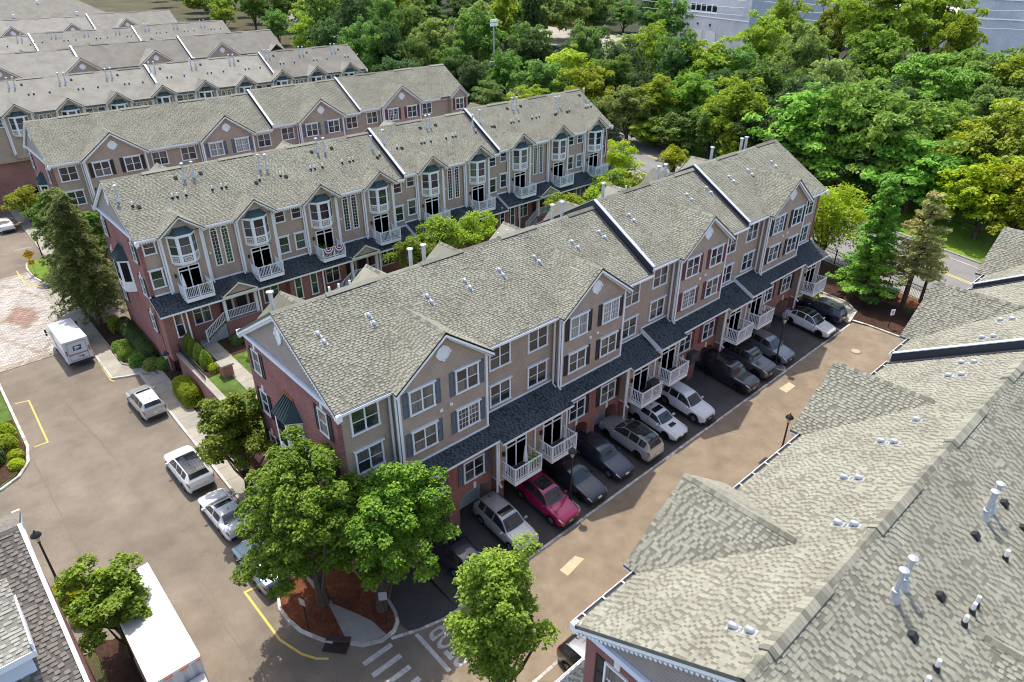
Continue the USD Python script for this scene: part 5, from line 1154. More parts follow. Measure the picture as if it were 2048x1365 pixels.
def broad(H, R, nl, size, seed, clumps=44, flat=.8, base=.26, lobes=0, off=(0, 0), ragged=.25, cl=(.20, .36), droop=0.0):
    """clump centres, leaf mesh, trunk mesh of a broadleaf tree standing at the origin."""
    rng = np.random.default_rng(seed); zc, rz = H * (1 + base) / 2, H * (1 - base) / 2
    cs = []
    k = 0
    while len(cs) < clumps and k < 4000:
        k += 1; d = rng.normal(size=3); d /= np.linalg.norm(d)
        if d[2] < -.75: continue
        a = math.atan2(d[1], d[0]); lob = 1 + ragged * .6 * math.sin(3 * a + seed) * math.sin(2.3 * d[2] * 2 + seed * .7) + rng.uniform(-ragged, ragged * .45)
        rr = rng.uniform(.45, .86) if rng.random() < .75 else rng.uniform(.1, .5)
        rc = R * rng.uniform(*cl)
        c = np.array([off[0] + d[0] * R * rr * lob, off[1] + d[1] * R * rr * lob, zc + d[2] * rz * rr * (1 + .25 * (lob - 1))])
        if any(np.linalg.norm(c - q[0]) < .30 * (rc + q[1]) for q in cs): continue
        cs.append((c, rc))
    area = np.array([rc ** 2 for _, rc in cs]); cnt = np.maximum(8, (nl * area / area.sum())).astype(int)
    Ps, Ns = [], []
    for (c, rc), m in zip(cs, cnt):
        d = rng.normal(size=(m, 3)); d /= np.linalg.norm(d, axis=1, keepdims=True); d[:, 2] = np.where(d[:, 2] < -.35, -d[:, 2] * .6, d[:, 2])
        r = rc * (rng.uniform(.35, 1.0, m) ** .5) * rng.uniform(.85, 1.12, m)
        p = c + d * r[:, None] * (1, 1, flat); p[:, 2] -= droop * (np.linalg.norm(d[:, :2], axis=1) * rc) ** 1.5
        o = p - (off[0], off[1], zc - rz * .3); o /= np.linalg.norm(o, axis=1, keepdims=True)
        Ps.append(p); Ns.append(d * .40 + o * .35 + (.12, .3, .8) + rng.normal(size=(m, 3)) * .45)
    lv = leaves(np.concatenate(Ps), np.concatenate(Ns), size, rng)
    tr = Mb(); r0 = .035 * H ** .9 * .9 + .05; zt = H * (base + .2)
    jx, jy = rng.uniform(-.12, .12, 2) * R * .4
    tr.tube([(0, 0, -.3), (jx * .3, jy * .3, zt * .35), (off[0] * .4 + jx, off[1] * .4 + jy, zt), (off[0] * .8 + jx, off[1] * .8 + jy, H * .78)], [r0 * 1.25, r0 * .9, r0 * .7, r0 * .2], 7)
    for j in rng.permutation(len(cs))[:14]:
        c = cs[j][0]; s0 = np.array([off[0] * .3, off[1] * .3, min(H * (base * .6 + .22 * rng.random()), c[2] * .7)]); m_ = (s0 + c) / 2 + (0, 0, -.06 * H * rng.random())
        tr.tube([s0, m_, c], [r0 * .42, r0 * .28, r0 * .08], 5, cap=False)
    return lv, tr
def conifer(H, R, nl, size, seed, base=.16, levels=22, droop=.25, gap=.0, col=1.0, tip=.05):
    rng = np.random.default_rng(seed); Ps, Ns = [], []; tr = Mb(); r0 = .018 * H + .06
    tr.tube([(0, 0, -.3), (0, 0, H * .5), (0, 0, H * .98)], [r0, r0 * .65, r0 * .1], 7)
    per = nl / levels
    for k in range(levels):
        t = (k + rng.uniform(-.2, .2)) / levels; z = H * (base + (1 - base) * np.clip(t, 0, .985)); Rk = R * ((1 - t) ** col * (1 - tip) + tip) * rng.uniform(.72, 1.12)
        nb = max(4, int(9 * (1 - t) + 4))
        for q in range(nb):
            if rng.random() < gap: continue
            a = 2 * math.pi * (q + rng.uniform(-.35, .35)) / nb + k * 1.1; rl = Rk * rng.uniform(.7, 1.12); m = max(6, int(per / nb * (rl / max(R * .5, .1) + .35)))
            s = rng.uniform(.18, 1, m) ** .8; w = rng.normal(size=m) * (.10 * rl * (1.15 - s) + .05 * R * .6)
            x, y = math.cos(a), math.sin(a); zz = z - droop * rl * s ** 1.5 + .10 * rl * s + rng.normal(size=m) * .06 * R * .5
            Ps.append(np.stack([x * rl * s - y * w, y * rl * s + x * w, zz], 1)); Ns.append(np.stack([x * np.ones(m) * .3, y * np.ones(m) * .3, np.ones(m)], 1) + rng.normal(size=(m, 3)) * .4)
            if q % 2 == 0: tr.tube([(0, 0, z), (x * rl * .5, y * rl * .5, z - droop * rl * .35 + .05 * rl), (x * rl * .92, y * rl * .92, z - droop * rl * .88 + .09 * rl)], [r0 * .25, r0 * .16, r0 * .05], 4, cap=False)
    return leaves(np.concatenate(Ps), np.concatenate(Ns), size, rng, .34, .08), tr
def tree(name, label, cat, x, y, z, lv, tr, mat, bark='bark', group=None, rz=0, s=1, sz=None):
    t = thing(name, label, cat, mat4(x, y, z, rz, s, sz=sz), group); part(t, 'crown', lv, mat, kind='stuff'); part(t, 'trunk', tr, bark); return t

# trees close to the camera
lv, tr = broad(11.8, 4.0, 46000, .20, 4, clumps=260, base=.10, off=(.1, -.1), ragged=.34, cl=(.08, .17))
tree('maple_tree', 'large dark green maple at the street corner, left of the pair over the island', 'tree', -2.4, .4, G(-2.4, .4) + .1, lv, tr, 'leaf_maple')
lv, tr = broad(10.2, 3.5, 33000, .20, 9, clumps=190, base=.10, off=(1.3, -.3), ragged=.34, cl=(.10, .21))
tree('maple_tree', 'second maple of the corner pair, reaching over the parking apron by the dark SUV', 'tree', -.2, -2.2, G(-.2, -2.2) + .1, lv, tr, 'leaf_maple', rz=0)
lv, tr = broad(8.8, 3.1, 17000, .22, 12, clumps=110, ragged=.32, base=.16, cl=(.10, .22))
tree('street_tree', 'round street tree on the sidewalk before the middle brick end wall', 'tree', -1.75, 11.6, G(-1.7, 11.6) + .1, lv, tr, 'leaf_mid')
lv, tr = broad(7.4, 2.5, 9000, .24, 21, clumps=80, ragged=.4, base=.16, cl=(.12, .24))
tree('street_tree', 'leafy tree overhanging the roof of the white box truck', 'tree', -11.5, 4.3, G(-11.9, 4.2), lv, tr, 'leaf_mid')
lv, tr = broad(11.2, 2.15, 19000, .20, 33, clumps=190, flat=1.1, base=.05, ragged=.5, cl=(.13, .30))
tree('pear_tree', 'tall narrow green tree at the bottom edge beside the stop line', 'tree', 1.15, -10.6, G(1, -10.9), lv, tr, 'leaf_mid')
lv, tr = conifer(13.4, 3.5, 12500, .34, 5, base=.2, levels=26, droop=.35, col=.55, tip=.12, gap=.12)
tree('spruce_tree', 'tall ragged spruce with a bare lower trunk beside the second brick end wall', 'tree', -2.5, 44.0, G(-2.5, 44), lv, tr, 'leaf_spruce')
lv, tr = conifer(12.6, 3.2, 10500, .34, 6, base=.24, levels=24, droop=.35, col=.5, tip=.12, gap=.14)
tree('spruce_tree', 'second spruce standing just behind the tall ragged one', 'tree', -2.1, 48.6, G(-2, 48.6), lv, tr, 'leaf_spruce')
lv, tr = broad(9.6, 3.0, 7000, .30, 14, clumps=40, ragged=.25)
tree('street_tree', 'dense dark leafy tree behind the spruces at the corner of the third row', 'tree', -1.2, 60.5, G(-1.2, 60.5), lv, tr, 'leaf_forest')
lv, tr = broad(8.6, 2.2, 4500, .30, 15, clumps=30, ragged=.25)
tree('street_tree', 'leafy tree rising between the spruce top and the second roof', 'tree', .9, 53.5, G(.9, 53.5), lv, tr, 'leaf_forest')
lv, tr = broad(4.8, 2.6, 3800, .26, 16, clumps=30, base=.2)
tree('ornamental_tree', 'low gold leaved tree at the left edge by the far sidewalk', 'tree', -1.4, 80.0, G(-1, 80), lv, tr, 'leaf_gold')
lv, tr = broad(3.6, 1.5, 1400, .22, 17, clumps=16)
tree('ornamental_tree', 'small purple leaved tree behind the gold one near the fourth row', 'tree', .2, 83.6, G(.2, 83), lv, tr, 'leaf_plum')
for k, (x, y, h, r, lb) in enumerate(((25.2, 25.2, 7.4, 3.0, 'yellow green court tree rising behind the roof left of the party wall'), (29.2, 25.4, 6.6, 2.6, 'court tree to the right of the first yellow green one'), (21.6, 24.6, 6.2, 2.4, 'lowest court tree, leftmost of the three behind the roof'))):
    lv, tr = broad(h, r, 5200, .24, 40 + k, clumps=34, base=.2, ragged=.35); tree('court_tree', lb, 'tree', x, y, crt(x, y), lv, tr, ['leaf_lime', 'leaf_lime', 'leaf_mid'][k])
for k, (x, y, h, r, lb) in enumerate(((42, 25.0, 5.6, 2.8, 'court tree in front of the wine red doors'), (46.8, 24.2, 5.2, 2.6, 'court tree right of the one by the red doors'), (51.5, 26.5, 6.2, 2.9, 'last court tree before the end of the second row'))):
    lv, tr = broad(h, r, 4200, .26, 50 + k, clumps=30, base=.2, ragged=.3); tree('court_tree', lb, 'tree', x, y, crt(x, y), lv, tr, 'leaf_lime')
lv, tr = broad(9.4, 3.6, 7500, .30, 60, clumps=46, base=.08, ragged=.25); tree('lime_tree', 'bright yellow green tree at the right end of the second row', 'tree', 61.0, 33.0, G(61, 33), lv, tr, 'leaf_bright')
lv, tr = broad(6.4, 2.6, 3800, .28, 61, clumps=30, base=.1); tree('lime_tree', 'small yellow green tree across the road behind the middle row', 'tree', 73.5, 32.5, G(73.5, 32.5), lv, tr, 'leaf_bright')
lv, tr = broad(6.0, 2.8, 3500, .28, 64, clumps=28, base=.1); tree('lime_tree', 'lower yellow green tree in front of the last bay of the second row', 'tree', 57.5, 27.0, G(57.5, 27), lv, tr, 'leaf_lime')
lv, tr = broad(9.6, 4.3, 14000, .26, 62, clumps=100, base=.12, ragged=.28); tree('lime_tree', 'broad yellow green tree at the far end of the middle row', 'tree', 62.0, 3.6, G(62, 3.6), lv, tr, 'leaf_bright')
lv, tr = conifer(12.8, 3.4, 12000, .40, 63, base=.14, levels=18, droop=.05, col=.75, tip=.1, gap=.08)
tree('pine_tree', 'dense green pine by the curved stone path', 'tree', 56.9, -3.4, G(57, -3), lv, tr, 'leaf_pine')
lv, tr = conifer(12.0, 3.0, 7000, .36, 66, base=.30, levels=15, droop=.02, col=.6, tip=.12, gap=.25)
tree('pine_tree', 'thin yellowing pine next to the dense green one', 'tree', 57.8, -7.1, G(57.8, -7.1), lv, tr, 'leaf_yellow')
lv, tr = conifer(7.2, 1.9, 1500, .34, 67, base=.4, levels=9, droop=.02, col=.5, tip=.15, gap=.3)
tree('pine_tree', 'small sparse pine close to the black fence', 'tree', 60.2, -7.9, G(60.2, -7.9), lv, tr, 'leaf_yellow')
lv, tr = broad(2.2, 1.6, 1200, .24, 68, clumps=14, base=.02); tree('shrub', 'dark shrub at the foot of the dense green pine', 'shrub', 55.9, -4.6, G(56, -4.6) + .05, lv, tr, 'leaf_dark')
lv, tr = broad(1.6, 1.3, 900, .22, 69, clumps=12, base=.02); tree('shrub', 'dark rounded shrub beside the roof edge near the white sign', 'shrub', 56.0, -9.6, G(56, -9.6) + .05, lv, tr, 'leaf_dark')
lv, tr = broad(1.9, .8, 700, .2, 70, clumps=10, base=.02); tree('shrub', 'bright green shrub under the last balcony', 'shrub', 52.2, -.8, G(52.2, -.8), lv, tr, 'leaf_bright')

# the wood beyond the road: one tree of each kind, then copies
FOREST = [(98.5,259.4,10,5,'lime'),(109.0,255.3,13,6,'forest'),(114.8,241.6,15,7,'forest'),(131.6,258.0,17,7,'dark'),(146.2,261.8,19,8,'forest'),(165.5,270.1,20,8,'dark'),(162.4,242.1,19,8,'forest'),(161.2,219.6,18,8,'forest'),(222.9,279.1,18,9,'dark'),(201.9,229.3,18,9,'forest'),(163.8,164.4,16,9,'forest'),(147.9,154.0,13,7,'forest'),(90.3,166.2,17,7,'forest'),(88.1,146.5,17,7,'dark'),(97.5,147.1,17,7,'forest'),(83.8,163.9,12,5,'lime'),(96.6,209.5,10,5,'forest'),(97.8,133.9,16,7,'forest'),(90.9,114.2,14,6,'pale'),(68.2,124.2,14,6,'dark'),(71.4,114.6,15,6,'forest'),(76.0,110.2,14,6,'dark'),(79.8,106.6,12,5,'forest'),(85.2,101.3,11,5,'forest'),(98.0,108.2,16,7,'forest'),(115.4,108.1,12,6,'forest'),(91.3,90.4,10,5,'forest'),(80.2,88.5,9,5,'dark'),(200.5,163.1,11,6,'forest'),(195.3,163.1,8,5,'forest'),(201.9,149.9,10,6,'forest'),(190.6,130.3,14,7,'dark'),(170.3,106.4,15,7,'forest'),(126.0,78.1,13,6,'lime'),(131.1,89.3,10,6,'pale'),(97.9,65.7,11,6,'forest'),(98.5,78.3,11,7,'bright'),(88.6,75.6,10,6,'forest'),(90.8,65.7,10,6,'bright'),(78.8,69.4,7.5,5,'bright'),(110.7,59.1,14,6,'dark'),(112.0,54.1,13,7,'lime'),(116.8,50.3,12,6,'forest'),(139.1,58.6,15,7,'lime'),(169.8,70.1,17,7,'lime'),(133.7,45.5,15,6,'pale'),(175.3,57.7,19,8,'lime'),(160.2,41.5,22,10,'limebig'),(174.9,37.2,20,9,'limebig'),(163.1,26.9,16,6,'lime'),(135.9,32.5,15,8,'feather'),(115.5,31.6,12,6,'pale'),(108.7,38.3,12,7,'forest'),(88.0,32.3,11.8,6,'lime'),(93.6,44.3,11,6,'feather'),(90.3,49.0,10,6,'lime'),(85.1,51.2,8.8,5,'pale'),(87.7,36.0,8.2,5,'forest'),(87.6,41.3,6.2,5,'forest'),(86.5,46.5,4.8,5,'lime'),(87.4,27.0,8.2,5,'dark'),(86.9,29.7,6.0,4,'bright'),(87.7,19.5,12.5,8,'feather'),(88.9,14.7,14,8,'feather'),(88.2,8.9,13,8,'feather'),(87.1,14.0,8.8,7,'feather'),(86.5,21.1,9.0,5,'dark'),(127.5,18.1,13,8,'feather'),(138.1,15.3,13,8,'feather'),(138.0,9.4,12,7,'gold'),(100.1,6.4,11,7,'feather'),(93.1,-0.8,11,6,'bright'),(91.9,-4.4,13,7,'gold'),(82.8,-5.6,9.0,6,'bright'),(82.6,-8.9,9.8,6,'bright'),(85.5,3.7,9,6,'feather'),(85.6,22.9,5.2,4,'dark'),(85.4,8.6,6.8,5,'dark'),(104.7,-4.9,13,8,'lime'),(152.6,7.8,14,8,'feather'),(80.1,65.5,7,4,'pale'),(77.6,74.9,6,3.5,'lime'),(75.7,77.1,7.8,4,'forest'),(72.1,91.0,8.2,5,'dark'),(71.7,100.6,10,5,'dark'),(70.6,110.8,7,5,'dark'),(72.9,85.7,6.5,4,'dark'),
 (62.5,98.0,5.5,3,'bright'),(63.0,71.5,5.0,3,'bright'),(60.5,128,5.5,3,'lime'),(62,140,5,3,'lime'),(68,152,5,3.5,'lime'),(104,95,13,6,'dark'),(118,92,13,6,'forest'),(108,72,12,6,'dark'),(120,66,13,6,'forest'),(104,48,10,5,'dark'),(98,28,11,6,'dark'),(110,20,11,6,'dark'),(120,6,11,6,'forest'),(98,15,11,6,'forest'),(112,-8,10,6,'bright'),(80,84,8,4.5,'forest'),(84,95,9,5,'dark'),(86,58,7,4,'forest'),(96,56,9,5,'dark'),(60,-28,8,4,'lime')]
KIND = {'lime': ('leaf_lime', 'yellow green leafy'), 'forest': ('leaf_forest', 'mid green broadleaf'), 'dark': ('leaf_dark', 'dark green shaded'), 'pale': ('leaf_pale', 'pale creeper covered'), 'bright': ('leaf_bright', 'bright fresh green'), 'limebig': ('leaf_lime', 'very large yellow green'), 'feather': ('leaf_pine', 'feathery drooping light green'), 'gold': ('leaf_gold', 'golden green')}
def zone(x, y):
    if y > 190: return 'behind the farthest rows'
    if y > 120: return 'behind the fifth and sixth rows'
    if y > 80 and x < 110: return 'between floodlight pole and fourth row'
    if x > 150 and y > 90: return 'by the distant road and parked cars'
    if x > 125 and y > 20: return 'before the white industrial buildings'
    if y > 60: return 'right of the tall floodlight pole'
    if y > 25: return 'above the roof of the middle row'
    if y > 5: return 'above the broad yellow green tree'
    return 'at the right hand edge of the wood'
byk = {}
for i, t in enumerate(FOREST): byk.setdefault((zone(t[0], t[1]), t[4]), []).append(i)
ORD = ['first', 'second', 'third', 'fourth', 'fifth', 'sixth', 'seventh', 'eighth', 'ninth', 'tenth', 'eleventh', 'twelfth']
def side(t): return math.atan2(t[1] - EYE[1], t[0] - EYE[0])
protos, rngf = {}, random.Random(8)
for i, (x, y, h, R, sp) in enumerate(FOREST):
    zl = byk[(zone(x, y), sp)]; zl2 = sorted(zl, key=lambda j: -side(FOREST[j])); mat, adj = KIND[sp]
    lab = f'{adj} tree {zone(x, y)}'
    if len(zl2) > 1: lab = f'{ORD[zl2.index(i)]} from left {lab}'
    var = i % 2 if sp in ('forest', 'dark', 'lime', 'feather', 'bright') else 0
    Hn, Rn = {'limebig': (20, 9)}.get(sp, (12, 6)); rz = rngf.uniform(0, 6.28); M = mat4(x, y, G(x, y) - .1, rz, R / Rn * rngf.uniform(.98, 1.16), sz=h / Hn * (1.22 if R > 4.5 else 1.05))
    if (sp, var) not in protos:
        k = len(protos)
        if sp == 'feather': lv, tr = broad(Hn, Rn, 8500, .50, 100 + k, clumps=110, flat=.5, base=.05, ragged=.3, cl=(.12, .24), droop=.10)
        elif sp == 'limebig': lv, tr = broad(Hn, Rn, 13000, .62, 100 + k, clumps=150, base=.18, ragged=.3, cl=(.09, .18))
        else: lv, tr = broad(Hn, Rn, 9000, .46, 100 + k, clumps=110, base=.05, ragged=.36, cl=(.10, .22))
        protos[(sp, var)] = tree('forest_tree', lab, 'tree', 0, 0, 0, lv, tr, mat, group='trees of the wood')
        p = protos[(sp, var)]; op = UsdGeom.Xformable(stage.GetPrimAtPath(p)); op.ClearXformOpOrder(); op.AddTransformOp().Set(Gf.Matrix4d(*M.T.ravel().tolist()))
    else: copy_of(protos[(sp, var)], 'forest_tree', lab, 'tree', M, 'trees of the wood')
far = UsdGeom.PointInstancer.Define(stage, '/World/far_wood'); setd(far.GetPrim(), 'distant wood closing the view behind the other trees', 'wood', None, 'stuff')
rng = np.random.default_rng(77); FP = []
while len(FP) < 230:
    x, y = rng.uniform(95, 420), rng.uniform(-30, 420); b_ = math.degrees(math.atan2(y - EYE[1], x - EYE[0]))
    if 150 < x < 330 and b_ < 40.5: continue
    if x < 210 and y < 130: continue
    if y > 190 and x < 95 + (y - 190) * .1: continue
    FP.append((x, y, rng.uniform(.9, 1.5), rng.uniform(.95, 1.7), rng.uniform(0, 360), rng.integers(0, 4)))
pts = [protos[k] for k in (('forest', 0), ('dark', 0), ('forest', 1), ('lime', 0)) if k in protos]; prl = []
for i, k in enumerate((('forest', 0), ('dark', 0), ('lime', 0), ('pale', 0))):
    lv, _ = broad(12, 6, 3800, .75, 300 + i, clumps=70, base=.04, ragged=.36, cl=(.13, .26)); prl.append(part('/World/far_wood', 'crown', lv, KIND[k[0]][0]))
far.CreatePrototypesRel().SetTargets([Sdf.Path(q) for q in prl])
far.CreatePositionsAttr([Gf.Vec3f(p[0], p[1], G(p[0], p[1]) - .2) for p in FP]); far.CreateScalesAttr([Gf.Vec3f(p[2], p[2], p[3]) for p in FP])
far.CreateOrientationsAttr([Gf.Quath(Gf.Rotation(Gf.Vec3d(0, 0, 1), p[4]).GetQuat()) for p in FP]); far.CreateProtoIndicesAttr([int(p[5]) for p in FP])
# undergrowth fills the gaps between the trunks
rng = np.random.default_rng(31); U = []
while len(U) < 9000:
    x, y = rng.uniform(76, 180), rng.uniform(-40, 130)
    e = 80 + .25 * (y + 3.5) if y < 0 else (81 + .1 * y if y < 40 else max(66, 85 - (y - 40) * .32))
    if x > e + 3 and not (150 < x and y > 60): U.append((x, y, G(x, y) + rng.uniform(.1, 2.4)))
U = np.array(U); lv = leaves(U, np.array([0, 0, 1.0]) + rng.normal(size=(len(U), 3)) * .5, 1.1, rng)
setd(stage.GetPrimAtPath(part('/World', 'undergrowth', lv, 'leaf_dark')), 'dark tangled undergrowth between the trunks of the wood', 'undergrowth', None, 'stuff')

# hedges, clipped bushes, cones, flowers
def hedge(name, label, cat, x0, x1, y0, y1, h, mat, n, size, z=None, round_=.35, seed=0):
    rng = np.random.default_rng(seed); L, Wd = x1 - x0, y1 - y0; z = G((x0 + x1) / 2, (y0 + y1) / 2) + .08 if z is None else z
    u = rng.uniform(-1, 1, (n, 3)); ax = rng.integers(0, 3, n); u[np.arange(n), ax] = np.sign(u[np.arange(n), ax]) * rng.uniform(.86, 1.0, n); u[:, 2] = np.abs(u[:, 2]) * np.where(ax == 2, 1, 1)
    r = np.sum(np.abs(u) ** (2 / round_), 1) ** (round_ / 2); u /= np.maximum(r, .8)[:, None]
    P = np.stack([(x0 + x1) / 2 + u[:, 0] * L / 2, (y0 + y1) / 2 + u[:, 1] * Wd / 2, z + np.abs(u[:, 2]) * h], 1) + rng.normal(size=(n, 3)) * .03
    lv = leaves(P, u * (1 / L, 1 / Wd, 1 / (2 * h)) * 2 + rng.normal(size=(n, 3)) * .45 + (0, 0, .4), size, rng)
    t = thing(name, label, cat); part(t, 'foliage', lv, mat, kind='stuff'); cx_, cy_ = (x0 + x1) / 2, (y0 + y1) / 2
    core = manifold3d.Manifold.sphere(1, 20).scale([L / 2 * .84, Wd / 2 * .84, h * .88]).translate([cx_, cy_, z]); part(t, 'stem', Mb().mf(core), 'leaf_dark')
    return t
hedge('hedge', 'long dark clipped hedge along the second brick end wall', 'hedge', -1.7, -.45, 33.2, 42.2, 1.25, 'leaf_dark', 5500, .16, seed=1)
hedge('hedge', 'small lit bush at the far end of the dark hedge', 'hedge', -2.2, -1.2, 41.0, 42.6, 1.3, 'leaf_bright', 700, .16, seed=2)
hedge('clipped_bush', 'glowing yellow green clipped bush under the court lamp', 'bush', -1.45, .0, 24.0, 27.4, 1.6, 'leaf_bright', 4200, .15, round_=.5, seed=3)
for k, (x, y, w, m, lb) in enumerate(((-2.4, 37.6, .8, 'leaf_mid', 'loose shrub by the kerb beside the mail truck'), (-2.5, 35.9, .7, 'leaf_mid', 'yellow flowered shrub at the bed corner nearest the mail truck'), (-1.6, 34.2, .9, 'leaf_forest', 'low shrub in the middle of the end wall bed'), (-1.3, 32.5, .75, 'leaf_pale', 'white flowering hydrangea at the bed corner by the ramp'), (-.5, 31.9, .7, 'leaf_forest', 'leafy shrub beside the white flowering one'), (-2.2, 33.9, .6, 'leaf_forest', 'low green perennial clump behind the edging stones'))):
    hedge('shrub', lb, 'shrub', x - w, x + w, y - w, y + w, .8 + .1 * (k % 3), m, 900, .17, round_=.8, seed=20 + k)
def cone(x, y, h, r, label, seed, z=None):
    rng = np.random.default_rng(seed); n = 1600; t = rng.uniform(0, 1, n); a = rng.uniform(0, 2 * math.pi, n); rr = r * np.sin(np.pi * np.clip(.12 + .88 * (1 - t), 0, 1) ** 1.0 * .62) * rng.uniform(.85, 1.05, n)
    P = np.stack([x + rr * np.cos(a), y + rr * np.sin(a), (crt(x, y) if z is None else z) + t * h], 1); N = np.stack([np.cos(a), np.sin(a), np.full(n, .5)], 1) + rng.normal(size=(n, 3)) * .35
    th = thing('clipped_cone', label, 'shrub'); part(th, 'foliage', leaves(P, N, .13, rng), 'leaf_mid', kind='stuff')
    part(th, 'stem', Mb().lathe([(r * .05, 0), (r * .72, h * .12), (r * .74, h * .35), (r * .5, h * .68), (.02, h * .95)], 10, (x, y, crt(x, y) if z is None else z)), 'leaf_dark')
for k, y in enumerate((28.5, 27.6, 26.5, 25.2)): cone(1.0 + .05 * k, y, 1.75 - .05 * k, .48, f'{["first", "second", "third", "fourth"][k]} clipped cone from the house in the row beside the walk', 60 + k)
for k, (x, y, w, h, m, lb) in enumerate(((1.4, 24.3, .45, .6, 'leaf_bright', 'small golden shrub at the end of the row of cones'), (4.6, 27.4, .7, .8, 'leaf_dark', 'white flowered bush beside the first porch steps'), (5.8, 26.9, .6, .8, 'leaf_forest', 'round green bush right of the white flowered one'), (4.4, 24.0, .5, .55, 'leaf_lime', 'low lime shrub by the court walk'), (1.6, 29.0, .4, .7, 'leaf_dark', 'dark shrub against the second brick corner'))):
    hedge('shrub', lb, 'shrub', x - w, x + w, y - w, y + w, h, m, 700, .15, z=crt(x, y), round_=.8, seed=40 + k)
for k, (x, y, w, h, m, lb) in enumerate(((-12.9, 30.2, .75, 1.0, 'leaf_bright', 'upper mound of bright grass on the left street corner'), (-13.1, 28.6, .8, .95, 'leaf_bright', 'lower mound of bright grass on the left street corner'), (-12.75, 26.8, .45, .5, 'leaf_bright', 'lime hosta clump just inside the left kerb'), (-12.9, 25.6, .45, .5, 'leaf_bright', 'lime hosta clump at the bend of the left kerb'), (-14.2, 30.8, 1.2, 1.7, 'leaf_dark', 'dark evergreen shrub at the left edge'), (-14.4, 27.4, 1.1, 1.6, 'leaf_dark', 'second dark evergreen shrub at the left edge'), (-13.0, 10.4, .9, 1.2, 'leaf_bright', 'lime shrub at the foot of the lower left lamp'), (-12.6, 8.6, .8, 1.0, 'leaf_mid', 'green shrub below the lime one near the lower left lamp'))):
    hedge('shrub', lb, 'shrub', x - w, x + w, y - w, y + w, h, m, 1300, .2, round_=.8, seed=70 + k)
lv, tr = broad(4.5, 2.4, 2600, .26, 88, clumps=24, base=.05); tree('ornamental_tree', 'dark bushy tree cut by the left edge of the picture', 'tree', -14.6, 36.5, G(-14, 36), lv, tr, 'leaf_dark')
for k, (x, y, h, R) in enumerate(((20, 218, 6, 4), (30, 213, 7, 5), (6, 222, 5, 5), (-4, 216, 5, 4), (55, 206, 6, 5), (64, 212, 6, 5), (70, 222, 8, 5))):
    lv, tr = broad(h, R, 2200, .6, 120 + k, clumps=26, base=.05)
    tree('garden_tree', ['round green tree in front of the farthest big roof', 'taller green tree right of it before the farthest big roof', 'low green tree at the left end before the farthest big roof', 'leftmost green shrub tree behind the seventh row', 'green tree right of the farthest big roof', 'second green tree right of the farthest big roof', 'third green tree right of the farthest big roof'][k], 'tree', x, y, G(x, y), lv, tr, 'leaf_forest')
# ------------------------------------------------------------------ vehicles
def prof(pts): a = np.array(pts, float); return lambda x: np.interp(x, a[:, 0], a[:, 1])
def smooth_prof(pts):
    from scipy.interpolate import PchipInterpolator
    a = np.array(pts, float); return PchipInterpolator(a[:, 0], a[:, 1])
TYPES = {
 # x runs from the nose (0) to the tail (1); top line, belt line, where glass starts and ends
 'suv': dict(L=4.6, W=1.86, H=1.68, wb=(.19, .79), r=.36, cowl=.285, rf=.435, rr=.90, tg=.975, top=[(0, .40), (.006, .62), (.02, .84), (.06, .93), (.16, 1.0), (.285, 1.08), (.435, 1.58), (.52, 1.66), (.66, 1.68), (.82, 1.63), (.90, 1.56), (.975, 1.12), (.992, .98), (1, .55)], belt=[(0, .70), (.06, .86), (.285, 1.00), (.9, 1.08), (.97, 1.06), (1, .6)], sides=[(.31, .565), (.585, .745), (.765, .875)], hatch=True),
 'saloon': dict(L=4.85, W=1.85, H=1.45, wb=(.195, .775), r=.335, cowl=.30, rf=.445, rr=.72, tg=.86, top=[(0, .36), (.006, .52), (.02, .66), (.07, .76), (.18, .86), (.30, .94), (.445, 1.36), (.53, 1.43), (.60, 1.45), (.72, 1.37), (.86, 1.05), (.93, 1.03), (.975, .99), (.993, .82), (1, .50)], belt=[(0, .58), (.07, .72), (.30, .88), (.75, .97), (.9, .98), (.98, .93), (1, .55)], sides=[(.325, .545), (.565, .73)], hatch=False),
 'coupe': dict(L=4.75, W=1.92, H=1.62, wb=(.19, .80), r=.36, cowl=.27, rf=.43, rr=.74, tg=.93, top=[(0, .38), (.006, .56), (.02, .74), (.07, .84), (.16, .92), (.27, 1.0), (.43, 1.50), (.52, 1.60), (.60, 1.62), (.74, 1.53), (.93, 1.12), (.965, 1.06), (.992, .90), (1, .52)], belt=[(0, .62), (.07, .80), (.27, .95), (.9, 1.05), (.97, 1.0), (1, .6)], sides=[(.29, .53), (.55, .72), (.735, .82)], hatch=True),
 'boxy': dict(L=4.95, W=1.98, H=1.90, wb=(.185, .775), r=.40, cowl=.29, rf=.385, rr=.945, tg=.985, top=[(0, .45), (.006, .72), (.015, 1.02), (.05, 1.12), (.16, 1.17), (.29, 1.20), (.385, 1.78), (.46, 1.88), (.66, 1.90), (.86, 1.87), (.945, 1.82), (.985, 1.20), (.994, 1.0), (1, .6)], belt=[(0, .85), (.05, 1.05), (.29, 1.13), (.95, 1.16), (.985, 1.10), (1, .7)], sides=[(.315, .545), (.565, .745), (.765, .925)], hatch=True),
}
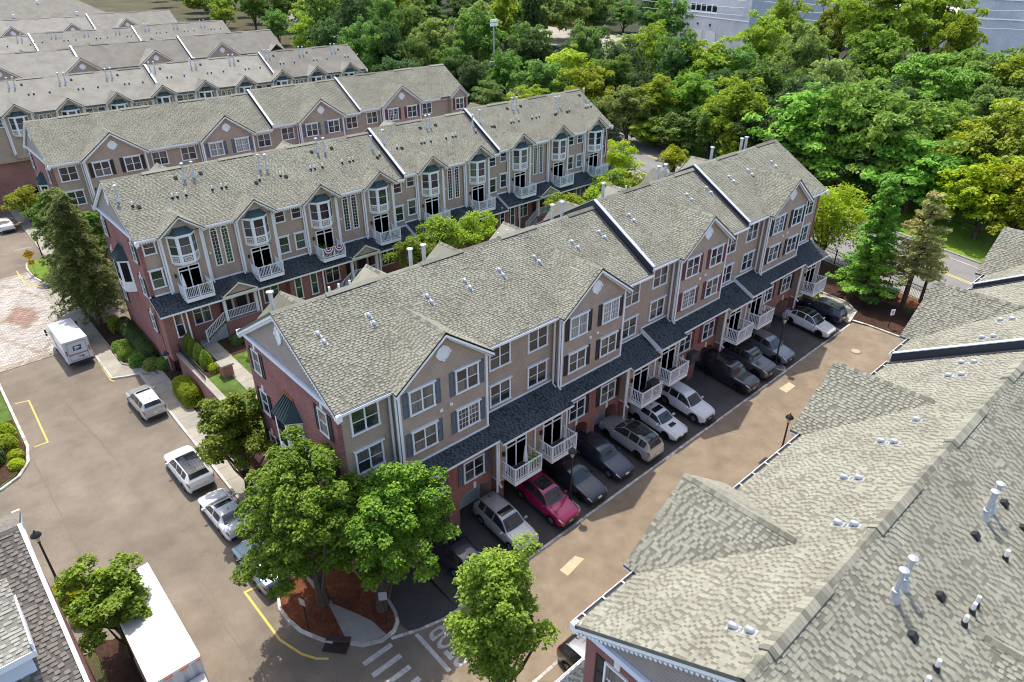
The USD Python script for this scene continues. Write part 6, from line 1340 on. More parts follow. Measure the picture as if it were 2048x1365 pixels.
def make_car(name, label, kind, paint_, x, y, rz, z=None, pitch=0.0, group=None, rim='rim_alloy', roof=None, sunroof=None, scale=(1, 1, 1), plate_front=True, rails=False, clad=False, extra=None, cat='car', glass_roof=False):
    T = TYPES[kind]; L, Wd = T['L'] * scale[0], T['W'] * scale[1]; hs = scale[2]
    t = thing(name, label, cat, mat4(x, y, G(x, y) + .01 if z is None else z, rz, pitch=pitch), group)
    top, belt = smooth_prof(T['top']), smooth_prof(T['belt']); cw, rf_, rr, tg = T['cowl'], T['rf'], T['rr'], T['tg']
    plan = prof([(0, .74), (.012, .83), (.04, .91), (.10, .975), (.2, 1), (.8, 1), (.92, .97), (.975, .91), (1, .82)])
    roofw = prof([(0, .80), (.06, .86), (cw, .84), (rf_, .70), (.6, .70), (rr, .66), (tg, .78 if T['hatch'] else .80), (1, .78)])
    zs = .26 * hs
    def ring(u):
        w = Wd / 2 * plan(u); zt = float(top(u)) * hs; zb = min(float(belt(u)) * hs, zt - .03); wr = Wd / 2 * roofw(u) * (plan(u) if u < cw or u > tg else 1)
        wr = min(wr, w * .97); zl = zs + (.10 if u < .02 or u > .985 else 0)
        zm = zl + (zb - zl) * .55
        return [(w * .90, zl), (w * .985, zl + .10), (w, zm), (w * .985, zb - .05), (w * .955, zb), (wr + (w * .955 - wr) * .10, zb + (zt - zb) * .82), (wr, zt - .035 * hs if zt - zb > .12 else zt - .012), (wr * .62, zt - .004), (0, zt)]
    us = np.unique(np.concatenate([np.linspace(0, 1, 52), [0, .004, .01, .018, cw, rf_, rr, tg, .993, .998, 1]]))
    half = np.array([ring(u) for u in us]); m = half.shape[1]
    X = L / 2 - us * L
    full = np.concatenate([half[:, :, :], half[:, -2::-1, :] * (-1, 1)], 1); nr = full.shape[1]   # left +y to right -y
    V = np.stack([np.repeat(X[:, None], nr, 1), full[:, :, 0], full[:, :, 1]], 2).reshape(-1, 3); n = len(us); F = []
    for i in range(n - 1):
        for j in range(nr): k = (j + 1) % nr; F += [[i * nr + j, i * nr + k, (i + 1) * nr + k], [i * nr + j, (i + 1) * nr + k, (i + 1) * nr + j]]
    for j in range(1, nr - 1): F.append([0, j + 1, j]); F.append([(n - 1) * nr, (n - 1) * nr + j, (n - 1) * nr + j + 1])
    body = manifold3d.Manifold(manifold3d.Mesh(V.astype(np.float32), np.array(F, np.uint32)))
    if body.volume() < 0: body = manifold3d.Manifold(manifold3d.Mesh(V.astype(np.float32), np.array(F, np.uint32)[:, ::-1].copy()))
    r = T['r']; ax = [L / 2 - T['wb'][0] * L, L / 2 - T['wb'][1] * L]
    for wx in ax:
        for sy in (-1, 1):
            body = body - manifold3d.Manifold.cylinder(.34, r + .065, r + .065, 28, True).rotate([90, 0, 0]).translate([wx, sy * (Wd / 2 - .10), r])
    q = body.to_mesh(); part(t, 'body', trimesh.Trimesh(q.vert_properties[:, :3], q.tri_verts), paint_, smooth=38)
    def S(u, s):     # s runs 0..m-1 over the half ring (left), mirrored by sign
        R_ = np.array(ring(u)); i = min(int(s), m - 2); f = s - i; p = R_[i] * (1 - f) + R_[i + 1] * f; return np.array([L / 2 - u * L, p[0], p[1]])
    def patch(u0, u1, s0, s1, sign, off, nu=5, ns=4, shape=None):
        P = np.zeros((nu, ns, 3))
        for a in range(nu):
            for b in range(ns):
                fu, fs = a / (nu - 1), b / (ns - 1)
                if shape: fu, fs = shape(fu, fs)
                u, s = u0 + (u1 - u0) * fu, s0 + (s1 - s0) * fs; p = S(u, s); e = 1e-3
                du = S(min(1, u + e), s) - S(max(0, u - e), s); ds = S(u, min(m - 1 - 1e-6, s + .02)) - S(u, max(0, s - .02)); nn = np.cross(ds, du); nn /= np.linalg.norm(nn) + 1e-12
                if nn[1] < -1e-9 and s < 6: nn = -nn
                if s >= 6 and nn[2] < 0: nn = -nn
                P[a, b] = p + nn * off
        if sign < 0: P[..., 1] *= -1
        mb = Mb(); F = []
        for a in range(nu - 1):
            for b in range(ns - 1): F.append([a * ns + b, a * ns + b + 1, (a + 1) * ns + b + 1, (a + 1) * ns + b])
        F = np.array(F); A = P.reshape(-1, 3); mb.add(A, F); mb.add(A, F[:, ::-1]); return mb
    def top_patch(u0, u1, k0, off, nu=6, taper=0.0, front_bow=0.0):
        """patch over the top surface across both halves; k0 = ring position at its edges."""
        ns = 9; P = np.zeros((nu, ns, 3))
        for a in range(nu):
            fu = a / (nu - 1)
            for b in range(ns):
                fb = b / (ns - 1) * 2 - 1; u = u0 + (u1 - u0) * fu - front_bow * (1 - fb * fb) * (1 - fu)
                s = k0 + taper * (1 - fu) + (m - 1 - k0 - taper * (1 - fu)) * (1 - abs(fb)); p = S(u, min(s, m - 1 - 1e-6)); e = 2e-3
                sl = (float(top(min(1, u + e))) - float(top(max(0, u - e)))) * hs / (2 * e * L); nn = np.array([sl, 0, 1.0]); nn /= np.linalg.norm(nn)
                P[a, b] = p + nn * off; P[a, b, 1] *= 1 if fb < 0 else -1
        mb = Mb(); F = np.array([[a * ns + b, a * ns + b + 1, (a + 1) * ns + b + 1, (a + 1) * ns + b] for a in range(nu - 1) for b in range(ns - 1)]); A = P.reshape(-1, 3)
        mb.add(A, F); mb.add(A, F[:, ::-1]); return mb
    part(t, 'windscreen', top_patch(cw + .012, rf_ - .008, 6.25, .010, 7, front_bow=.012), 'car_glass', smooth=60)
    part(t, 'rear_window', top_patch(rr + .012, tg - (.02 if T['hatch'] else .012), 6.3, .010, 6), 'car_glass', smooth=60)
    for sg in (1, -1):
        for k, (a, b) in enumerate(T['sides']):
            lo = 4.22
            def shp(fu, fs, a=a, b=b, k=k): return fu, fs
            part(t, 'side_window', patch(a, b, lo, 5.72, sg, .008, 7, 4), 'car_glass')
        for k, (a, b) in enumerate(T['sides'][:2]):
            uu = b + .010
            part(t, 'door_seam', patch(uu - .0014, uu + .0014, 1.2, 4.1, sg, .005, 2, 6), 'trim_black')
            part(t, 'door_handle', patch(b - .045, b - .005, 3.05, 3.25, sg, .03, 3, 2), paint_ if not clad else 'trim_black')
        part(t, 'headlight', patch(.012, .075, 3.0, 4.25, sg, .010, 4, 3), 'lens')
        part(t, 'tail_light', patch(.945 if T['hatch'] else .955, .992, 2.9, 4.1, sg, .010, 4, 3), 'tail_red')
        mx = L / 2 - (cw + .055) * L; my = Wd / 2 * .96; mz = float(belt(cw + .05)) * hs + .07
        part(t, 'mirror', Mb().obox((mx, sg * (my + .13), mz), (.055, .02, 0), (0, .10, 0), (0, 0, .07)).beam((mx, sg * (my - .04), mz - .04), (mx, sg * (my + .06), mz - .03), .05, .05), paint_ if paint_ != 'paint_steelblue' else 'trim_black')
        part(t, 'sill', Mb().box(ax[1] + r + .08, ax[0] - r - .08, *sorted((sg * (Wd / 2 * .93), sg * (Wd / 2 * 1.0))), zs - .06, zs + .11), 'trim_black')
        if clad:
            for wx in ax:
                arch = Mb(); A_ = [(wx + (r + .055) * math.cos(w), r + (r + .055) * math.sin(w)) for w in np.linspace(-.25, math.pi + .25, 15)]; B_ = [(wx + (r + .13) * math.cos(w), r + (r + .13) * math.sin(w)) for w in np.linspace(-.25, math.pi + .25, 15)]
                for i in range(14): arch.prism([(A_[i][0], sg * (Wd / 2 - .03), A_[i][1]), (B_[i][0], sg * (Wd / 2 - .03), B_[i][1]), (B_[i + 1][0], sg * (Wd / 2 - .03), B_[i + 1][1]), (A_[i + 1][0], sg * (Wd / 2 - .03), A_[i + 1][1])], (0, sg * .045, 0))
                part(t, 'arch_trim', arch, 'trim_black')
        if rails:
            pts = [S(u, 5.9) * (1, sg, 1) + (0, 0, .05) for u in np.linspace(rf_ + .03, rr - .02, 8)]; part(t, 'roof_rail', Mb().tube(pts, .022, 6), 'trim_black' if rails == 'black' else 'chrome')
        for wx in ax:
            w = group_part(t, 'wheel'); c = (wx, sg * (Wd / 2 - .125), r)
            ty = Mb(); prof_ = [(r * .62, -.105), (r * .93, -.115), (r, -.08), (r, .08), (r * .93, .115), (r * .62, .105)]
            vv = []; N_ = 26
            for rr_, yy in prof_:
                for k in range(N_): a = 2 * math.pi * k / N_; vv.append((c[0] + rr_ * math.cos(a), c[1] + yy, c[2] + rr_ * math.sin(a)))
            ff = [[i * N_ + k, i * N_ + (k + 1) % N_, (i + 1) * N_ + (k + 1) % N_, (i + 1) * N_ + k] for i in range(5) for k in range(N_)]; ty.add(vv, ff); ty.add(vv, [f[::-1] for f in ff]); part(w, 'tyre', ty, 'tyre')
            rm = Mb(); yo = c[1] + sg * .085
            rm.add([(c[0] + r * .63 * math.cos(a), yo - sg * .05, c[2] + r * .63 * math.sin(a)) for a in np.linspace(0, 2 * math.pi, 21)[:-1]] + [(c[0], yo - sg * .05, c[2])], [[k, (k + 1) % 20, 20] for k in range(20)] + [[(k + 1) % 20, k, 20] for k in range(20)]); part(w, 'disc', rm, 'trim_black')
            sp = Mb()
            for k in range(5):
                a = 2 * math.pi * k / 5 + .3; d = np.array([math.cos(a), 0, math.sin(a)]); sd = np.array([-math.sin(a), 0, math.cos(a)])
                sp.obox(np.array([c[0], yo, c[2]]) + d * r * .34, d * r * .30, sd * r * .085, (0, .02, 0))
            for i in range(20):
                a0, a1 = 2 * math.pi * i / 20, 2 * math.pi * (i + 1) / 20
                sp.prism([(c[0] + q_ * math.cos(a_), yo - .015, c[2] + q_ * math.sin(a_)) for q_, a_ in ((r * .56, a0), (r * .66, a0), (r * .66, a1), (r * .56, a1))], (0, .03, 0))
            part(w, 'rim', sp, rim)
    fx_, rx_ = L / 2, -L / 2
    zf = float(top(.012)) * hs
    part(t, 'grille', patch(.0005, .012, 3.1, 3.4, 1, .012, 2, 2).box(fx_ - .055, fx_ + .012, -Wd * .26, Wd * .26, zf - .24, zf - .07), 'trim_black')
    part(t, 'front_bumper', Mb().box(fx_ - .16, fx_ + .015, -Wd * .36, Wd * .36, zs + .03, zs + .20), 'trim_black')
    part(t, 'rear_bumper', Mb().box(rx_ - .02, rx_ + .14, -Wd * .38, Wd * .38, zs + .02, zs + .22), 'trim_black')
    part(t, 'number_plate', Mb().box(rx_ - .035, rx_ + .06, -.16, .16, .66 * hs, .80 * hs), 'plate')
    if plate_front: part(t, 'number_plate', Mb().box(fx_ - .06, fx_ + .03, -.16, .16, zs + .22, zs + .33), 'plate')
    if roof or glass_roof: part(t, 'glass_roof' if glass_roof else 'roof_panel', top_patch(rf_ + .004, rr - .006 if not glass_roof else rr - .02, 6.2, .010, 8), roof or 'car_glass', smooth=60)
    if sunroof: part(t, 'sunroof', top_patch(sunroof[0], sunroof[1], 6.55, .014, 4), 'car_glass', smooth=60)
    hl = Mb()
    for sgn in (1, -1):
        pts = [S(u, 6.4) * (1, sgn, 1) + (0, 0, .004) for u in np.linspace(.05, cw - .01, 6)]; hl.tube(pts, .008, 4)
    part(t, 'bonnet_seam', hl, 'trim_black', kind='stuff')
    if T['hatch']: part(t, 'spoiler', top_patch(rr - .03, rr + .012, 6.2, .035, 3), paint_ if not glass_roof else 'trim_black')
    part(t, 'aerial', Mb().obox((L / 2 - (rr - .05) * L, 0, float(top(rr - .05)) * hs + .03), (.07, 0, -.01), (0, .018, 0), (0, 0, .03)), 'trim_black')
    if extra: extra(t, S, top_patch, patch, L, Wd, hs, top)
    return t
def apz(x, y): return G(x, y) + .085 * max(0, min(4.55, y + 5.05)) + .02
PA = math.atan(.085)
def park(name, label, kind, paint_, x, yc, out, **k):
    """parked on the apron; out: nose towards the lane."""
    z = (apz(x, yc - 1.3) + apz(x, yc + 1.3)) / 2
    sl = (apz(x, yc + 1.3) - apz(x, yc - 1.3)) / 2.6
    return make_car(name, label, kind, paint_, x, yc, -math.pi / 2 if out else math.pi / 2, z, math.atan(sl) * (1 if out else -1), group='cars parked in front of the garages', **k)
def hood_scoop(t, S, tp, pt, L, Wd, hs, top): part(t, 'bonnet_scoop', Mb().obox((L / 2 - .22 * L, 0, float(top(.22)) * hs + .02), (.16, 0, .03), (0, .28, 0), (0, 0, .035)), 'trim_black')
def badge_rack(t, S, tp, pt, L, Wd, hs, top):
    for k in range(5): part(t, 'roof_slat', Mb().box(L / 2 - (.52 + k * .08) * L - .02, L / 2 - (.52 + k * .08) * L + .02, -.5, .5, float(top(.6)) * hs + .03, float(top(.6)) * hs + .06), 'trim_black')
park('parked_car', 'dark navy hatchback SUV nearest the big maple, tail to the lane', 'suv', 'paint_navy', 4.95, -2.0, False, sunroof=(.50, .60), rails='black')
park('parked_car', 'silver SUV with a dark sunroof beside the brick pillar', 'suv', 'paint_silver', 8.72, -2.55, True, sunroof=(.47, .57), rails='black')
park('parked_car', 'magenta and red SUV beside the first lane lamp', 'suv', 'paint_magenta', 12.15, -2.65, True, sunroof=(.48, .68), rails='black', scale=(1.02, 1, 1.02))
park('parked_car', 'dark grey saloon right of the first lane lamp', 'saloon', 'paint_gunmetal' if False else 'paint_black', 15.05, -2.45, True, rim='rim_dark', scale=(1, 1.02, 1))
park('parked_car', 'black saloon with blue tinted bonnet next to the silver estate', 'saloon', 'paint_navy', 18.15, -2.2, True, rim='rim_alloy')
park('parked_car', 'silver grey SUV with a long glass roof, tail to the lane', 'suv', 'paint_silver', 21.15, -2.35, False, glass_roof=True, rim='rim_dark', scale=(1.07, 1.04, 1.04), rails='chrome')
park('parked_car', 'white sports saloon with a bonnet scoop', 'saloon', 'paint_white', 24.35, -2.35, True, rim='rim_dark', sunroof=(.50, .59), extra=hood_scoop, scale=(.96, .98, 1.0))
park('parked_car', 'white crossover with black wheel arches', 'suv', 'paint_white', 27.65, -2.55, True, clad=True, rails='black')
park('parked_car', 'black three row SUV with a glass roof', 'boxy', 'paint_black', 33.75, -2.5, True, glass_roof=True, rim='rim_dark', scale=(1.0, .98, .92), clad=True)
park('parked_car', 'matt grey boxy off roader with a slatted roof', 'boxy', 'paint_grey', 36.6, -2.35, True, rim='rim_dark', clad=True, extra=badge_rack, roof='trim_black')
park('parked_car', 'silver crossover behind the second lane lamp', 'suv', 'paint_gunmetal', 39.9, -2.5, True, glass_roof=False, rim='rim_dark', clad=True)
park('parked_car', 'white electric coupe SUV with a black glass roof', 'coupe', 'paint_white', 46.9, -2.75, True, glass_roof=True, rim='rim_dark', plate_front=False)
park('parked_car', 'dark blue estate at the far end, tail to the lane', 'suv', 'paint_navy', 50.2, -2.2, False, rim='rim_dark', scale=(1.04, 1, .95), roof='glass_mid', rails='black')
make_car('parked_car', 'dark brown SUV half hidden by the near roof gutter', 'suv', 'paint_brown', 5.65, -13.2, -math.pi / 2, rails='chrome', roof='paint_gunmetal', group='cars parked in front of the garages')
GK = 'cars parked along the street'
make_car('parked_car', 'pale silver compact SUV just past the ramp on the street', 'suv', 'paint_silver', -3.62, 26.75, math.pi / 2 + .03, group=GK, sunroof=(.50, .56), roof='paint_white')
make_car('parked_car', 'champagne luxury SUV with a dark panoramic roof on the street', 'suv', 'paint_white', -4.0, 16.4, math.pi / 2 + .02, group=GK, glass_roof=True, scale=(1.06, 1.07, 1.0))
make_car('parked_car', 'white saloon with a black sunroof parked at the kerb', 'saloon', 'paint_white', -3.85, 10.55, math.pi / 2 + .03, group=GK, sunroof=(.48, .57), scale=(1.01, 1, 1))
make_car('parked_car', 'steel blue saloon half hidden under the big maple', 'saloon', 'paint_steelblue', -3.95, 5.0, math.pi / 2 + .02, group=GK, roof='paint_navy', scale=(.97, .98, 1))
make_car('parked_car', 'small white saloon far up the street at the left edge', 'saloon', 'paint_white', -4.3, 79.9, math.pi / 2, group=GK, scale=(.96, .97, 1))

# mail truck
def mail_truck():
    t = thing('mail_truck', 'white mail delivery truck with a blue eagle emblem on its rear door', 'mail truck', mat4(-5.85, 39.9, G(-5.9, 40), math.pi / 2 + .03))
    W_, L_, z0, z1 = 2.05, 5.6, .42, 2.62
    body = manifold3d.Manifold.batch_hull([manifold3d.Manifold.sphere(.09, 12).translate([sx, sy, sz]) for sx, sy, sz in [(-L_ / 2 + .09, s * (W_ / 2 - .09), q) for s in (-1, 1) for q in (z0 + .09, z1 - .09)] + [(L_ / 2 - .9, s * (W_ / 2 - .13), z1 - .10) for s in (-1, 1)] + [(L_ / 2 - .35, s * (W_ / 2 - .13), 1.35) for s in (-1, 1)] + [(L_ / 2 - .09, s * (W_ / 2 - .16), q) for s in (-1, 1) for q in (z0 + .15, 1.10)]])
    for wx in (L_ / 2 - .95, -L_ / 2 + 1.25):
        for s in (-1, 1): body = body - manifold3d.Manifold.cylinder(.4, .42, .42, 24, True).rotate([90, 0, 0]).translate([wx, s * (W_ / 2 - .1), .34])
    q = body.to_mesh(); part(t, 'body', trimesh.Trimesh(q.vert_properties[:, :3], q.tri_verts), 'paint_van', smooth=40)
    xr = -L_ / 2
    d = group_part(t, 'rear_door'); part(d, 'panel', Mb().box(xr - .012, xr - .001, -.72, .72, .72, 2.38), 'paint_van')
    fr = Mb().box(xr - .022, xr - .0125, -.74, .74, .70, .725).box(xr - .022, xr - .0125, -.74, .74, 2.375, 2.40).box(xr - .022, xr - .0125, -.74, -.72, .725, 2.375).box(xr - .022, xr - .0125, .72, .74, .725, 2.375)
    part(d, 'seal', fr, 'trim_black'); part(d, 'stripe', Mb().box(xr - .02, xr - .0125, -.715, .715, 1.27, 1.33), 'stripe_red'); part(d, 'stripe', Mb().box(xr - .02, xr - .0125, -.715, .715, 1.215, 1.255), 'logo_blue')
    part(d, 'handle', Mb().box(xr - .05, xr - .0125, -.35, .1, .98, 1.02).box(xr - .05, xr - .0125, -.30, -.22, .86, .96), 'trim_black')
    P = lambda a, z, o: (xr - o, -a, z)          # a to the right when seen from behind
    def flat(pts, o, mat, nm): part(d, nm, Mb().prism([P(a, z, o) for a, z in pts], (-.004, 0, 0)), mat)
    flat([(-.36, 1.60), (.30, 1.60), (.36, 2.06), (-.30, 2.06)], .013, 'logo_blue', 'emblem_field')
    flat([(-.27, 1.97), (.02, 1.99), (.16, 1.93), (.28, 1.90), (.19, 1.86), (.02, 1.90), (-.10, 1.92)], .018, 'flag_white', 'emblem_head')
    flat([(-.28, 1.92), (.00, 1.87), (.20, 1.83), (.02, 1.80), (-.32, 1.64), (-.12, 1.80)], .018, 'flag_white', 'emblem_wing')
    flat([(-.30, 1.625), (.22, 1.80), (-.06, 1.68)], .019, 'flag_white', 'emblem_tail')
    for s in (-1, 1):
        for k in range(3): part(t, 'tail_light', Mb().lathe([(.001, .02), (.06, .02), (.06, 0)], 12).add([], np.zeros((0, 3), int)) if False else Mb().tube([(xr + .02, s * .88, 1.35 + k * .17), (xr - .035, s * .88, 1.35 + k * .17)], .065, 12), 'tail_red' if k != 1 else 'trim_black')
        part(t, 'side_door', Mb().box(L_ / 2 - 2.3, L_ / 2 - 1.25, *sorted((s * (W_ / 2 - .05), s * (W_ / 2 + .012))), .62, 2.3), 'paint_van')
        part(t, 'side_window', Mb().box(L_ / 2 - 2.2, L_ / 2 - 1.3, *sorted((s * (W_ / 2 - .05), s * (W_ / 2 + .018))), 1.5, 2.22), 'car_glass')
        part(t, 'stripe', Mb().box(-L_ / 2 + .2, L_ / 2 - 2.35, *sorted((s * (W_ / 2 - .01), s * (W_ / 2 + .005))), 1.22, 1.33), 'stripe_red')
        part(t, 'mirror', Mb().obox((L_ / 2 - .75, s * (W_ / 2 + .22), 1.95), (.04, 0, 0), (0, .08, 0), (0, 0, .16)).obox((L_ / 2 - .75, s * (W_ / 2 + .22), 1.62), (.04, 0, 0), (0, .08, 0), (0, 0, .09)).beam((L_ / 2 - .8, s * (W_ / 2 - .1), 1.8), (L_ / 2 - .75, s * (W_ / 2 + .2), 1.8), .03, .03), 'trim_black')
        for wx in (L_ / 2 - .95, -L_ / 2 + 1.25):
            w = group_part(t, 'wheel'); c = s * (W_ / 2 - .14)
            part(w, 'tyre', Mb().tube([(wx, c - .11, .35), (wx, c + .11, .35)], .36, 22), 'tyre'); part(w, 'rim', Mb().tube([(wx, c + s * .08, .35), (wx, c + s * .125, .35)], .2, 16), 'rim_alloy')
    part(t, 'windscreen', Mb().prism([(L_ / 2 - .86, -.78, z1 - .22), (L_ / 2 - .86, .78, z1 - .22), (L_ / 2 - .38, .78, 1.5), (L_ / 2 - .38, -.78, 1.5)], (.05, 0, .02)), 'car_glass')
    part(t, 'rear_bumper', Mb().box(xr - .14, xr + .02, -.95, .95, .40, .56), 'trim_black'); part(t, 'roof_seam', Mb().box(-L_ / 2 + .2, L_ / 2 - 1.2, -.9, -.88, z1 - .004, z1 + .008).box(-L_ / 2 + .2, L_ / 2 - 1.2, .88, .9, z1 - .004, z1 + .008), 'sign_white')
mail_truck()
def box_truck():
    t = thing('box_truck', 'white box truck with an orange edged roof at the bottom of the picture', 'box truck', mat4(-10.37, 2.5, G(-10.4, 2.5), -math.pi / 2))
    L_, W_, z0, z1 = 7.6, 2.25, .95, 3.62      # local +x is the nose
    b = manifold3d.Manifold.batch_hull([manifold3d.Manifold.sphere(.06, 10).translate([sx * (L_ / 2 - .06), sy * (W_ / 2 - .06), sz]) for sx in (-1, 1) for sy in (-1, 1) for sz in (z0 + .06, z1 - .06)])
    q = b.to_mesh(); part(t, 'box', trimesh.Trimesh(q.vert_properties[:, :3], q.tri_verts), 'paint_van', smooth=40)
    for s in (-1, 1):
        part(t, 'roof_edge', Mb().box(-L_ / 2 + .05, L_ / 2 - .05, *sorted((s * (W_ / 2 - .07), s * (W_ / 2 + .02))), z1 - .10, z1 + .025), 'sign_white')
        part(t, 'stripe', Mb().box(-L_ / 2 + .1, L_ / 2 - .1, *sorted((s * W_ / 2, s * (W_ / 2 + .012))), z0 + .1, z0 + .5), 'orange')
        rv = Mb()
        for xx in np.arange(-L_ / 2 + .15, L_ / 2 - .1, .16): rv.box(xx - .015, xx + .015, *sorted((s * (W_ / 2 - .05), s * (W_ / 2 - .02))), z1 + .025, z1 + .04)
        part(t, 'rivet', rv, 'galvanised', kind='stuff')
    part(t, 'front_cap', Mb().box(L_ / 2 - .10, L_ / 2 + .03, -W_ / 2, W_ / 2, z1 - .14, z1 + .035), 'sign_white')
    for yy in (-1.0, -.45, -.25, .25, .45, 1.0): part(t, 'marker_lamp', Mb().box(L_ / 2 + .031, L_ / 2 + .08, yy - .09, yy + .09, z1 - .13, z1 - .04), 'orange')
    for yy in (-.78, -.32, .32, .78): part(t, 'bulkhead_stripe', Mb().box(L_ / 2 + .001, L_ / 2 + .012, yy - .10, yy + .10, 2.55, z1 - .15), 'galvanised')
    cab = manifold3d.Manifold.batch_hull([manifold3d.Manifold.sphere(.08, 10).translate(p) for s in (-1, 1) for p in [(L_ / 2 + .15, s * .95, 2.55), (L_ / 2 + .15, s * .98, .7), (L_ / 2 + .75, s * .92, 2.5), (L_ / 2 + 1.35, s * .95, 1.75), (L_ / 2 + 1.95, s * .92, 1.45), (L_ / 2 + 2.2, s * .9, .7), (L_ / 2 + 2.15, s * .9, 1.2)]])
    q = cab.to_mesh(); part(t, 'cab', trimesh.Trimesh(q.vert_properties[:, :3], q.tri_verts), 'paint_van', smooth=40)
    part(t, 'windscreen', Mb().prism([(L_ / 2 + .85, -.86, 2.52), (L_ / 2 + .85, .86, 2.52), (L_ / 2 + 1.42, .9, 1.83), (L_ / 2 + 1.42, -.9, 1.83)], (.03, 0, .03)), 'car_glass')
    for s in (-1, 1):
        part(t, 'side_window', Mb().prism([(L_ / 2 + .3, s * 1.035, 1.75), (L_ / 2 + 1.25, s * 1.035, 1.75), (L_ / 2 + .78, s * 1.01, 2.38), (L_ / 2 + .3, s * 1.01, 2.38)], (0, s * .015, 0)), 'car_glass')
        part(t, 'mirror', Mb().obox((L_ / 2 + 1.1, s * 1.32, 1.95), (.05, 0, 0), (0, .10, 0), (0, 0, .2)).beam((L_ / 2 + 1.1, s * .98, 2.1), (L_ / 2 + 1.1, s * 1.3, 2.1), .03, .03).beam((L_ / 2 + 1.1, s * .98, 1.7), (L_ / 2 + 1.1, s * 1.3, 1.8), .03, .03), 'trim_black')
        for wx in (L_ / 2 + 1.35, -L_ / 2 + 1.6):
            w = group_part(t, 'wheel'); part(w, 'tyre', Mb().tube([(wx, s * .95 - .13, .44), (wx, s * .95 + .13, .44)], .44, 20), 'tyre'); part(w, 'rim', Mb().tube([(wx, s * 1.04, .44), (wx, s * 1.09, .44)], .24, 14), 'rim_alloy')
    part(t, 'chassis', Mb().box(-L_ / 2 + .1, L_ / 2 + 1.9, -.5, .5, .55, .94), 'trim_black')
box_truck()
# ------------------------------------------------------------------ lamps, signs, fence, walls, far buildings
def lamp(label, x, y, h, z=None):
    t = thing('street_lamp', label, 'street lamp', mat4(x, y, G(x, y) if z is None else z), 'black lamp posts')
    part(t, 'post', Mb().lathe([(.17, 0), (.17, .25), (.10, .5), (.07, .62), (.055, h - .95), (.09, h - .9), (.05, h - .82)], 12), 'iron', smooth=40)
    part(t, 'lantern', Mb().lathe([(.07, h - .82), (.21, h - .40), (.20, h - .38)], 12), 'lamp_glass', smooth=40)
    part(t, 'cap', Mb().lathe([(.29, h - .40), (.27, h - .33), (.16, h - .20), (.05, h - .12), (.035, h), (.001, h + .03)], 12).lathe([(.001, h - .39), (.29, h - .40)], 12), 'iron', smooth=40)
lamp('black lamp post between the magenta SUV and the dark saloon', 13.4, -3.74, 4.85, apz(13.4, -3.74))
lamp('black lamp post in front of the boxy grey off roader', 38.86, -4.05, 4.95, apz(38.86, -4.05))
lamp('black lamp post rising beside the right hand gutter', 28.68, -10.35, 3.5)
lamp('black lamp post at the lower left brick corner', -13.25, 12.1, 4.3)
lamp('black lamp post over the golden clipped bush', -.98, 28.2, 3.6)
lamp('black lamp post behind the yellow speed sign', -3.0, 65.5, 3.0)
def board(t, pts, n, mat, name='board'): part(t, name, Mb().prism(pts, n), mat)
def lettering(t, txt, hgt, at, right, up, out):
    m = meshkit.text_mesh(txt, hgt, .006, True); v = np.array(m.vertices); v[:, 0] -= v[:, 0].max() / 2
    at, right, up, out = (np.asarray(q, float) for q in (at, right, up, out)); A = at + v[:, :1] * right + v[:, 1:2] * up + v[:, 2:] * out
    part(t, 'lettering', Mb().add(A, np.array(m.faces)), 'ink')
t = thing('speed_sign', 'yellow diamond SPEED HUMP sign with a 15 plate by the corner lawn', 'road sign', mat4(-4.6, 61.6, G(-4.6, 61.6)))
part(t, 'post', Mb().box(-.03, .03, 0, .06, 0, 2.9), 'grey_pole')
board(t, [(0, -.02, 1.75), (.62, -.02, 2.37), (0, -.02, 2.99), (-.62, -.02, 2.37)], (0, .015, 0), 'sign_yellow'); board(t, [(-.3, -.02, 1.12), (.3, -.02, 1.12), (.3, -.02, 1.72), (-.3, -.02, 1.72)], (0, .015, 0), 'sign_yellow', 'plate')
lettering(t, 'SPEED', .17, (0, -.021, 2.42), (1, 0, 0), (0, 0, 1), (0, -1, 0)); lettering(t, 'HUMP', .17, (0, -.021, 2.16), (1, 0, 0), (0, 0, 1), (0, -1, 0)); lettering(t, '15', .30, (0, -.021, 1.28), (1, 0, 0), (0, 0, 1), (0, -1, 0))
def post_sign(label, x, y, h, w, hh, mat, rz=0, cat='road sign', mark=False):
    t = thing('post_sign', label, cat, mat4(x, y, G(x, y), rz)); part(t, 'post', Mb().box(-.03, .03, 0, .05, 0, h), 'iron')
    part(t, 'board', Mb().box(-w / 2, w / 2, -.02, -.001, h - hh, h + .02), mat)
    if mark: part(t, 'arrow', Mb().box(-.05, .05, -.026, -.0205, h - hh * .7, h - hh * .25), 'ink')
post_sign('small white parking sign on a black post in the dark mulch', 52.7, -7.9, 2.0, .45, .6, 'sign_white', -.5, mark=True)
post_sign('sign seen from behind on the planted island', -.55, -3.2, 2.6, .45, .6, 'sign_grey', -.6)
post_sign('sign post by the curved yellow line under the maple', -3.9, -.6, 2.5, .4, .5, 'sign_grey', -1.2)
t = thing('warning_sign', 'orange diamond warning sign at the edge of the dark wood', 'road sign', mat4(83.2, 21.5, G(83, 21), -.9)); part(t, 'post', Mb().box(-.05, .05, 0, .06, 0, 4.4), 'wood_pole'); board(t, [(0, -.03, 3.0), (.7, -.03, 3.7), (0, -.03, 4.4), (-.7, -.03, 3.7)], (0, .02, 0), 'sign_orange')
t = thing('floodlight_pole', 'tall grey pole with a cluster of floodlights rising before the wood', 'light pole', mat4(90, 92.4, G(90, 92.4) - .5))
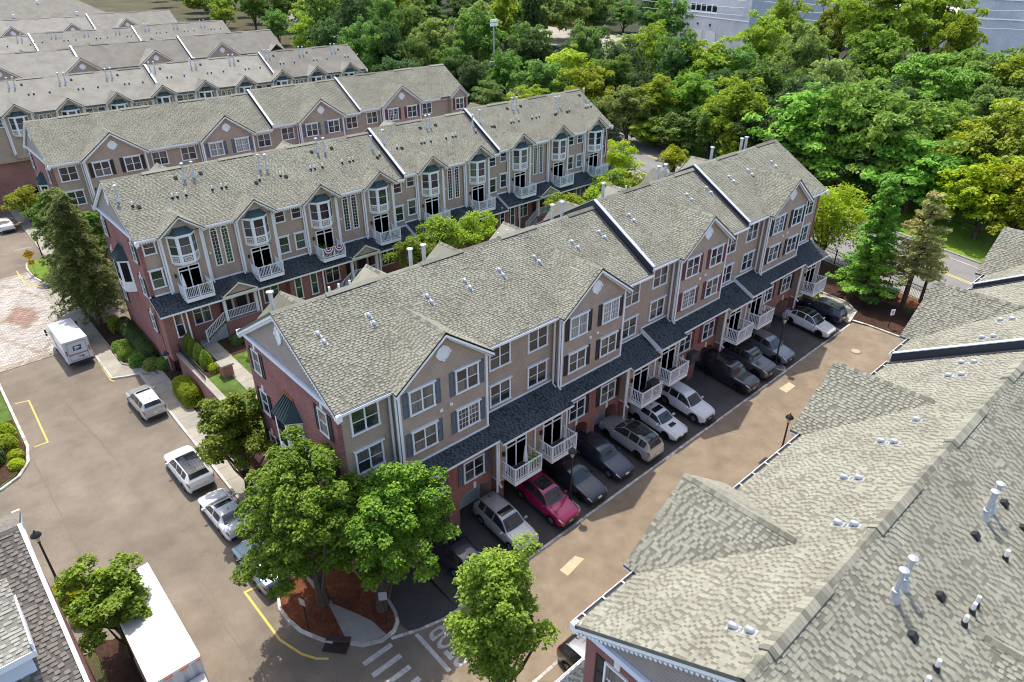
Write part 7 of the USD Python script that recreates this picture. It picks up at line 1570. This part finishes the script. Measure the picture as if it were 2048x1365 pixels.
part(t, 'post', Mb().lathe([(.22, 0), (.13, 16.6), (.001, 16.7)], 10), 'grey_pole', smooth=40); part(t, 'box', Mb().box(-.6, -.15, -.3, .2, 4.6, 6.0), 'grey_pole'); part(t, 'cabinet', Mb().box(-1.2, .5, -.3, .3, 8.4, 9.2), 'grey_pole')
for k in range(6): part(t, 'floodlight', Mb().box(-.9 + (k % 3) * .62, -.4 + (k % 3) * .62, -.35, .1, 16.0 + (k // 3) * .75, 16.55 + (k // 3) * .75), 'sign_white')
# black fence
t = thing('iron_fence', 'black iron picket fence behind the pines', 'fence'); q = 0
def fp(y): return 62.45 + .24 * y
for y in np.arange(-13, 9, 2.2): part(t, 'post', Mb().box(fp(y) - .05, fp(y) + .05, y - .05, y + .05, G(fp(y), y), G(fp(y), y) + 1.75), 'iron')
for zz in (.2, 1.5): part(t, 'rail', Mb().beam((fp(-13), -13, G(fp(-13), -13) + zz), (fp(8.8), 8.8, G(fp(8.8), 8.8) + zz), .04, .05), 'iron')
for y in np.arange(-12.85, 8.8, .16): part(t, 'picket', Mb().box(fp(y) - .012, fp(y) + .012, y - .012, y + .012, G(fp(y), y) + .05, G(fp(y), y) + 1.62), 'iron')
t = thing('utility_box', 'dark green utility box in the mulch by the fence', 'utility box', mat4(59.2, -5.4, G(59.2, -5.4) + .08)); part(t, 'cabinet', Mb().box(-.6, .6, -.5, .5, 0, .8), 'dark_green_metal'); part(t, 'lid', Mb().box(-.65, .65, -.55, .55, .801, .88), 'dark_green_metal')
# retaining wall of the raised court with its pier, coping and railing
t = thing('retaining_wall', 'brick retaining wall with pale coping and an iron rail below the court', 'wall')
part(t, 'brick_wall', Mb().box(.05, .40, 11.9, 29.0, -.3, 2.72), 'brick_end')
for i in range(11): part(t, 'coping', Mb().box(-.02, .5, 12 + i * 1.55, 13.53 + i * 1.55, 2.721, 2.84), 'concrete')
part(t, 'pier', Mb().box(1.5, 2.3, 22.6, 23.5, 1.5, 3.75), 'brick_front'); part(t, 'pier_cap', Mb().box(1.4, 2.4, 22.5, 23.6, 3.751, 3.9), 'concrete')
for yy in np.arange(23.4, 29, .14): part(t, 'picket', Mb().box(.29, .31, yy - .01, yy + .01, 2.84, 3.55), 'iron')
for zz in (2.95, 3.56): part(t, 'rail', Mb().box(.27, .33, 23.3, 29, zz, zz + .04), 'iron')
# bunting and balcony furniture on the second row
t = thing('flag_bunting', 'two red white and blue pleated fans hung on a balcony rail', 'bunting', mat4(-.3, 30.22, .32)); c = cx[2]
for k, xx in enumerate((c - .55, c + .55)):
    for j, (r0, r1, m) in enumerate(((.0, .18, 'flag_red'), (.18, .27, 'flag_white'), (.27, .37, 'flag_blue'), (.37, .48, 'flag_white'), (.48, .55, 'flag_red'))):
        A = [(xx + r1 * math.cos(w), -1.42 - .015 * (i % 2), 7.95 + r1 * 1.15 * math.sin(w)) for i, w in enumerate(np.linspace(math.pi, 2 * math.pi, 17))]; B_ = [(xx + r0 * math.cos(w), -1.42 - .015 * (i % 2), 7.95 + r0 * 1.15 * math.sin(w)) for i, w in enumerate(np.linspace(math.pi, 2 * math.pi, 17))]
        f = Mb()
        for i in range(16): f.quad(A[i], A[i + 1], B_[i + 1], B_[i]).quad(B_[i], B_[i + 1], A[i + 1], A[i])
        part(t, 'pleat', f, m)
t = thing('folded_umbrella', 'folded white umbrella on the first balcony of the second row', 'umbrella', mat4(cx[0] - 1.2, 29.4, 7.25)); part(t, 'pole', Mb().tube([(0, 0, 0), (0, 0, 2.1)], .02), 'grey_pole'); part(t, 'canopy', Mb().lathe([(.03, 2.1), (.10, 1.5), (.16, .8), (.05, .75)], 8), 'flag_white')
t = thing('folded_umbrella', 'folded cream umbrella on the first lane balcony above the magenta SUV', 'umbrella', mat4(11.2, -1.75, 3.4)); part(t, 'pole', Mb().tube([(0, 0, 0), (0, 0, 2.0)], .02), 'grey_pole'); part(t, 'canopy', Mb().lathe([(.03, 2.0), (.10, 1.4), (.16, .7), (.05, .65)], 8), 'flag_white')
rng = np.random.default_rng(9)
for k, (x, y, z, lb) in enumerate(((11.9, -1.9, 3.5, 'leafy pot plant on the first lane balcony'), (cx[0] + .3, 29.2, 7.3, 'green pot plant on the first balcony of the second row'), (cx[2] - .9, 29.6, 7.4, 'plant box beside the red white and blue bunting'))):
    t = thing('pot_plant', lb, 'plant', mat4(x, y, z)); part(t, 'pot', Mb().lathe([(.001, 0), (.14, 0), (.18, .3), (.001, .3)], 10), 'bin_black'); P = rng.normal(size=(160, 3)) * (.2, .2, .16) + (0, 0, .62); part(t, 'foliage', leaves(P, P - (0, 0, .4), .14, rng), 'leaf_mid', kind='stuff')
for x, y, z, lb in ((31.0 - 1.9, -1.7, 3.95, 'black covered grill on the balcony above the white crossover'), (24.1, -1.8, 3.55, 'black covered grill on the balcony above the sports saloon')):
    t = thing('grill', lb, 'grill', mat4(x, y, z)); part(t, 'cover', Mb().box(-.45, .45, -.25, .25, .3, .95), 'bin_black'); part(t, 'leg', Mb().box(-.4, .4, -.2, .2, 0, .3), 'iron')
# industrial buildings beyond the wood
def wallbox(name, label, O, U_, L, depth, h, mat='weather_wall', z0=-1, seams=()):
    U_ = np.array([*U_, 0.]) / np.linalg.norm(U_); N_ = np.array([-U_[1], U_[0], 0]); M = np.eye(4); M[:3, 0] = U_; M[:3, 1] = N_; M[:3, 3] = (*O, G(*O))
    t = thing(name, label, 'building', M); part(t, 'wall', Mb().box(0, L, 0, depth, z0, h), mat); part(t, 'parapet', Mb().box(-.1, L + .1, -.1, depth + .1, h + .001, h + .5), 'sign_white')
    for s_ in seams: part(t, 'ledge', Mb().box(0, L, -.12, -.001, s_, s_ + .3), 'sign_white')
    for xx in np.arange(5, L, 5): part(t, 'joint', Mb().box(xx - .04, xx + .04, -.012, -.001, 0, h), 'flashing_light')
    return t
t = wallbox('industrial_building', 'white panelled industrial building with a strip window at the top edge', (199.5, 128), (-.285, -.958), 38, 60, 19, seams=(8.2,))
for k in range(5):
    x = 10.6 + k * 2.6; w = group_part(t, 'window'); part(w, 'frame', Mb().box(x, x + 2.5, -.10, -.001, 9.3, 12.0), 'sign_white'); part(w, 'pane', Mb().box(x + .2, x + 2.3, -.13, -.101, 9.9, 11.8), 'glass_dark')
for x0 in (13.0, 19.5): part(t, 'roller_door', Mb().box(x0, x0 + 4.6, -.14, -.001, -.3, 4.4), 'garage_white')
for x0 in (15, 21): part(t, 'wall_vent', Mb().tube([(x0, -.25, 6.1), (x0, -.001, 6.1)], .35, 10), 'trim_black')
wallbox('industrial_annex', 'low annex with a bright white roof in front of the panelled building', (196.5, 104), (-.2, -.98), 18, 12, 4.6)
wallbox('industrial_building', 'grey industrial building with white ledges at the upper right corner', (238, 52), (-.15, -.99), 90, 40, 24, seams=(9.5, 14.5))
wallbox('industrial_building', 'long low pale building glimpsed between the lime tree tops', (262, 118), (-.3, -.95), 66, 30, 8)
struct('far_road', sheet([(160, 185), (196, 185), (192, 108), (160, 108)], .03), 'concrete', 'sunlit distant road with parked cars seen through a gap in the wood')
struct('factory_yard', sheet([(178, 128), (197, 124), (188, 92), (174, 95)], .035), 'lane_paving', 'tan yard in front of the panelled industrial building')
for k, (x, y) in enumerate(((187.6, 160), (186.6, 153.5), (185.8, 147.2))): make_car('parked_car', ['dark saloon on the distant road, left of three', 'grey saloon on the distant road, middle of three', 'blue saloon on the distant road, right of three'][k], 'saloon', ['paint_black', 'paint_gunmetal', 'paint_steelblue'][k], x, y, -1.7, group='cars on the distant road')
t = thing('painted_wall', 'low brick red wall with cream piers beside the distant road', 'wall')
for i in range(6): part(t, 'panel', Mb().obox((203.5, 200 - i * 6.2, 7.4), (.3, 0, 0), (0, 2.6, 0), (0, 0, 1.9)), 'rust_brick'); part(t, 'pier', Mb().obox((203.4, 196.9 - i * 6.2, 7.5), (.35, 0, 0), (0, .5, 0), (0, 0, 2.0)), 'cream_trim')
for k, z in enumerate((9.5, 11.5, 13.5)):
    pts = [(184 + 1.4 * i, 128 - 9.5 * i, z + 6 - .9 * math.sin(math.pi * i / 12)) for i in range(13)]; single('power_line', Mb().tube(pts, .05, 4), 'flashing_light', f'{["lowest", "middle", "highest"][k]} pale overhead wire crossing before the industrial buildings', 'wire')
# farthest big roof at the upper left
t = thing('far_hall', 'very large pale grey hipped roof at the upper left corner', 'building', mat4(-30, 232, G(-30, 232))); Lh, Dh = 92, 60
part(t, 'wall', Mb().box(0, Lh, 0, Dh, -1, 7), 'gable_siding'); part(t, 'roof', Mb().prism([(-1, -1, 7), (Lh + 1, -1, 7), (Lh - 22, 30, 21), (-1, 30, 21)], (0, 0, .2)).prism([(Lh + 1, -1, 7), (Lh + 1, 61, 7), (Lh - 22, 30, 21)], (0, 0, .2)).prism([(-1, 61, 7), (-1, 30, 21), (Lh - 22, 30, 21), (Lh + 1, 61, 7)], (0, 0, .2)), 'shingle_far')
for k in range(9): part(t, 'roof_vent', Mb().lathe([(.4, -.5), (.4, 1.0), (.001, 1.1)], 8, (8 + k * 8.5, 10 + (k * 7) % 14, 7 + (11 + (k * 7) % 14) * .452)), 'pipe_white')
